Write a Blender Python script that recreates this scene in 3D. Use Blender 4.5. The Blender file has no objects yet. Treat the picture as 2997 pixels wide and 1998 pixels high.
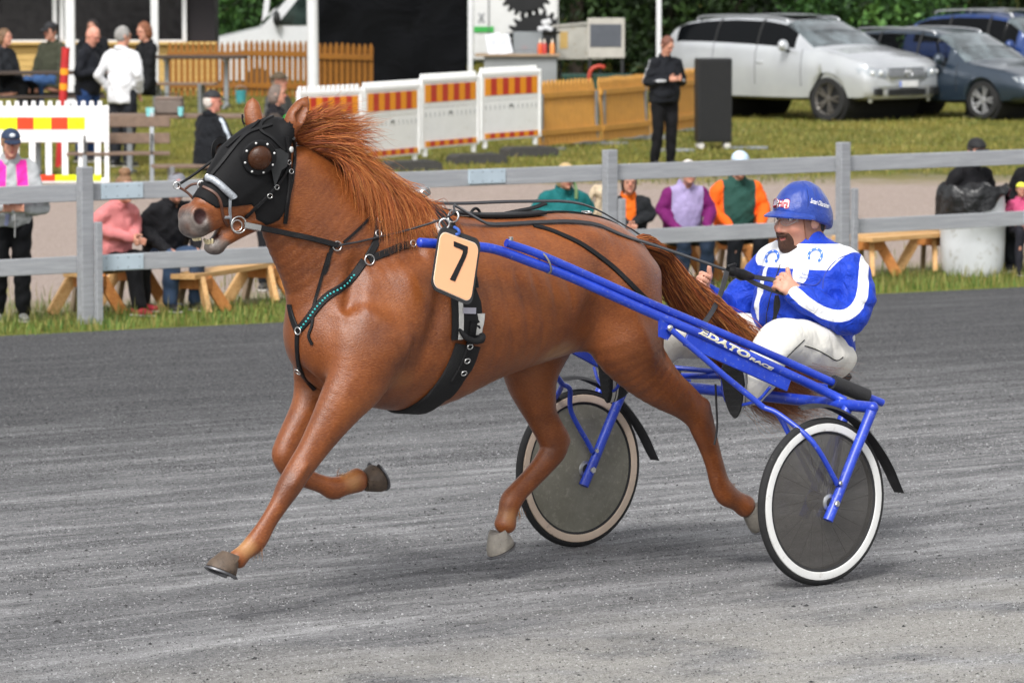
import bpy, math, random
import numpy as np
from mathutils import Vector, Matrix
from mathutils.bvhtree import BVHTree
from mathutils import noise as mnoise
R = math.radians
SC = bpy.context.scene
COL = SC.collection
rng = np.random.default_rng(7)
random.seed(7)

# ---------------------------------------------------------------- camera
CAM_H = 2.64
PITCH = 4.9514
cam = bpy.data.cameras.new('camera')
cam_o = bpy.data.objects.new('camera', cam); COL.objects.link(cam_o)
cam_o.location = (0, 0, CAM_H)
cam_o.rotation_euler = (R(90 - PITCH), 0, 0)
cam.sensor_width = 36.0
cam.lens = 165.0
cam.clip_start = 0.5; cam.clip_end = 2000
cam.dof.use_dof = True
cam.dof.focus_distance = 19.2
cam.dof.aperture_fstop = 8.0
SC.camera = cam_o

# ---------------------------------------------------------------- overcast daylight
SUN_ELEV, SUN_AZ = 47.0, 196.0          # azimuth clockwise from +Y
world = bpy.data.worlds.new('World'); SC.world = world; world.use_nodes = True
nt = world.node_tree; nt.nodes.clear()
wo = nt.nodes.new('ShaderNodeOutputWorld'); bg = nt.nodes.new('ShaderNodeBackground')
sky = nt.nodes.new('ShaderNodeTexSky'); sky.sky_type = 'NISHITA'; sky.sun_disc = False
sky.sun_elevation = R(SUN_ELEV); sky.sun_rotation = R(SUN_AZ)
sky.dust_density = 3.0; sky.air_density = 1.0
hs = nt.nodes.new('ShaderNodeHueSaturation'); hs.inputs['Saturation'].default_value = 0.10   # cloud cover greys the sky
nt.links.new(sky.outputs[0], hs.inputs['Color']); nt.links.new(hs.outputs[0], bg.inputs[0])
bg.inputs[1].default_value = 0.15
nt.links.new(bg.outputs[0], wo.inputs[0])
sun = bpy.data.lights.new('sun', 'SUN'); sun.energy = 1.5; sun.angle = R(12); sun.color = (1, 0.97, 0.93)
sun_o = bpy.data.objects.new('sun', sun); COL.objects.link(sun_o)
a, e = R(SUN_AZ), R(SUN_ELEV)
sd = Vector((math.sin(a) * math.cos(e), math.cos(a) * math.cos(e), math.sin(e)))
sun_o.rotation_euler = (-sd).to_track_quat('-Z', 'Y').to_euler()
sun_o.location = sd * 40
SC.view_settings.view_transform = 'Standard'; SC.view_settings.look = 'None'
SC.view_settings.gamma = 1.0; SC.view_settings.use_curve_mapping = False
SC.view_settings.exposure = 0.68
SC.cycles.use_denoising = True
SC.cycles.max_bounces = 6

# ---------------------------------------------------------------- tagging, linking
def tag(o, label=None, cat=None, group=None, kind=None):
    if label: o['label'] = label
    if cat: o['category'] = cat
    if group: o['group'] = group
    if kind: o['kind'] = kind
    return o
def thing(name, label, cat, loc=(0, 0, 0), rz=0.0, group=None):
    o = bpy.data.objects.new(name, None); COL.objects.link(o)
    o.empty_display_size = 0.2
    o.location = loc; o.rotation_euler = (0, 0, rz)
    return tag(o, label, cat, group)
def copy_tree(o, parent=None):
    c = o.copy(); COL.objects.link(c)
    if parent: c.parent = parent
    for ch in list(o.children): copy_tree(ch, c)
    return c
class MB:
    """collects shapes for ONE mesh object"""
    def __init__(s): s.v = []; s.f = []; s.m = []; s.n = 0; s.cur = 0
    def raw(s, v, f):
        b = s.n; v = [tuple(map(float, p)) for p in v]
        s.v += v; s.n += len(v)
        for q in f: s.f.append(tuple(int(i) + b for i in q)); s.m.append(s.cur)
        return s
    def box(s, c, size, rot=None, bev=0.0):
        x, y, z = [t / 2 for t in size]
        if bev > 0:
            b = min(bev, x * .9, y * .9, z * .9)
            v = []; 
            for sx in (-1, 1):
                for sy in (-1, 1):
                    for sz in (-1, 1):
                        v += [(sx * (x - b), sy * (y - b), sz * z), (sx * (x - b), sy * y, sz * (z - b)), (sx * x, sy * (y - b), sz * (z - b))]
            idx = lambda i, j, k, t: ((i * 2 + j) * 2 + k) * 3 + t
            f = [[idx(i, j, 1, 0) for i, j in ((0,0),(1,0),(1,1),(0,1))], [idx(i, j, 0, 0) for i, j in ((0,0),(0,1),(1,1),(1,0))],
                 [idx(i, 1, k, 1) for i, k in ((0,0),(0,1),(1,1),(1,0))], [idx(i, 0, k, 1) for i, k in ((0,0),(1,0),(1,1),(0,1))],
                 [idx(1, j, k, 2) for j, k in ((0,0),(1,0),(1,1),(0,1))], [idx(0, j, k, 2) for j, k in ((0,0),(0,1),(1,1),(1,0))]]
            for i in (0, 1):
                for j in (0, 1):
                    f.append([idx(i, j, 0, 1), idx(i, j, 0, 2), idx(i, j, 1, 2), idx(i, j, 1, 1)][::(1 if (i + j) % 2 else -1)])
            for i in (0, 1):
                for k in (0, 1):
                    f.append([idx(i, 0, k, 0), idx(i, 0, k, 2), idx(i, 1, k, 2), idx(i, 1, k, 0)][::(1 if (i + k) % 2 == 0 else -1)])
            for j in (0, 1):
                for k in (0, 1):
                    f.append([idx(0, j, k, 0), idx(0, j, k, 1), idx(1, j, k, 1), idx(1, j, k, 0)][::(1 if (j + k) % 2 else -1)])
            for i in (0, 1):
                for j in (0, 1):
                    for k in (0, 1): f.append([idx(i, j, k, t) for t in ((0, 1, 2) if (i + j + k) % 2 else (2, 1, 0))])
        else:
            v = [(sx * x, sy * y, sz * z) for sx in (-1, 1) for sy in (-1, 1) for sz in (-1, 1)]
            f = [(0, 1, 3, 2), (4, 6, 7, 5), (0, 4, 5, 1), (2, 3, 7, 6), (0, 2, 6, 4), (1, 5, 7, 3)]
        M = rot if rot is not None else Matrix.Identity(3)
        c = Vector(c)
        return s.raw([c + M @ Vector(p) for p in v], f)
    def bar(s, a, b, w, h, up=(0, 0, 1), bev=0.0):
        a, b = Vector(a), Vector(b); d = (b - a); L = d.length; d.normalize()
        sd_ = Vector(up).cross(d)
        if sd_.length < 1e-4: sd_ = Vector((1, 0, 0)).cross(d)
        sd_.normalize(); u = d.cross(sd_)
        M = Matrix((d, sd_, u)).transposed()
        return s.box((a + b) / 2, (L, w, h), M, bev)
    def tube(s, pts, r, n=10, closed=False, cap=True, flat=None, up=None):
        """r: number or list; flat: (rx, ry) elliptical factor"""
        P = [Vector(p) for p in pts]; N = len(P)
        rr = list(r) if hasattr(r, '__len__') else [r] * N
        v = []; prev = None
        for i in range(N):
            if closed: t = P[(i + 1) % N] - P[i - 1]
            else: t = P[min(i + 1, N - 1)] - P[max(i - 1, 0)]
            if t.length < 1e-9: t = Vector((0, 0, 1))
            t.normalize()
            if up is not None:
                u = Vector(up[i]) if hasattr(up[0], '__len__') else Vector(up)
                u = u - t * u.dot(t)
                if u.length < 1e-6: u = t.orthogonal()
            elif prev is None: u = t.orthogonal()
            else:
                u = prev - t * prev.dot(t)
                if u.length < 1e-6: u = t.orthogonal()
            u.normalize(); prev = u; w = t.cross(u)
            fx, fy = flat if flat else (1, 1)
            for k in range(n):
                an = 2 * math.pi * (k + .5) / n
                v.append(P[i] + (w * math.cos(an) * fx + u * math.sin(an) * fy) * rr[i])
        f = []
        for i in range(N if closed else N - 1):
            for k in range(n):
                j = (i + 1) % N
                f.append((i * n + k, i * n + (k + 1) % n, j * n + (k + 1) % n, j * n + k))
        if cap and not closed:
            f.append(tuple(range(n))[::-1]); f.append(tuple((N - 1) * n + k for k in range(n)))
        return s.raw(v, f)
    def lathe(s, prof, c=(0, 0, 0), axis=(0, 0, 1), n=24, cap=True, closed=False):
        """prof: list of (radius, height along axis)"""
        ax = Vector(axis).normalized(); u = ax.orthogonal().normalized(); w = ax.cross(u); c = Vector(c)
        v = []; N = len(prof)
        for r_, z_ in prof:
            for k in range(n):
                an = 2 * math.pi * k / n
                v.append(c + ax * z_ + (u * math.cos(an) + w * math.sin(an)) * r_)
        f = []
        for i in range(N if closed else N - 1):
            j = (i + 1) % N
            for k in range(n): f.append((i * n + k, i * n + (k + 1) % n, j * n + (k + 1) % n, j * n + k))
        if cap and not closed:
            f.append(tuple(range(n))[::-1]); f.append(tuple((N - 1) * n + k for k in range(n)))
        return s.raw(v, f)
    def prism(s, poly, ext, frame=None):
        """poly: 2-D outline (a,b) extruded along c by ext=(c0,c1); frame: 3 vectors + origin"""
        n = len(poly)
        if frame is None: frame = (Vector((0, 0, 0)), Vector((1, 0, 0)), Vector((0, 0, 1)), Vector((0, 1, 0)))
        o, A, B, Cc = [Vector(t) for t in frame]
        v = [o + A * a_ + B * b_ + Cc * c_ for c_ in ext for a_, b_ in poly]
        f = [tuple(range(n))[::-1], tuple(range(n, 2 * n))] + [(i, (i + 1) % n, n + (i + 1) % n, n + i) for i in range(n)]
        return s.raw(v, f)
    def ball(s, c, rad, n=12, m=8, rot=None):
        if not hasattr(rad, '__len__'): rad = (rad,) * 3
        v = []; f = []; c = Vector(c); M = rot if rot is not None else Matrix.Identity(3)
        for i in range(m + 1):
            th = math.pi * i / m
            for k in range(n):
                ph = 2 * math.pi * k / n
                v.append(c + M @ Vector((rad[0] * math.sin(th) * math.cos(ph), rad[1] * math.sin(th) * math.sin(ph), rad[2] * math.cos(th))))
        for i in range(m):
            for k in range(n): f.append((i * n + k, (i + 1) * n + k, (i + 1) * n + (k + 1) % n, i * n + (k + 1) % n))
        return s.raw(v, f)
    def build(s, name, mat, parent=None, smooth=None, kind=None):
        me = bpy.data.meshes.new(name)
        me.from_pydata(s.v, [], s.f)
        for m_ in (mat if isinstance(mat, (list, tuple)) else [mat]): me.materials.append(m_)
        if isinstance(mat, (list, tuple)): me.polygons.foreach_set('material_index', s.m)
        me.validate(); 
        o = bpy.data.objects.new(name, me); COL.objects.link(o)
        fix_normals(me)
        if smooth is not None: shade(me, smooth)
        if parent: o.parent = parent
        if kind: o['kind'] = kind
        return o
import bmesh
def fix_normals(me):
    bm = bmesh.new(); bm.from_mesh(me)
    bmesh.ops.recalc_face_normals(bm, faces=bm.faces[:])
    bm.to_mesh(me); bm.free()
def shade(me, deg=40):
    me.polygons.foreach_set('use_smooth', [True] * len(me.polygons))
    if deg < 179: me.set_sharp_from_angle(angle=R(deg))
def share(o, parent=None, name=None):
    c = o.copy(); COL.objects.link(c)
    if name: c.name = name
    if parent: c.parent = parent
    return c

# ---------------------------------------------------------------- materials
def srgb(h):
    if isinstance(h, str):
        h = h.lstrip('#'); c = [int(h[i:i + 2], 16) / 255 for i in (0, 2, 4)]
    else: c = h
    return tuple(x / 12.92 if x <= .04045 else ((x + .055) / 1.055) ** 2.4 for x in c)
class NT:
    def __init__(s, name):
        s.m = bpy.data.materials.new(name); s.m.use_nodes = True
        s.t = s.m.node_tree; s.b = s.t.nodes['Principled BSDF']; s.out = s.t.nodes['Material Output']
    def n(s, kind, **kw):
        x = s.t.nodes.new('ShaderNode' + kind)
        for k, v in kw.items():
            if k.startswith('i_'):
                key = k[2:].replace('_', ' ')
                x.inputs[key].default_value = v
            else: setattr(x, k, v)
        return x
    def l(s, a, b): s.t.links.new(a, b)
    def coord(s, kind='Object', scale=None):
        c = s.n('TexCoord'); o = c.outputs[kind]
        if scale is not None:
            mp = s.n('Mapping'); mp.inputs['Scale'].default_value = scale if hasattr(scale, '__len__') else (scale,) * 3
            s.l(o, mp.inputs[0]); o = mp.outputs[0]
        return o
    def noise(s, vec, scale, detail=4, rough=.55, dist=0):
        x = s.n('TexNoise'); x.inputs['Scale'].default_value = scale; x.inputs['Detail'].default_value = detail
        x.inputs['Roughness'].default_value = rough; x.inputs['Distortion'].default_value = dist
        s.l(vec, x.inputs['Vector']); return x.outputs[0]
    def ramp(s, fac, stops):
        x = s.n('ValToRGB'); e = x.color_ramp.elements
        while len(e) > 1: e.remove(e[-1])
        e[0].position = stops[0][0]; c = stops[0][1]; e[0].color = (*c, 1) if len(c) == 3 else c
        for p_, c in stops[1:]:
            q = e.new(p_); q.color = (*c, 1) if len(c) == 3 else c
        s.l(fac, x.inputs[0]); return x.outputs[0]
    def mix(s, fac, a, b, mode='MIX'):
        x = s.n('Mix', data_type='RGBA', blend_type=mode)
        for sock, val in ((x.inputs[0], fac), (x.inputs[6], a), (x.inputs[7], b)):
            if isinstance(val, bpy.types.NodeSocket): s.l(val, sock)
            elif hasattr(val, '__len__'): sock.default_value = (*val[:3], 1)
            else: sock.default_value = val
        return x.outputs[2]
    def math(s, op, a, b=None, c=None, clamp=False):
        x = s.n('Math', operation=op, use_clamp=clamp)
        for sock, val in zip(x.inputs, (a, b, c)):
            if val is None: continue
            if isinstance(val, bpy.types.NodeSocket): s.l(val, sock)
            else: sock.default_value = val
        return x.outputs[0]
    def step(s, a, e0, e1):
        x = s.n('MapRange', interpolation_type='SMOOTHSTEP')
        x.inputs[1].default_value = e0; x.inputs[2].default_value = e1
        s.l(a, x.inputs[0]); return x.outputs[0]
    def attr(s, name, out='Fac'):
        x = s.n('Attribute', attribute_name=name); return x.outputs[out]
    def bump(s, h, dist=.01, strength=1.0, normal=None):
        x = s.n('Bump'); x.inputs['Distance'].default_value = dist; x.inputs['Strength'].default_value = strength
        s.l(h, x.inputs['Height'])
        if normal is not None: s.l(normal, x.inputs['Normal'])
        return x.outputs[0]
    def set(s, **kw):
        for k, v in kw.items():
            key = {'color': 'Base Color', 'rough': 'Roughness', 'metal': 'Metallic', 'normal': 'Normal', 'spec': 'Specular IOR Level',
                   'coat': 'Coat Weight', 'coatr': 'Coat Roughness', 'sheen': 'Sheen Weight', 'sheenr': 'Sheen Roughness', 'alpha': 'Alpha',
                   'trans': 'Transmission Weight', 'ior': 'IOR', 'sss': 'Subsurface Weight', 'aniso': 'Anisotropic', 'emit': 'Emission Color', 'emits': 'Emission Strength'}[k]
            i = s.b.inputs[key]
            if isinstance(v, bpy.types.NodeSocket): s.l(v, i)
            elif hasattr(v, '__len__'): i.default_value = (*v[:3], 1) if len(i.default_value) == 4 else v
            else: i.default_value = v
        return s
_mats = {}
def plain(name, col, rough=.6, metal=0.0, var=.12, scale=8.0, bump=0.0, bscale=60.0, dirt=None, coat=0.0, spec=.5, sheen=0.0):
    """painted / cloth / metal surface with worn, uneven colour"""
    if name in _mats: return _mats[name]
    t = NT(name); v = t.coord()
    nz = t.noise(v, scale, 5, .6)
    c = srgb(col)
    lo = tuple(x * (1 - var) for x in c); hi = tuple(min(1, x * (1 + var)) for x in c)
    cc = t.ramp(nz, [(.3, lo), (.7, hi)])
    if dirt:
        nd = t.noise(v, scale * 2.7, 6, .7)
        cc = t.mix(t.step(nd, .56, .72), cc, srgb(dirt))
    t.set(color=cc, rough=t.math('MULTIPLY_ADD', nz, .2, rough - .1), metal=metal, coat=coat, spec=spec, sheen=sheen)
    if bump: t.set(normal=t.bump(t.noise(v, bscale, 3), bump))
    _mats[name] = t.m; return t.m

# ---------------------------------------------------------------- distance-field bodies
def crom(pts, sub):
    """Catmull-Rom through rows of numbers"""
    P = np.array(pts, float)
    if len(P) < 3 or sub <= 1:
        if len(P) == 2 and sub > 1: return P[0] + (P[1] - P[0]) * np.linspace(0, 1, sub + 1)[:, None]
        return P
    Q = np.vstack([2 * P[0] - P[1], P, 2 * P[-1] - P[-2]]); out = []
    for i in range(1, len(Q) - 2):
        a_, b_, c_, d_ = Q[i - 1:i + 3]
        for t in np.arange(sub) / sub:
            out.append(.5 * (2 * b_ + (c_ - a_) * t + (2 * a_ - 5 * b_ + 4 * c_ - d_) * t * t + (3 * b_ - a_ - 3 * c_ + d_) * t ** 3))
    out.append(P[-1]); return np.array(out)
class Field:
    gain = 1.0
    def __init__(s, lo, hi, h):
        s.lo = np.array(lo, float); s.h = h
        s.n = np.ceil((np.array(hi) - s.lo) / h).astype(int) + 1
        s.d = np.full(s.n, .25, np.float32)
    def _box(s, lo, hi):
        a_ = np.clip(np.floor((np.array(lo) - s.lo) / s.h).astype(int), 0, s.n - 1)
        b_ = np.clip(np.ceil((np.array(hi) - s.lo) / s.h).astype(int) + 1, 1, s.n)
        return tuple(slice(i, max(j, i + 1)) for i, j in zip(a_, b_))
    def _pts(s, sl):
        ax = [(np.arange(q.start, q.stop) * s.h + s.lo[i]).astype(np.float32) for i, q in enumerate(sl)]
        return np.stack(np.meshgrid(*ax, indexing='ij'), -1)
    def _join(s, sl, d, k, sub=False):
        o = s.d[sl]
        if sub: d = -d; hh = np.maximum(k - np.abs(o - d), 0) / max(k, 1e-6); s.d[sl] = np.maximum(o, d) + hh * hh * k * .25
        else: hh = np.maximum(k - np.abs(o - d), 0) / max(k, 1e-6); s.d[sl] = np.minimum(o, d) - hh * hh * k * .25
    def chain(s, rows, k=.03, side=(0, 1, 0), sub=4, cut=False):
        """rows: x y z r_side r_depth. Swept elliptical limb."""
        rows = [tuple(r) if len(r) == 5 else tuple(r) + (r[3],) for r in rows]
        Q = crom(rows, sub); pad = k + 3 * s.h + .02; m = Q[:, 3:].max(1)[:, None]
        lo = (Q[:, :3] - m).min(0) - pad; hi = (Q[:, :3] + m).max(0) + pad
        sl = s._box(lo, hi); shp = tuple(q.stop - q.start for q in sl); D = np.full(shp, .25, np.float32)
        sd_ = np.array(side, float)
        for a_, b_ in zip(Q[:-1], Q[1:]):
            mm = max(a_[3:].max(), b_[3:].max()) + pad
            l2 = s._box(np.minimum(a_[:3], b_[:3]) - mm, np.maximum(a_[:3], b_[:3]) + mm)
            l2 = tuple(slice(max(x.start, y.start), min(x.stop, y.stop)) for x, y in zip(l2, sl))
            if any(q.stop <= q.start for q in l2): continue
            p = s._pts(l2); ax = b_[:3] - a_[:3]; L = np.linalg.norm(ax)
            if L < 1e-6: continue
            ax = ax / L; u = sd_ - ax * (sd_ @ ax)
            if np.linalg.norm(u) < 1e-3: u = np.cross(ax, (1, 0, 0.1))
            u /= np.linalg.norm(u); w = np.cross(ax, u)
            q = p - a_[:3].astype(np.float32)
            t = q @ ax.astype(np.float32); tc = np.clip(t, 0, L); ex = t - tc; f = tc / L
            rs = a_[3] + (b_[3] - a_[3]) * f; rd = a_[4] + (b_[4] - a_[4]) * f
            su = q @ u.astype(np.float32); de = q @ w.astype(np.float32); rm = np.minimum(rs, rd)
            kk = np.sqrt((su / rs) ** 2 + (de / rd) ** 2 + (ex / rm) ** 2) + 1e-6
            ln = np.sqrt(su ** 2 + de ** 2 + ex ** 2)
            d = np.where(kk < .15, -rm * .85, ln * (1 - 1 / kk))
            r2 = tuple(slice(x.start - y.start, x.stop - y.start) for x, y in zip(l2, sl))
            D[r2] = np.minimum(D[r2], d)
        s._join(sl, D, k, cut); return s
    def ball(s, c, r, k=.03, rot=None, cut=False):
        r = np.array(r if hasattr(r, '__len__') else (r,) * 3, float); c = np.array(c, float)
        m = r.max() + k + 3 * s.h; sl = s._box(c - m, c + m); q = s._pts(sl) - c.astype(np.float32)
        if rot is not None: q = q @ np.array(rot, np.float32)
        kk = np.sqrt(((q / r.astype(np.float32)) ** 2).sum(-1)) + 1e-6; ln = np.sqrt((q ** 2).sum(-1))
        d = np.where(kk < .15, -r.min() * .85, ln * (1 - 1 / kk)); s._join(sl, d.astype(np.float32), k, cut); return s
    def bump(s, c, r, amt, rot=None):
        """push the surface out (amt>0) or in, softly, around c"""
        r = np.array(r if hasattr(r, '__len__') else (r,) * 3, float); c = np.array(c, float)
        m = r.max() * 2; sl = s._box(c - m, c + m); q = s._pts(sl) - c.astype(np.float32)
        if rot is not None: q = q @ np.array(rot, np.float32)
        s.d[sl] -= s.gain * amt * np.exp(-((q / r.astype(np.float32)) ** 2).sum(-1) * 1.5); return s
    def ridge(s, a_, b_, r, amt):
        for t in np.linspace(0, 1, 7): s.bump(np.array(a_) + (np.array(b_) - np.array(a_)) * t, r, amt / 2.2)
        return s
    def plane(s, pt, nrm, k=.01):
        """keep the side the normal points away from"""
        sl = tuple(slice(0, i) for i in s.n); nrm = np.array(nrm, float); nrm /= np.linalg.norm(nrm)
        d = (s._pts(sl) - np.array(pt, np.float32)) @ nrm.astype(np.float32)
        o = s.d; hh = np.maximum(k - np.abs(o - d), 0) / max(k, 1e-6); s.d = np.maximum(o, d) + hh * hh * k * .25; return s
    def warp(s, amp, scale, seed=0):
        """cloth-like folds"""
        sl = tuple(slice(0, i) for i in s.n); p = s._pts(sl); r_ = np.random.default_rng(seed); w = 0
        for i in range(5):
            kx = r_.normal(size=3) * scale; w = w + np.sin(p @ kx.astype(np.float32) + r_.uniform(0, 6) + 1.2 * np.sin(p @ (r_.normal(size=3) * scale * .5).astype(np.float32)))
        s.d += (amp * w / 2.2).astype(np.float32); return s
    def mesh(s, name, iso=0.0, keep=None):
        d = s.d - iso; d[[0, -1]] = .2; d[:, [0, -1]] = .2; d[:, :, [0, -1]] = .2
        ins = d < 0; n = np.array(d.shape)
        cnt = sum(ins[i:n[0] - 1 + i, j:n[1] - 1 + j, k:n[2] - 1 + k].astype(np.int8) for i in (0, 1) for j in (0, 1) for k in (0, 1))
        act = np.argwhere((cnt > 0) & (cnt < 8)); ids = np.full(n - 1, -1, np.int64); ids[tuple(act.T)] = np.arange(len(act))
        acc = np.zeros((len(act), 3)); num = np.zeros(len(act))
        cor = [(i, j, k) for i in (0, 1) for j in (0, 1) for k in (0, 1)]
        for c0 in cor:
            for ax in range(3):
                if c0[ax]: continue
                c1 = list(c0); c1[ax] = 1
                d0 = d[tuple((act + c0).T)]; d1 = d[tuple((act + c1).T)]; x = (d0 < 0) != (d1 < 0)
                t = np.where(x, d0 / np.where(np.abs(d0 - d1) < 1e-9, 1, d0 - d1), 0)
                pos = np.array(c0, float)[None] + np.zeros((len(act), 3)); pos[:, ax] += t
                acc += pos * x[:, None]; num += x
        V = (act + acc / num[:, None]) * s.h + s.lo; F = []
        for ax in range(3):
            b_, c_ = (ax + 1) % 3, (ax + 2) % 3
            s0 = [slice(1, -1)] * 3; s0[ax] = slice(0, -1); s1 = list(s0); s1[ax] = slice(1, None)
            A = ins[tuple(s0)]; B = ins[tuple(s1)]
            for flip, msk in ((0, A & ~B), (1, ~A & B)):
                e = np.argwhere(msk); e[:, b_] += 1; e[:, c_] += 1; q = []
                for db, dc in ((1, 1), (0, 1), (0, 0), (1, 0)):
                    g = e.copy(); g[:, b_] -= db; g[:, c_] -= dc; q.append(ids[tuple(g.T)])
                q = np.stack(q, 1); F.append(q[:, ::-1] if flip else q)
        F = np.vstack(F)
        me = bpy.data.meshes.new(name); me.vertices.add(len(V)); me.vertices.foreach_set('co', V.ravel())
        me.loops.add(F.size); me.loops.foreach_set('vertex_index', F.ravel().astype(np.int32))
        me.polygons.add(len(F)); me.polygons.foreach_set('loop_start', np.arange(0, F.size, 4, dtype=np.int32))
        me.polygons.foreach_set('use_smooth', np.ones(len(F), bool))
        me.update(calc_edges=True); me.validate()
        return me, V
def fattr(me, name, vals):
    at = me.attributes.new(name, 'FLOAT', 'POINT'); at.data.foreach_set('value', np.asarray(vals, np.float32))
def link(name, me, mat, parent=None):
    me.materials.append(mat); o = bpy.data.objects.new(name, me); COL.objects.link(o)
    if parent: o.parent = parent
    return o
def sstep(x, a_, b_):
    t = np.clip((x - a_) / (b_ - a_), 0, 1); return t * t * (3 - 2 * t)
def vnoise(P, scale, seed=0):
    off = Vector((seed * 13.7, seed * 7.1, 3.3))
    return np.array([mnoise.noise(Vector(p) * scale + off) for p in P])
def bvh_of(objs, space=None):
    """all given mesh objects in one tree, in world space"""
    bpy.context.view_layer.update(); v = []; f = []
    for o in objs:
        M = o.matrix_world; b = len(v)
        v += [M @ x.co for x in o.data.vertices]; f += [tuple(i + b for i in q.vertices) for q in o.data.polygons]
    return BVHTree.FromPolygons(v, f)
# ================================================================ the land: track falling away to the rail, verge, gravel walk, lawn
TA = R(38); TT_ = np.array((math.cos(TA), math.sin(TA))); TN_ = np.array((-math.sin(TA), math.cos(TA)))   # along / across the track
def tq(x, y): return x * TT_[0] + y * TT_[1], x * TN_[0] + y * TN_[1]
def sstep(x, a_, b_):
    t = np.clip((x - a_) / (b_ - a_), 0, 1); return t * t * (3 - 2 * t)
TRACK_EDGE = 31.15
def gz(x, y):
    x = np.asarray(x, float); y = np.asarray(y, float); t, q = tq(x, y)
    z = -.47 * np.clip((q - 16.4) / (TRACK_EDGE - 16.4), 0, 1) - .015 * np.clip(x + 4, 0, 12) * sstep(q, 17, 31) * (1 - sstep(y, 48, 62)) + .05 * sstep(y, 50, 70) + .44 * sstep(y, 61, 68) * (1 - sstep(y, 78, 86)) * sstep(-x, .8, 2.6)
    return z + .02 * np.sin(x * .9 + 1) * np.sin(y * .5) * sstep(q, 31, 36)
def gpos(u, Y, lift=0.0):
    """ground point seen in column u at depth Y"""
    d = vray0(u); x = d * Y; return Vector((x, Y, float(gz(x, Y)) + lift))
def vray0(u): return (u - 1176) / (165 / 36 * 2352) * 1.0037
def grid_sheet(name, ts, qs, mat, z=0.0, bumpy=0.0):
    Tm, Qm = np.meshgrid(ts, qs, indexing='ij'); X = Tm * TT_[0] + Qm * TN_[0]; Y = Tm * TT_[1] + Qm * TN_[1]; Z = gz(X, Y) + z
    if bumpy: Z = Z + bumpy * np.sin(X * 2.1 + np.sin(Y * 1.3) * 2) * np.sin(Y * 1.7 + 1)
    n, m = X.shape; V = np.stack([X, Y, Z], -1).reshape(-1, 3)
    i, j = np.meshgrid(range(n - 1), range(m - 1), indexing='ij'); b = (i * m + j).ravel(); F = np.stack([b, b + m, b + m + 1, b + 1], 1)
    me = bpy.data.meshes.new(name); me.from_pydata(V.tolist(), [], F.tolist()); me.polygons.foreach_set('use_smooth', np.ones(len(F), bool))
    fattr(me, 'q', Qm.ravel()); fattr(me, 't', Tm.ravel()); fattr(me, 'depth', Y.ravel()); o = link(name, me, mat); o['kind'] = 'structure'; return o
# --- stone-dust racing surface, harrowed in lines along the track
t = NT('stone_dust_track'); v = t.coord('Object'); q = t.attr('q'); tt = t.attr('t')
cb = t.n('CombineXYZ'); t.l(t.math('MULTIPLY', tt, .22), cb.inputs[0]); t.l(q, cb.inputs[1]); sv = cb.outputs[0]
cb2 = t.n('CombineXYZ'); t.l(t.math('MULTIPLY', tt, .07), cb2.inputs[0]); t.l(q, cb2.inputs[1]); sv2 = cb2.outputs[0]
st1 = t.noise(sv, 4.2, 5, .66, .5); st2 = t.noise(sv2, 2.3, 4, .6); st3 = t.noise(sv, 17, 4, .6)
gr = t.n('TexVoronoi'); gr.inputs['Scale'].default_value = 62; t.l(v, gr.inputs['Vector']); grain = gr.outputs['Distance']; gcol = t.n('RGBToBW'); t.l(gr.outputs['Color'], gcol.inputs[0])
mpg = t.n('Mapping'); mpg.inputs['Rotation'].default_value = (0, 0, -TA); mpg.inputs['Scale'].default_value = (44, 64, 60); t.l(v, mpg.inputs[0])
gn = t.noise(mpg.outputs[0], 1.0, 4, .75); blot = t.noise(v, 1.1, 5, .65); fine = t.noise(v, 160, 2, .6)
wet = t.step(q, 15.5, 25.5)                              # damp, darker out towards the rail
base = t.mix(wet, srgb('#6e6e70'), srgb('#49494b'))
line = t.math('ADD', t.math('MULTIPLY', t.step(st1, .42, .72), .60), t.math('MULTIPLY', t.step(st2, .43, .70), .5))
c = t.mix(t.math('MULTIPLY', line, t.math('SUBTRACT', 1.0, t.math('MULTIPLY', wet, .85))), base, srgb('#acacad'))
c = t.mix(t.math('MULTIPLY', t.step(st3, .52, .34), t.math('MULTIPLY_ADD', wet, -.30, .42)), c, srgb('#454545'))
dust = t.math('MULTIPLY', t.step(t.math('ADD', q, t.math('MULTIPLY', blot, 1.6)), 15.5, 13.9), t.step(blot, .36, .56)); c = t.mix(t.math('MULTIPLY', dust, .62), c, srgb('#b1aea7'))
c = t.mix(t.step(t.math('ADD', q, t.math('MULTIPLY', blot, 1.2)), 12.6, 12.2), c, srgb('#4c4c4d'))
c = t.mix(t.math('MULTIPLY', t.step(gn, .50, .30), .75), c, srgb('#222223')); c = t.mix(t.math('MULTIPLY', t.step(gn, .52, .70), .50), c, srgb('#c0c0c0'))
c = t.mix(t.math('MULTIPLY', t.step(fine, .52, .36), .4), c, srgb('#2a2a2b'))
c = t.mix(t.attr('chip_dark'), c, srgb('#232324')); c = t.mix(t.attr('chip_pale'), c, srgb('#c6c6c7'))
t.set(color=c, rough=.95, spec=.12)
h = t.math('ADD', t.math('MULTIPLY', st1, .55), t.math('ADD', t.math('MULTIPLY', gn, .34), t.math('MULTIPLY', fine, .10)))
t.set(normal=t.bump(h, .045, .75)); M_track = t.m
qs = np.r_[np.linspace(-60, 8, 12), np.linspace(9, TRACK_EDGE, 60)]
track = grid_sheet('track', np.r_[np.linspace(-120, 0, 12), np.linspace(2, 45, 44), np.linspace(50, 200, 20)], qs, M_track)
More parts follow.
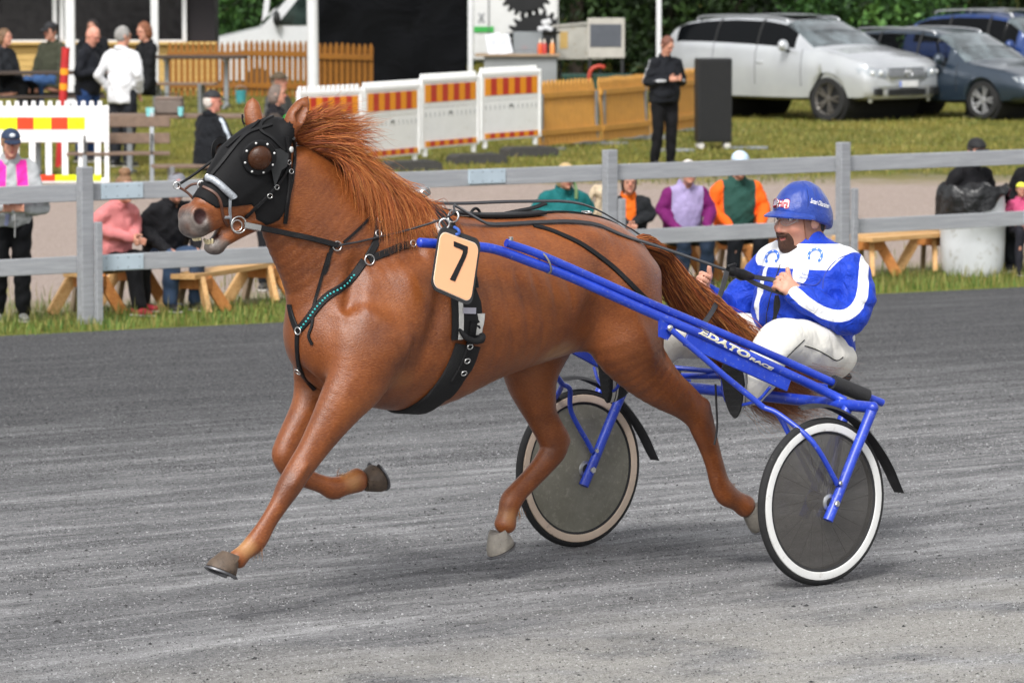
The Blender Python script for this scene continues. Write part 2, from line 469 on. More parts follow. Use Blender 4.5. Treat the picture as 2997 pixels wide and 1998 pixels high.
# --- verge, gravel, lawn
t = NT('verge_gravel_lawn'); v = t.coord('Object'); q = t.attr('q'); dp = t.attr('depth')
n1_ = t.noise(v, .9, 5, .65); n2_ = t.noise(v, 5, 5, .7); n3_ = t.noise(v, 45, 4, .7); n4_ = t.noise(v, .35, 4, .6)
grass = t.ramp(n2_, [(.25, srgb('#4d5726')), (.5, srgb('#6b7233')), (.75, srgb('#86843f'))])
lawn = t.mix(t.step(n1_, .35, .65), srgb('#585b26'), srgb('#777231')); lawn = t.mix(t.math('MULTIPLY', t.step(n4_, .45, .65), .6), lawn, srgb('#8c7c39')); lawn = t.mix(t.math('MULTIPLY', n3_, .5), lawn, srgb('#5a5e24'))
grav = t.mix(t.step(n3_, .3, .7), srgb('#85776f'), srgb('#b9a9a0')); grav = t.mix(t.math('MULTIPLY', t.step(n2_, .5, .7), .3), grav, srgb('#8f8472'))
vm = t.step(t.math('ADD', q, t.math('MULTIPLY', n1_, 2.2)), 33.6, 35.4)
c = t.mix(vm, grass, grav)
lm = t.step(t.math('ADD', dp, t.math('MULTIPLY', n1_, 5)), 60.5, 63.5); c = t.mix(lm, c, lawn)
t.set(color=c, rough=.95, spec=.15, normal=t.bump(t.math('ADD', n3_, n2_), .03, .8)); M_ground = t.m
grid_sheet('ground', np.r_[np.linspace(-600, -60, 12), np.linspace(-40, 110, 151), np.linspace(120, 900, 14)], np.r_[np.linspace(TRACK_EDGE - .25, 60, 120), np.linspace(61, 110, 40), np.linspace(120, 800, 14)], M_ground, -.004)
# --- grass blades
def blades(name, pts, hgt, wid, mat, seed=0, lean=.5):
    r_ = np.random.default_rng(seed); n = len(pts); az = r_.uniform(0, 6.28, n); h_ = hgt * r_.uniform(.45, 1.3, n); w_ = wid * r_.uniform(.6, 1.3, n)
    d = np.stack([np.cos(az), np.sin(az), np.zeros(n)], 1); s_ = np.stack([-np.sin(az), np.cos(az), np.zeros(n)], 1); ln = lean * r_.uniform(.1, 1, n)
    b = np.asarray(pts); up_ = np.array((0, 0, 1.0))
    A = b - s_ * w_[:, None]; B = b + s_ * w_[:, None]; m1 = b + d * (h_ * ln * .35)[:, None] + up_ * (h_ * .6)[:, None]; Cc = m1 - s_ * (w_ * .7)[:, None]; D = m1 + s_ * (w_ * .7)[:, None]; E_ = b + d * (h_ * ln)[:, None] + up_ * h_[:, None]
    V = np.stack([A, B, Cc, D, E_], 1).reshape(-1, 3); k = np.arange(n) * 5
    F = [(i, i + 1, i + 3, i + 2) for i in k] + [(i + 2, i + 3, i + 4) for i in k]
    me = bpy.data.meshes.new(name); me.from_pydata(V.tolist(), [], F); fattr(me, 'tint', np.repeat(r_.uniform(0, 1, n), 5)); o = link(name, me, mat); o['kind'] = 'stuff'; return o
def grass_mat(name, cols):
    t = NT(name); c = t.ramp(t.attr('tint'), [(i / (len(cols) - 1), srgb(k)) for i, k in enumerate(cols)]); t.set(color=c, rough=.6, spec=.25); return t.m
M_gverge = grass_mat('verge_grass', ['#3a5424', '#4d6a2b', '#627a36', '#76803e', '#8b8048', '#59662d']); M_gdry = grass_mat('dry_grass', ['#6b6734', '#807940', '#95884e', '#5d632f', '#75733c'])
def scatter(n, t0, t1, q0, q1, seed, dens=None):
    r_ = np.random.default_rng(seed); T_ = r_.uniform(t0, t1, n); Q_ = r_.uniform(q0, q1, n); X = T_ * TT_[0] + Q_ * TN_[0]; Y = T_ * TT_[1] + Q_ * TN_[1]
    if dens is not None:
        k = dens(X, Y, T_, Q_) > r_.uniform(0, 1, n); X, Y = X[k], Y[k]
    return np.stack([X, Y, gz(X, Y) - .008], 1)
def pn(X, Y, s, ph=0): return .5 + .25 * (np.sin(X * s + ph + 1.7 * np.sin(Y * s * .7)) + np.sin(Y * s * 1.3 + ph * 2 + 1.3 * np.sin(X * s * .9)))
blades('grass', scatter(52000, 17, 34, TRACK_EDGE - .12, 34.2, 11, lambda X, Y, T_, Q_: np.clip((33.9 - Q_) / 2.4, .06, 1) ** 1.3 * (.25 + .75 * pn(X, Y, 2.4)) * sstep(Q_, TRACK_EDGE - .16, TRACK_EDGE + .25)), .085, .0045, M_gverge, 1, .7)
blades('grass', scatter(9000, 17, 34, TRACK_EDGE + .2, 35.0, 12, lambda X, Y, T_, Q_: pn(X, Y, 1.1, 2) ** 2), .15, .004, M_gdry, 2, .6)
def lawn_pts(n, seed):
    r_ = np.random.default_rng(seed); Y = 58 + 34 * r_.uniform(0, 1, n) ** 1.2; X = r_.uniform(-.125, .125, n) * Y; k = (sstep(Y + 5 * (pn(X, Y, .9) - .5), 58.5, 62)) > r_.uniform(0, 1, n); X, Y = X[k], Y[k]; return np.stack([X, Y, gz(X, Y) - .008], 1)
blades('lawn_grass', lawn_pts(30000, 5), .06, .009, M_gdry, 3, .9); blades('lawn_grass', lawn_pts(24000, 6), .06, .009, grass_mat('lawn_green', ['#4c5824', '#5d672b', '#707433', '#817c37']), 4, .9)
# --- loose clods thrown up on the track
def clods(name, n, seed, mat, r0, r1):
    r_ = np.random.default_rng(seed); V = []; F = []; base = [(1, 0, 0), (-1, 0, 0), (0, 1, 0), (0, -1, 0), (0, 0, 1), (0, 0, -.6)]; fc = [(0, 2, 4), (2, 1, 4), (1, 3, 4), (3, 0, 4), (2, 0, 5), (1, 2, 5), (3, 1, 5), (0, 3, 5)]
    for k in range(n):
        u_ = r_.uniform(-60, 2412); Y = 1 / r_.uniform(1 / 34, 1 / 15.8); x = vray0(u_) * Y
        if tq(x, Y)[1] > TRACK_EDGE - .3: continue
        s_ = r0 + (r1 - r0) * r_.uniform() ** 4; a_ = r_.uniform(0, 6.28); z_ = float(gz(x, Y)); b = len(V)
        for p in base:
            p = np.array(p) * r_.uniform(.6, 1.2) * s_ * (1.3, .9, .55); V.append((x + p[0] * math.cos(a_) - p[1] * math.sin(a_), Y + p[0] * math.sin(a_) + p[1] * math.cos(a_), z_ + p[2] + s_ * .15))
        F += [tuple(i + b for i in f) for f in fc]
    me = bpy.data.meshes.new(name); me.from_pydata(V, [], F); o = link(name, me, mat); o['kind'] = 'stuff'
clods('clods', 500, 1, plain('dark_clod', '#363637', .95, var=.3), .005, .013)
def grit(name, n, Y0, Y1, r0, r1, seed):
    """stone-dust crumbs standing on the surface: four-sided chips"""
    r_ = np.random.default_rng(seed); Y = 1 / r_.uniform(1 / Y1, 1 / Y0, n); X = vray0(r_.uniform(-160, 2512, n)) * Y; T_, Q_ = tq(X, Y); k = Q_ < TRACK_EDGE - .05; X, Y, Q_, T_ = X[k], Y[k], Q_[k], T_[k]; n = len(X)
    s_ = (r0 + (r1 - r0) * r_.uniform(0, 1, n) ** 3)[:, None]; a_ = r_.uniform(0, 6.28, n); b = np.stack([X, Y, gz(X, Y) - .001], 1); V = []
    for j in range(4):
        an = a_ + j * 1.57 + r_.uniform(-.4, .4, n); V.append(b + np.stack([np.cos(an), np.sin(an), np.zeros(n)], 1) * s_ * r_.uniform(.6, 1.3, n)[:, None])
    V.append(b + np.stack([r_.uniform(-.4, .4, n), r_.uniform(-.4, .4, n), r_.uniform(.5, 1.15, n)], 1) * s_); V = np.stack(V, 1).reshape(-1, 3); i5 = np.arange(n)[:, None] * 5
    F = np.vstack([i5 + np.array(f) for f in ((0, 1, 4), (1, 2, 4), (2, 3, 4), (3, 0, 4))])
    me = bpy.data.meshes.new(name); me.vertices.add(len(V)); me.vertices.foreach_set('co', V.ravel()); me.loops.add(F.size); me.loops.foreach_set('vertex_index', F.ravel().astype(np.int32)); me.polygons.add(len(F)); me.polygons.foreach_set('loop_start', np.arange(0, F.size, 3, dtype=np.int32)); me.update(calc_edges=True)
    tint = r_.normal(0, .30, n); fattr(me, 'chip_dark', np.repeat(np.clip(-tint * 1.25, 0, .85), 5)); fattr(me, 'chip_pale', np.repeat(np.clip(tint * 1.2 - .06, 0, .7) * (1 - .75 * sstep(Q_, 16, 23)), 5)); fattr(me, 'q', np.repeat(Q_, 5)); fattr(me, 't', np.repeat(T_, 5)); o = link(name, me, M_track); o['kind'] = 'stuff'
grit('grit', 150000, 15.6, 25, .0025, .0075, 21); grit('grit', 80000, 24, 38, .004, .010, 22)
# ================================================================ the trotting horse, its harness, sulky and driver share one frame:
# origin on the ground under the axle, +X the way the horse goes, +Y its left
RIG = Vector((0.7725, 19.5775, 0)); RIG_RZ = R(180 + 39)
def coat_material():
    t = NT('chestnut_coat'); v = t.coord('Object')
    big = t.noise(v, 3.5, 4, .55); mid = t.noise(v, 14, 4, .6)
    mp = t.n('Mapping'); mp.inputs['Scale'].default_value = (70, 150, 210); mp.inputs['Rotation'].default_value = (0, R(-28), 0); t.l(v, mp.inputs[0])
    hair = t.noise(mp.outputs[0], 1.0, 3, .6)
    c = t.ramp(big, [(.25, srgb('#5f2f12')), (.5, srgb('#7c4019')), (.75, srgb('#8e4f22'))])
    c = t.mix(.2, c, t.ramp(mid, [(.3, srgb('#4c240e')), (.7, srgb('#8a4e1e'))]))
    c = t.mix(t.math('MULTIPLY', t.step(hair, .45, .75), .28), c, srgb('#a86c38'))
    c = t.mix(t.math('MULTIPLY', t.step(hair, .5, .25), .28), c, srgb('#43200b'))
    c = t.mix(t.attr('pale'), c, srgb('#ae8252'))
    c = t.mix(t.attr('dark'), c, srgb('#4a2513'))
    c = t.mix(t.attr('grey'), c, t.ramp(mid, [(.35, srgb('#453b37')), (.7, srgb('#877d76'))]))
    c = t.mix(t.attr('pink'), c, srgb('#351615'))  # recess shade of nostrils and mouth, put into the coat colour
    t.set(color=c, rough=t.math('MULTIPLY_ADD', hair, .24, .26), spec=.55, sheen=.05, sheenr=.4)
    t.set(normal=t.bump(hair, .0026, .8, t.bump(mid, .004, .4)))
    return t.m
def hair_material(name, cols):
    t = NT(name); v = t.coord('Object'); at = t.attr('strand')
    c = t.ramp(at, [(i / (len(cols) - 1), srgb(k)) for i, k in enumerate(cols)])
    t.set(color=c, rough=.42, spec=.45, sheen=.1); return t.m
def strands(name, mat, paths, parent, rad, seed=1):
    """paths: list of (n,3) arrays; three-sided tapered hairs joined into one piece"""
    V = []; F = []; A = []; b = 0; r_ = np.random.default_rng(seed)
    for P in paths:
        n = len(P); T = np.gradient(P, axis=0); T /= np.linalg.norm(T, axis=1)[:, None] + 1e-9
        up = np.array((.3, .8, .5)); u = np.cross(T, up); u /= np.linalg.norm(u, axis=1)[:, None] + 1e-9; w = np.cross(T, u)
        s = np.linspace(0, 1, n); rr = rad * r_.uniform(.6, 1.3) * np.clip(1.05 - s ** 2.2, .06, 1)
        for k in range(3):
            an = 2.1 * k; V.append(P + (u * math.cos(an) + w * math.sin(an)) * rr[:, None])
        a_ = r_.uniform(); A.append(np.full(3 * n, a_) + np.tile(s * .25 - .1, 3))
        i = np.arange(n - 1)
        for k in range(3):
            k2 = (k + 1) % 3; F.append(np.stack([b + k * n + i, b + k2 * n + i, b + k2 * n + i + 1, b + k * n + i + 1], 1))
        b += 3 * n
    V = np.vstack(V); F = np.vstack(F)
    me = bpy.data.meshes.new(name); me.from_pydata(V.tolist(), [], F.tolist()); me.polygons.foreach_set('use_smooth', np.ones(len(F), bool))
    fattr(me, 'strand', np.clip(np.concatenate(A), 0, 1)); return link(name, me, mat, parent)

HF = Field((-.32, -.42, .05), (2.72, .42, 2.08), .0078)
# trunk: X, Y, Z, half width, half height
HF.chain([(.415, 0, 1.175, .165, .175), (.55, 0, 1.205, .245, .265), (.73, 0, 1.222, .275, .288), (.95, 0, 1.20, .28, .307), (1.20, 0, 1.175, .295, .338),
          (1.45, 0, 1.148, .285, .392), (1.65, 0, 1.125, .26, .365), (1.82, 0, 1.10, .225, .29), (1.93, 0, 1.08, .17, .2)], k=.02, sub=5)
# neck
HF.chain([(1.58, 0, 1.24, .18, .33), (1.78, 0, 1.34, .165, .345), (1.93, 0, 1.475, .13, .275), (2.05, 0, 1.60, .10, .222), (2.13, 0, 1.70, .085, .165)], k=.08, sub=5)
# skull and upper jaw
HF.chain([(2.165, 0, 1.855, .07, .078), (2.225, 0, 1.80, .088, .125), (2.30, 0, 1.725, .097, .15), (2.37, 0, 1.668, .085, .134), (2.445, 0, 1.612, .067, .102),
          (2.51, 0, 1.567, .058, .080), (2.555, 0, 1.54, .056, .062), (2.578, 0, 1.532, .048, .048)], k=.03, sub=4)
for sy in (-1, 1):                                                   # cheek plates, brow bones, nostril rims
    HF.ball((2.245, sy * .062, 1.62), (.10, .028, .105), k=.04)
    HF.ball((2.335, sy * .082, 1.80), (.05, .03, .03), k=.03)
    HF.ball((2.572, sy * .04, 1.572), (.034, .024, .036), k=.025)
    HF.ball((2.570, sy * .070, 1.566), (.034, .032, .040), k=.007, cut=True, rot=Matrix.Rotation(R(30), 3, 'Y')); HF.bump((2.53, sy * .06, 1.59), (.03, .03, .02), .006)
# lower jaw, dropped open
HF.chain([(2.23, 0, 1.57, .06, .06), (2.33, 0, 1.525, .05, .045), (2.41, 0, 1.484, .042, .036), (2.455, 0, 1.458, .04, .03), (2.485, 0, 1.443, .034, .022)], k=.025, sub=4)
HF.chain([(2.455, 0, 1.515, .09, .006), (2.505, 0, 1.483, .09, .014), (2.56, 0, 1.447, .09, .022)], k=.012, cut=True)   # the mouth opening
HF.ball((2.462, 0, 1.437), (.032, .034, .024), k=.02); HF.ridge((2.59, .03, 1.50), (2.53, .05, 1.485), (.02, .02, .012), .006)
# ears
for sy, tip in ((1, (2.085, .085, 2.012)), (-1, (2.205, -.105, 2.005))):
    b0 = np.array((2.165 + (.03 if sy < 0 else 0), sy * (.062 if sy > 0 else .075), 1.868)); tp = np.array(tip); md = (b0 + tp) / 2 + np.array((.012, sy * .012, 0))
    HF.chain([(*b0, .026, .026), (*(b0 * .7 + md * .3), .032, .026), (*md, .040, .026), (*(md * .4 + tp * .6), .030, .018), (*tp, .006, .006)], k=.02, side=(.75, -.66, .2), sub=4)
    off = np.array((-.006 if sy > 0 else .022, sy * .024, .0))
    HF.chain([(*(md * .75 + b0 * .25 + off), .014, .010), (*(md + off), .024, .012), (*(md * .5 + tp * .5 + off * .8), .014, .006)], k=.010, side=(.75, -.66, .2), cut=True)
# fore legs (left reaching, right folded)
HF.chain([(1.83, .17, 1.10, .085, .17), (1.90, .175, .93, .085, .135), (1.975, .17, .835, .076, .105), (2.05, .16, .735, .06, .078), (2.12, .15, .64, .048, .060), (2.175, .145, .572, .045, .054),
          (2.222, .14, .508, .044, .05), (2.262, .138, .45, .033, .040), (2.312, .135, .385, .027, .036), (2.352, .132, .33, .031, .041), (2.378, .13, .302, .034, .042),
          (2.425, .128, .270, .03, .034), (2.455, .126, .247, .034, .04)], k=.05, sub=4)
HF.chain([(1.80, -.17, 1.08, .085, .16), (1.83, -.175, .88, .08, .12), (1.885, -.17, .775, .066, .085), (1.96, -.165, .685, .054, .064), (2.005, -.162, .625, .05, .056),
          (2.018, -.16, .585, .048, .053), (1.975, -.158, .525, .038, .048), (1.90, -.156, .488, .032, .038), (1.84, -.155, .465, .031, .037), (1.785, -.155, .445, .038, .046),
          (1.735, -.155, .452, .036, .042), (1.665, -.155, .468, .042, .05)], k=.05, sub=4)
# hind legs (left trailing, right under the belly)
HF.chain([(.55, .15, 1.22, .12, .2), (.52, .16, 1.02, .125, .19), (.46, .17, .895, .105, .13), (.34, .175, .79, .078, .095), (.22, .175, .718, .055, .074), (.145, .172, .66, .045, .066),
          (.112, .17, .60, .042, .058), (.075, .17, .515, .034, .047), (.045, .17, .44, .032, .043), (.018, .17, .365, .034, .046), (-.02, .17, .315, .039, .050), (-.075, .17, .285, .036, .042), (-.125, .17, .258, .042, .048)], k=.05, sub=4)
HF.chain([(.62, -.15, 1.20, .12, .2), (.74, -.16, .98, .125, .17), (.755, -.17, .84, .105, .118), (.73, -.172, .745, .08, .09), (.695, -.172, .66, .055, .07), (.65, -.17, .585, .05, .068),
          (.632, -.17, .53, .046, .066), (.685, -.17, .465, .037, .052), (.755, -.17, .408, .034, .046), (.82, -.17, .36, .035, .046), (.862, -.17, .32, .04, .05), (.88, -.17, .27, .036, .043), (.892, -.17, .23, .042, .048)], k=.05, sub=4)
HF.chain([(.145, .172, .69, .022, .03), (.105, .171, .70, .018, .022)], k=.03); HF.chain([(.60, -.17, .575, .024, .03), (.575, -.17, .555, .02, .022)], k=.03)   # points of hock
# muscle relief
HF.gain = 1.4
HF.bump((1.80, .24, 1.03), (.13, .10, .12), .03); HF.bump((1.70, .26, 1.25), (.10, .1, .2), .022); HF.bump((1.80, -.24, 1.03), (.13, .10, .12), .02)
HF.ridge((1.88, .2, 1.36), (1.62, .2, 1.40), (.035, .1, .05), -.03); HF.ridge((1.90, .16, 1.35), (1.96, .15, 1.12), (.04, .1, .05), -.026)
HF.ridge((1.66, .28, .95), (1.52, .28, 1.35), (.05, .12, .06), -.026)
HF.bump((.76, .26, 1.10), (.09, .1, .2), -.032); HF.bump((.80, .25, .97), (.1, .1, .06), -.014); HF.bump((.55, .28, 1.22), (.15, .12, .16), .016); HF.bump((.56, .28, .98), (.1, .12, .1), .014)
HF.ridge((.36, .22, 1.2), (.38, .25, .95), (.03, .1, .05), -.022); HF.bump((.72, .20, 1.43), (.1, .06, .05), .012)
for q in range(7): HF.ridge((1.45 - q * .085, .29, 1.28), (1.36 - q * .085, .27, .98), (.018, .08, .05), -.007)
HF.bump((1.98, .10, 1.02), (.07, .09, .1), .02); HF.bump((1.95, -.10, 1.02), (.08, .09, .12), .03); HF.bump((1.99, 0, 1.0), (.06, .035, .16), -.03)
HF.ridge((2.13, .07, 1.50), (2.02, .12, 1.24), (.03, .05, .05), -.012)
HF.ridge((2.03, .20, .86), (2.13, .19, .66), (.014, .05, .04), -.006); HF.ridge((2.24, .19, .42), (2.33, .17, .34), (.008, .03, .02), -.004)
HF.ridge((2.28, .11, 1.56), (2.42, .09, 1.53), (.02, .04, .012), -.006); HF.ridge((2.44, .08, 1.60), (2.30, .1, 1.70), (.03, .03, .012), .006)
HF.ridge((.12, .21, .60), (.06, .21, .42), (.008, .04, .03), -.004)
for P_, w_ in ((((1.98, .235, .93), (2.06, .20, .80), (2.13, .185, .66)), .004), (((1.30, .285, .92), (1.12, .27, .93), (.95, .26, .97)), .0045), (((2.40, .075, 1.545), (2.35, .09, 1.575), (2.30, .10, 1.60)), .004), (((.36, .25, .86), (.26, .225, .77), (.20, .21, .70)), .004), (((2.07, .135, 1.44), (1.98, .165, 1.30), (1.93, .19, 1.16)), .005)):
    for a_, b_ in zip(P_[:-1], P_[1:]): HF.ridge(a_, b_, (.014, .03, .014), w_)          # veins
HF.ridge((1.93, .23, 1.22), (1.74, .28, 1.02), (.03, .08, .03), .010); HF.ridge((1.70, .28, 1.02), (1.72, .27, .88), (.03, .06, .06), -.014); HF.ridge((.84, .28, 1.02), (.66, .24, .88), (.03, .06, .03), -.012); HF.ridge((.60, .29, 1.12), (.48, .28, .90), (.035, .06, .05), .010)
HF.ridge((2.17, .19, .60), (2.23, .185, .52), (.02, .03, .02), .008); HF.ridge((2.13, .10, .60), (2.22, .10, .47), (.015, .03, .02), .006)
horse_me, HV = HF.mesh('horse_body')
x, y, z = HV.T
def near(c, r, p0=1.0, p1=.35):
    q = np.sqrt((((HV - np.array(c)) / np.array(r)) ** 2).sum(1)); return sstep(q, p0, p1)
n1 = vnoise(HV, 22, 1); n2 = vnoise(HV, 7, 2)
low = sstep(z, .62, .3)
pale = np.clip(near((.86, .22, .92), (.16, .2, .10)) * .8 + near((2.43, .13, .29), (.06, .09, .06)) * .55 + near((1.71, -.155, .47), (.07, .08, .07)) * .5 + near((.89, -.17, .26), (.05, .08, .06)) * .4
     + near((1.72, .27, .86), (.13, .12, .12)) * .3 + near((.33, 0, 1.28), (.12, .2, .2)) * .25, 0, .9) * (1 - .7 * np.clip(n1, -.5, 1))
dark = np.clip(near((2.235, .14, .49), (.07, .09, .11)) * .6 + near((.10, .17, .62), (.09, .09, .16)) * .55 + near((.64, -.17, .52), (.09, .1, .13)) * .5 + near((2.0, -.16, .57), (.08, .09, .1)) * .55
     + near((1.9, .22, 1.08), (.16, .14, .14)) * .3 + near((.5, .27, 1.02), (.13, .14, .2)) * .25 + near((2.05, .12, 1.6), (.12, .1, .2)) * .15 + .12 * n2 * (z > .5), 0, .8)
grey = near((2.59, 0, 1.515), (.10, .12, .105), 1.05, .6) * (z > 1.40); grey = np.maximum(grey, near((2.47, 0, 1.435), (.08, .09, .06), 1, .6)); grey = np.clip(grey * (1 + .6 * n1), 0, 1)
pink = np.maximum(near((2.570, .048, 1.566), (.034, .020, .036), 1, .7), near((2.570, -.048, 1.566), (.034, .020, .036), 1, .7)); pink = np.maximum(pink, near((2.475, 0, 1.485), (.05, .05, .02)))  # mask for the darkness painted inside the nostrils and mouth
for nm, vv in (('pale', pale), ('dark', dark), ('grey', grey), ('pink', pink)): fattr(horse_me, nm, vv)
M_coat = coat_material()
horse = thing('horse', 'chestnut trotting horse with a black hood and flying mane pulling the blue cart', 'horse', RIG, RIG_RZ)
horse_body = link('body', horse_me, M_coat, horse)
# ---------------------------------------------------------------- points seen through the lens, laid on real surfaces
RIGM = Matrix.Translation(RIG) @ Matrix.Rotation(RIG_RZ, 4, 'Z'); RIGI = RIGM.inverted()
_pt = R(PITCH); _fw = Vector((0, math.cos(_pt), -math.sin(_pt))); _up = Vector((0, math.sin(_pt), math.cos(_pt))); _F = 165 / 36 * 2352
def vray(u, v): return (_fw + Vector(((u - 1176) / _F, 0, 0)) + _up * ((784 - v) / _F)).normalized()
def at(u, v, Y):
    d = vray(u, v); return Vector((0, 0, CAM_H)) + d * (Y / d.y)
CAML = RIGI @ Vector((0, 0, CAM_H))
def lray(u, v): return (RIGI.to_3x3() @ vray(u, v)).normalized()
def rig_at(u, v, y):
    """point of the rig's lengthwise plane at lateral offset y"""
    d = lray(u, v); return CAML + d * ((y - CAML.y) / d.y)
def bvh_mesh(*mes):
    v = []; f = []
    for me in mes:
        b = len(v); v += [p.co.copy() for p in me.vertices]; f += [tuple(i + b for i in q.vertices) for q in me.polygons]
    return BVHTree.FromPolygons(v, f)
def on(tree, u, v, y=0.0):
    d = lray(u, v); h = tree.ray_cast(CAML, d)
    return (h[0], h[1]) if h[0] is not None else (rig_at(u, v, y), None)
def Z1(x, y): return 392.4 + x * .27526, 196.2 + y * .27526
def Z2(x, y): return 392.4 + x * .5253, 549.3 + y * .5253
def Z3(x, y): return 902.5 + x * .33538, 455.2 + y * .33538
def Z5(x, y): return 902.5 + x * .15015, 470.9 + y * .15015
def Z6(x, y): return 1491 + x * .3753, 784.8 + y * .3753
def Z7(x, y): return 1491 + x * .41034, 376.7 + y * .41034
def Z8(x, y): return 1444 + x * .2002, 690.6 + y * .2002
def dense(pts, step=6.0, smooth=True):
    P = crom(pts, 6) if smooth and len(pts) > 2 else np.array(pts, float)
    L = np.r_[0, np.cumsum(np.linalg.norm(np.diff(P, axis=0), axis=1))]; n = max(2, int(L[-1] / step) + 1)
    t = np.linspace(0, L[-1], n); return np.stack([np.interp(t, L, P[:, i]) for i in range(P.shape[1])], 1)
def ribbon(mb, P, N, w, th):
    P = [Vector(p) for p in P]; n = len(P); v = []
    for i in range(n):
        t = (P[min(i + 1, n - 1)] - P[max(i - 1, 0)]).normalized(); nn = Vector(N[i]); nn = (nn - t * nn.dot(t)).normalized(); s = t.cross(nn) * (w / 2)
        v += [P[i] + s + nn * th * .3, P[i] + s * .8 + nn * th, P[i] - s * .8 + nn * th, P[i] - s + nn * th * .3, P[i] - s - nn * th, P[i] + s - nn * th]
    f = [tuple(range(6))[::-1], tuple((n - 1) * 6 + k for k in range(6))]
    for i in range(n - 1):
        for k in range(6): f.append((i * 6 + k, i * 6 + (k + 1) % 6, i * 6 + 6 + (k + 1) % 6, i * 6 + 6 + k))
    mb.raw(v, f)
def strap(name, tree, pix, w, mat, parent, conv=lambda a, b: (a, b), th=.004, y=0.0, lift=.004, step=6):
    """a strap lying on the surface seen along the traced line"""
    P = []; N = []
    for u, v in dense([conv(*p) for p in pix], step):
        p, n = on(tree, u, v, y)
        if n is None: n = -lray(u, v) if not N else N[-1]
        P.append(p + n * lift); N.append(n)
    P = np.array(P)
    for _ in range(3): P[1:-1] = .25 * P[:-2] + .5 * P[1:-1] + .25 * P[2:]
    NN = np.array(N)
    for _ in range(3): NN[1:-1] = .25 * NN[:-2] + .5 * NN[1:-1] + .25 * NN[2:]
    mb = MB(); ribbon(mb, P, NN, w, th); return mb.build(name, mat, parent, 40)
def wrap(name, tree, pts, w, mat, parent, th=.004, lift=.004, step=.02):
    """a strap through local points pulled onto the nearest surface"""
    P = []; N = []
    for p in dense(pts, step):
        q, n, _, _ = tree.find_nearest(Vector(p)); P.append(q + n * lift); N.append(n)
    P = np.array(P)
    for _ in range(2): P[1:-1] = .25 * P[:-2] + .5 * P[1:-1] + .25 * P[2:]
    mb = MB(); ribbon(mb, P, N, w, th); return mb.build(name, mat, parent, 40)
def wire(name, pts, r, mat, parent, closed=False, sub=5, n=8):
    mb = MB(); mb.tube(crom(pts, sub) if not closed and len(pts) > 2 else pts, r, n, closed); return mb.build(name, mat, parent, 60)
def ring_pts(c, nrm, r, n=24, ry=None):
    nrm = Vector(nrm).normalized(); a_ = nrm.cross(Vector((0, 0, 1))).normalized(); b_ = nrm.cross(a_); c = Vector(c)
    return [c + a_ * math.cos(2 * math.pi * i / n) * r + b_ * math.sin(2 * math.pi * i / n) * (ry or r) for i in range(n)]

M_leather = plain('black_leather', '#101012', .5, var=.35, scale=30, bump=.002, bscale=300, spec=.3)
M_web = plain('black_webbing', '#0c0c0e', .75, var=.3, scale=60, bump=.001, bscale=500)
M_steel = plain('bright_steel', '#d6d6d4', .28, 1.0, var=.1)
M_white_pad = plain('white_sheepskin', '#cfcdc8', .8, var=.1, scale=40, bump=.003, bscale=300)
M_brownl = plain('brown_leather', '#553527', .5, var=.3, scale=40)
M_silver_tape = plain('silver_tape', '#a3a8ae', .38, .35, var=.15, scale=60, bump=.003, bscale=120)
M_hoof = plain('grey_hoof', '#77726a', .6, var=.25, scale=25, bump=.002, bscale=90, dirt='#5b5148')
M_hoofbrown = plain('brown_hoof', '#54463a', .6, var=.35, scale=25, bump=.002, bscale=90, dirt='#2c241f')
M_sole = plain('dark_sole', '#2b2623', .9, var=.5, scale=40, bump=.004, bscale=80)
M_iron = plain('worn_iron', '#77777a', .4, .9, var=.3, scale=40)

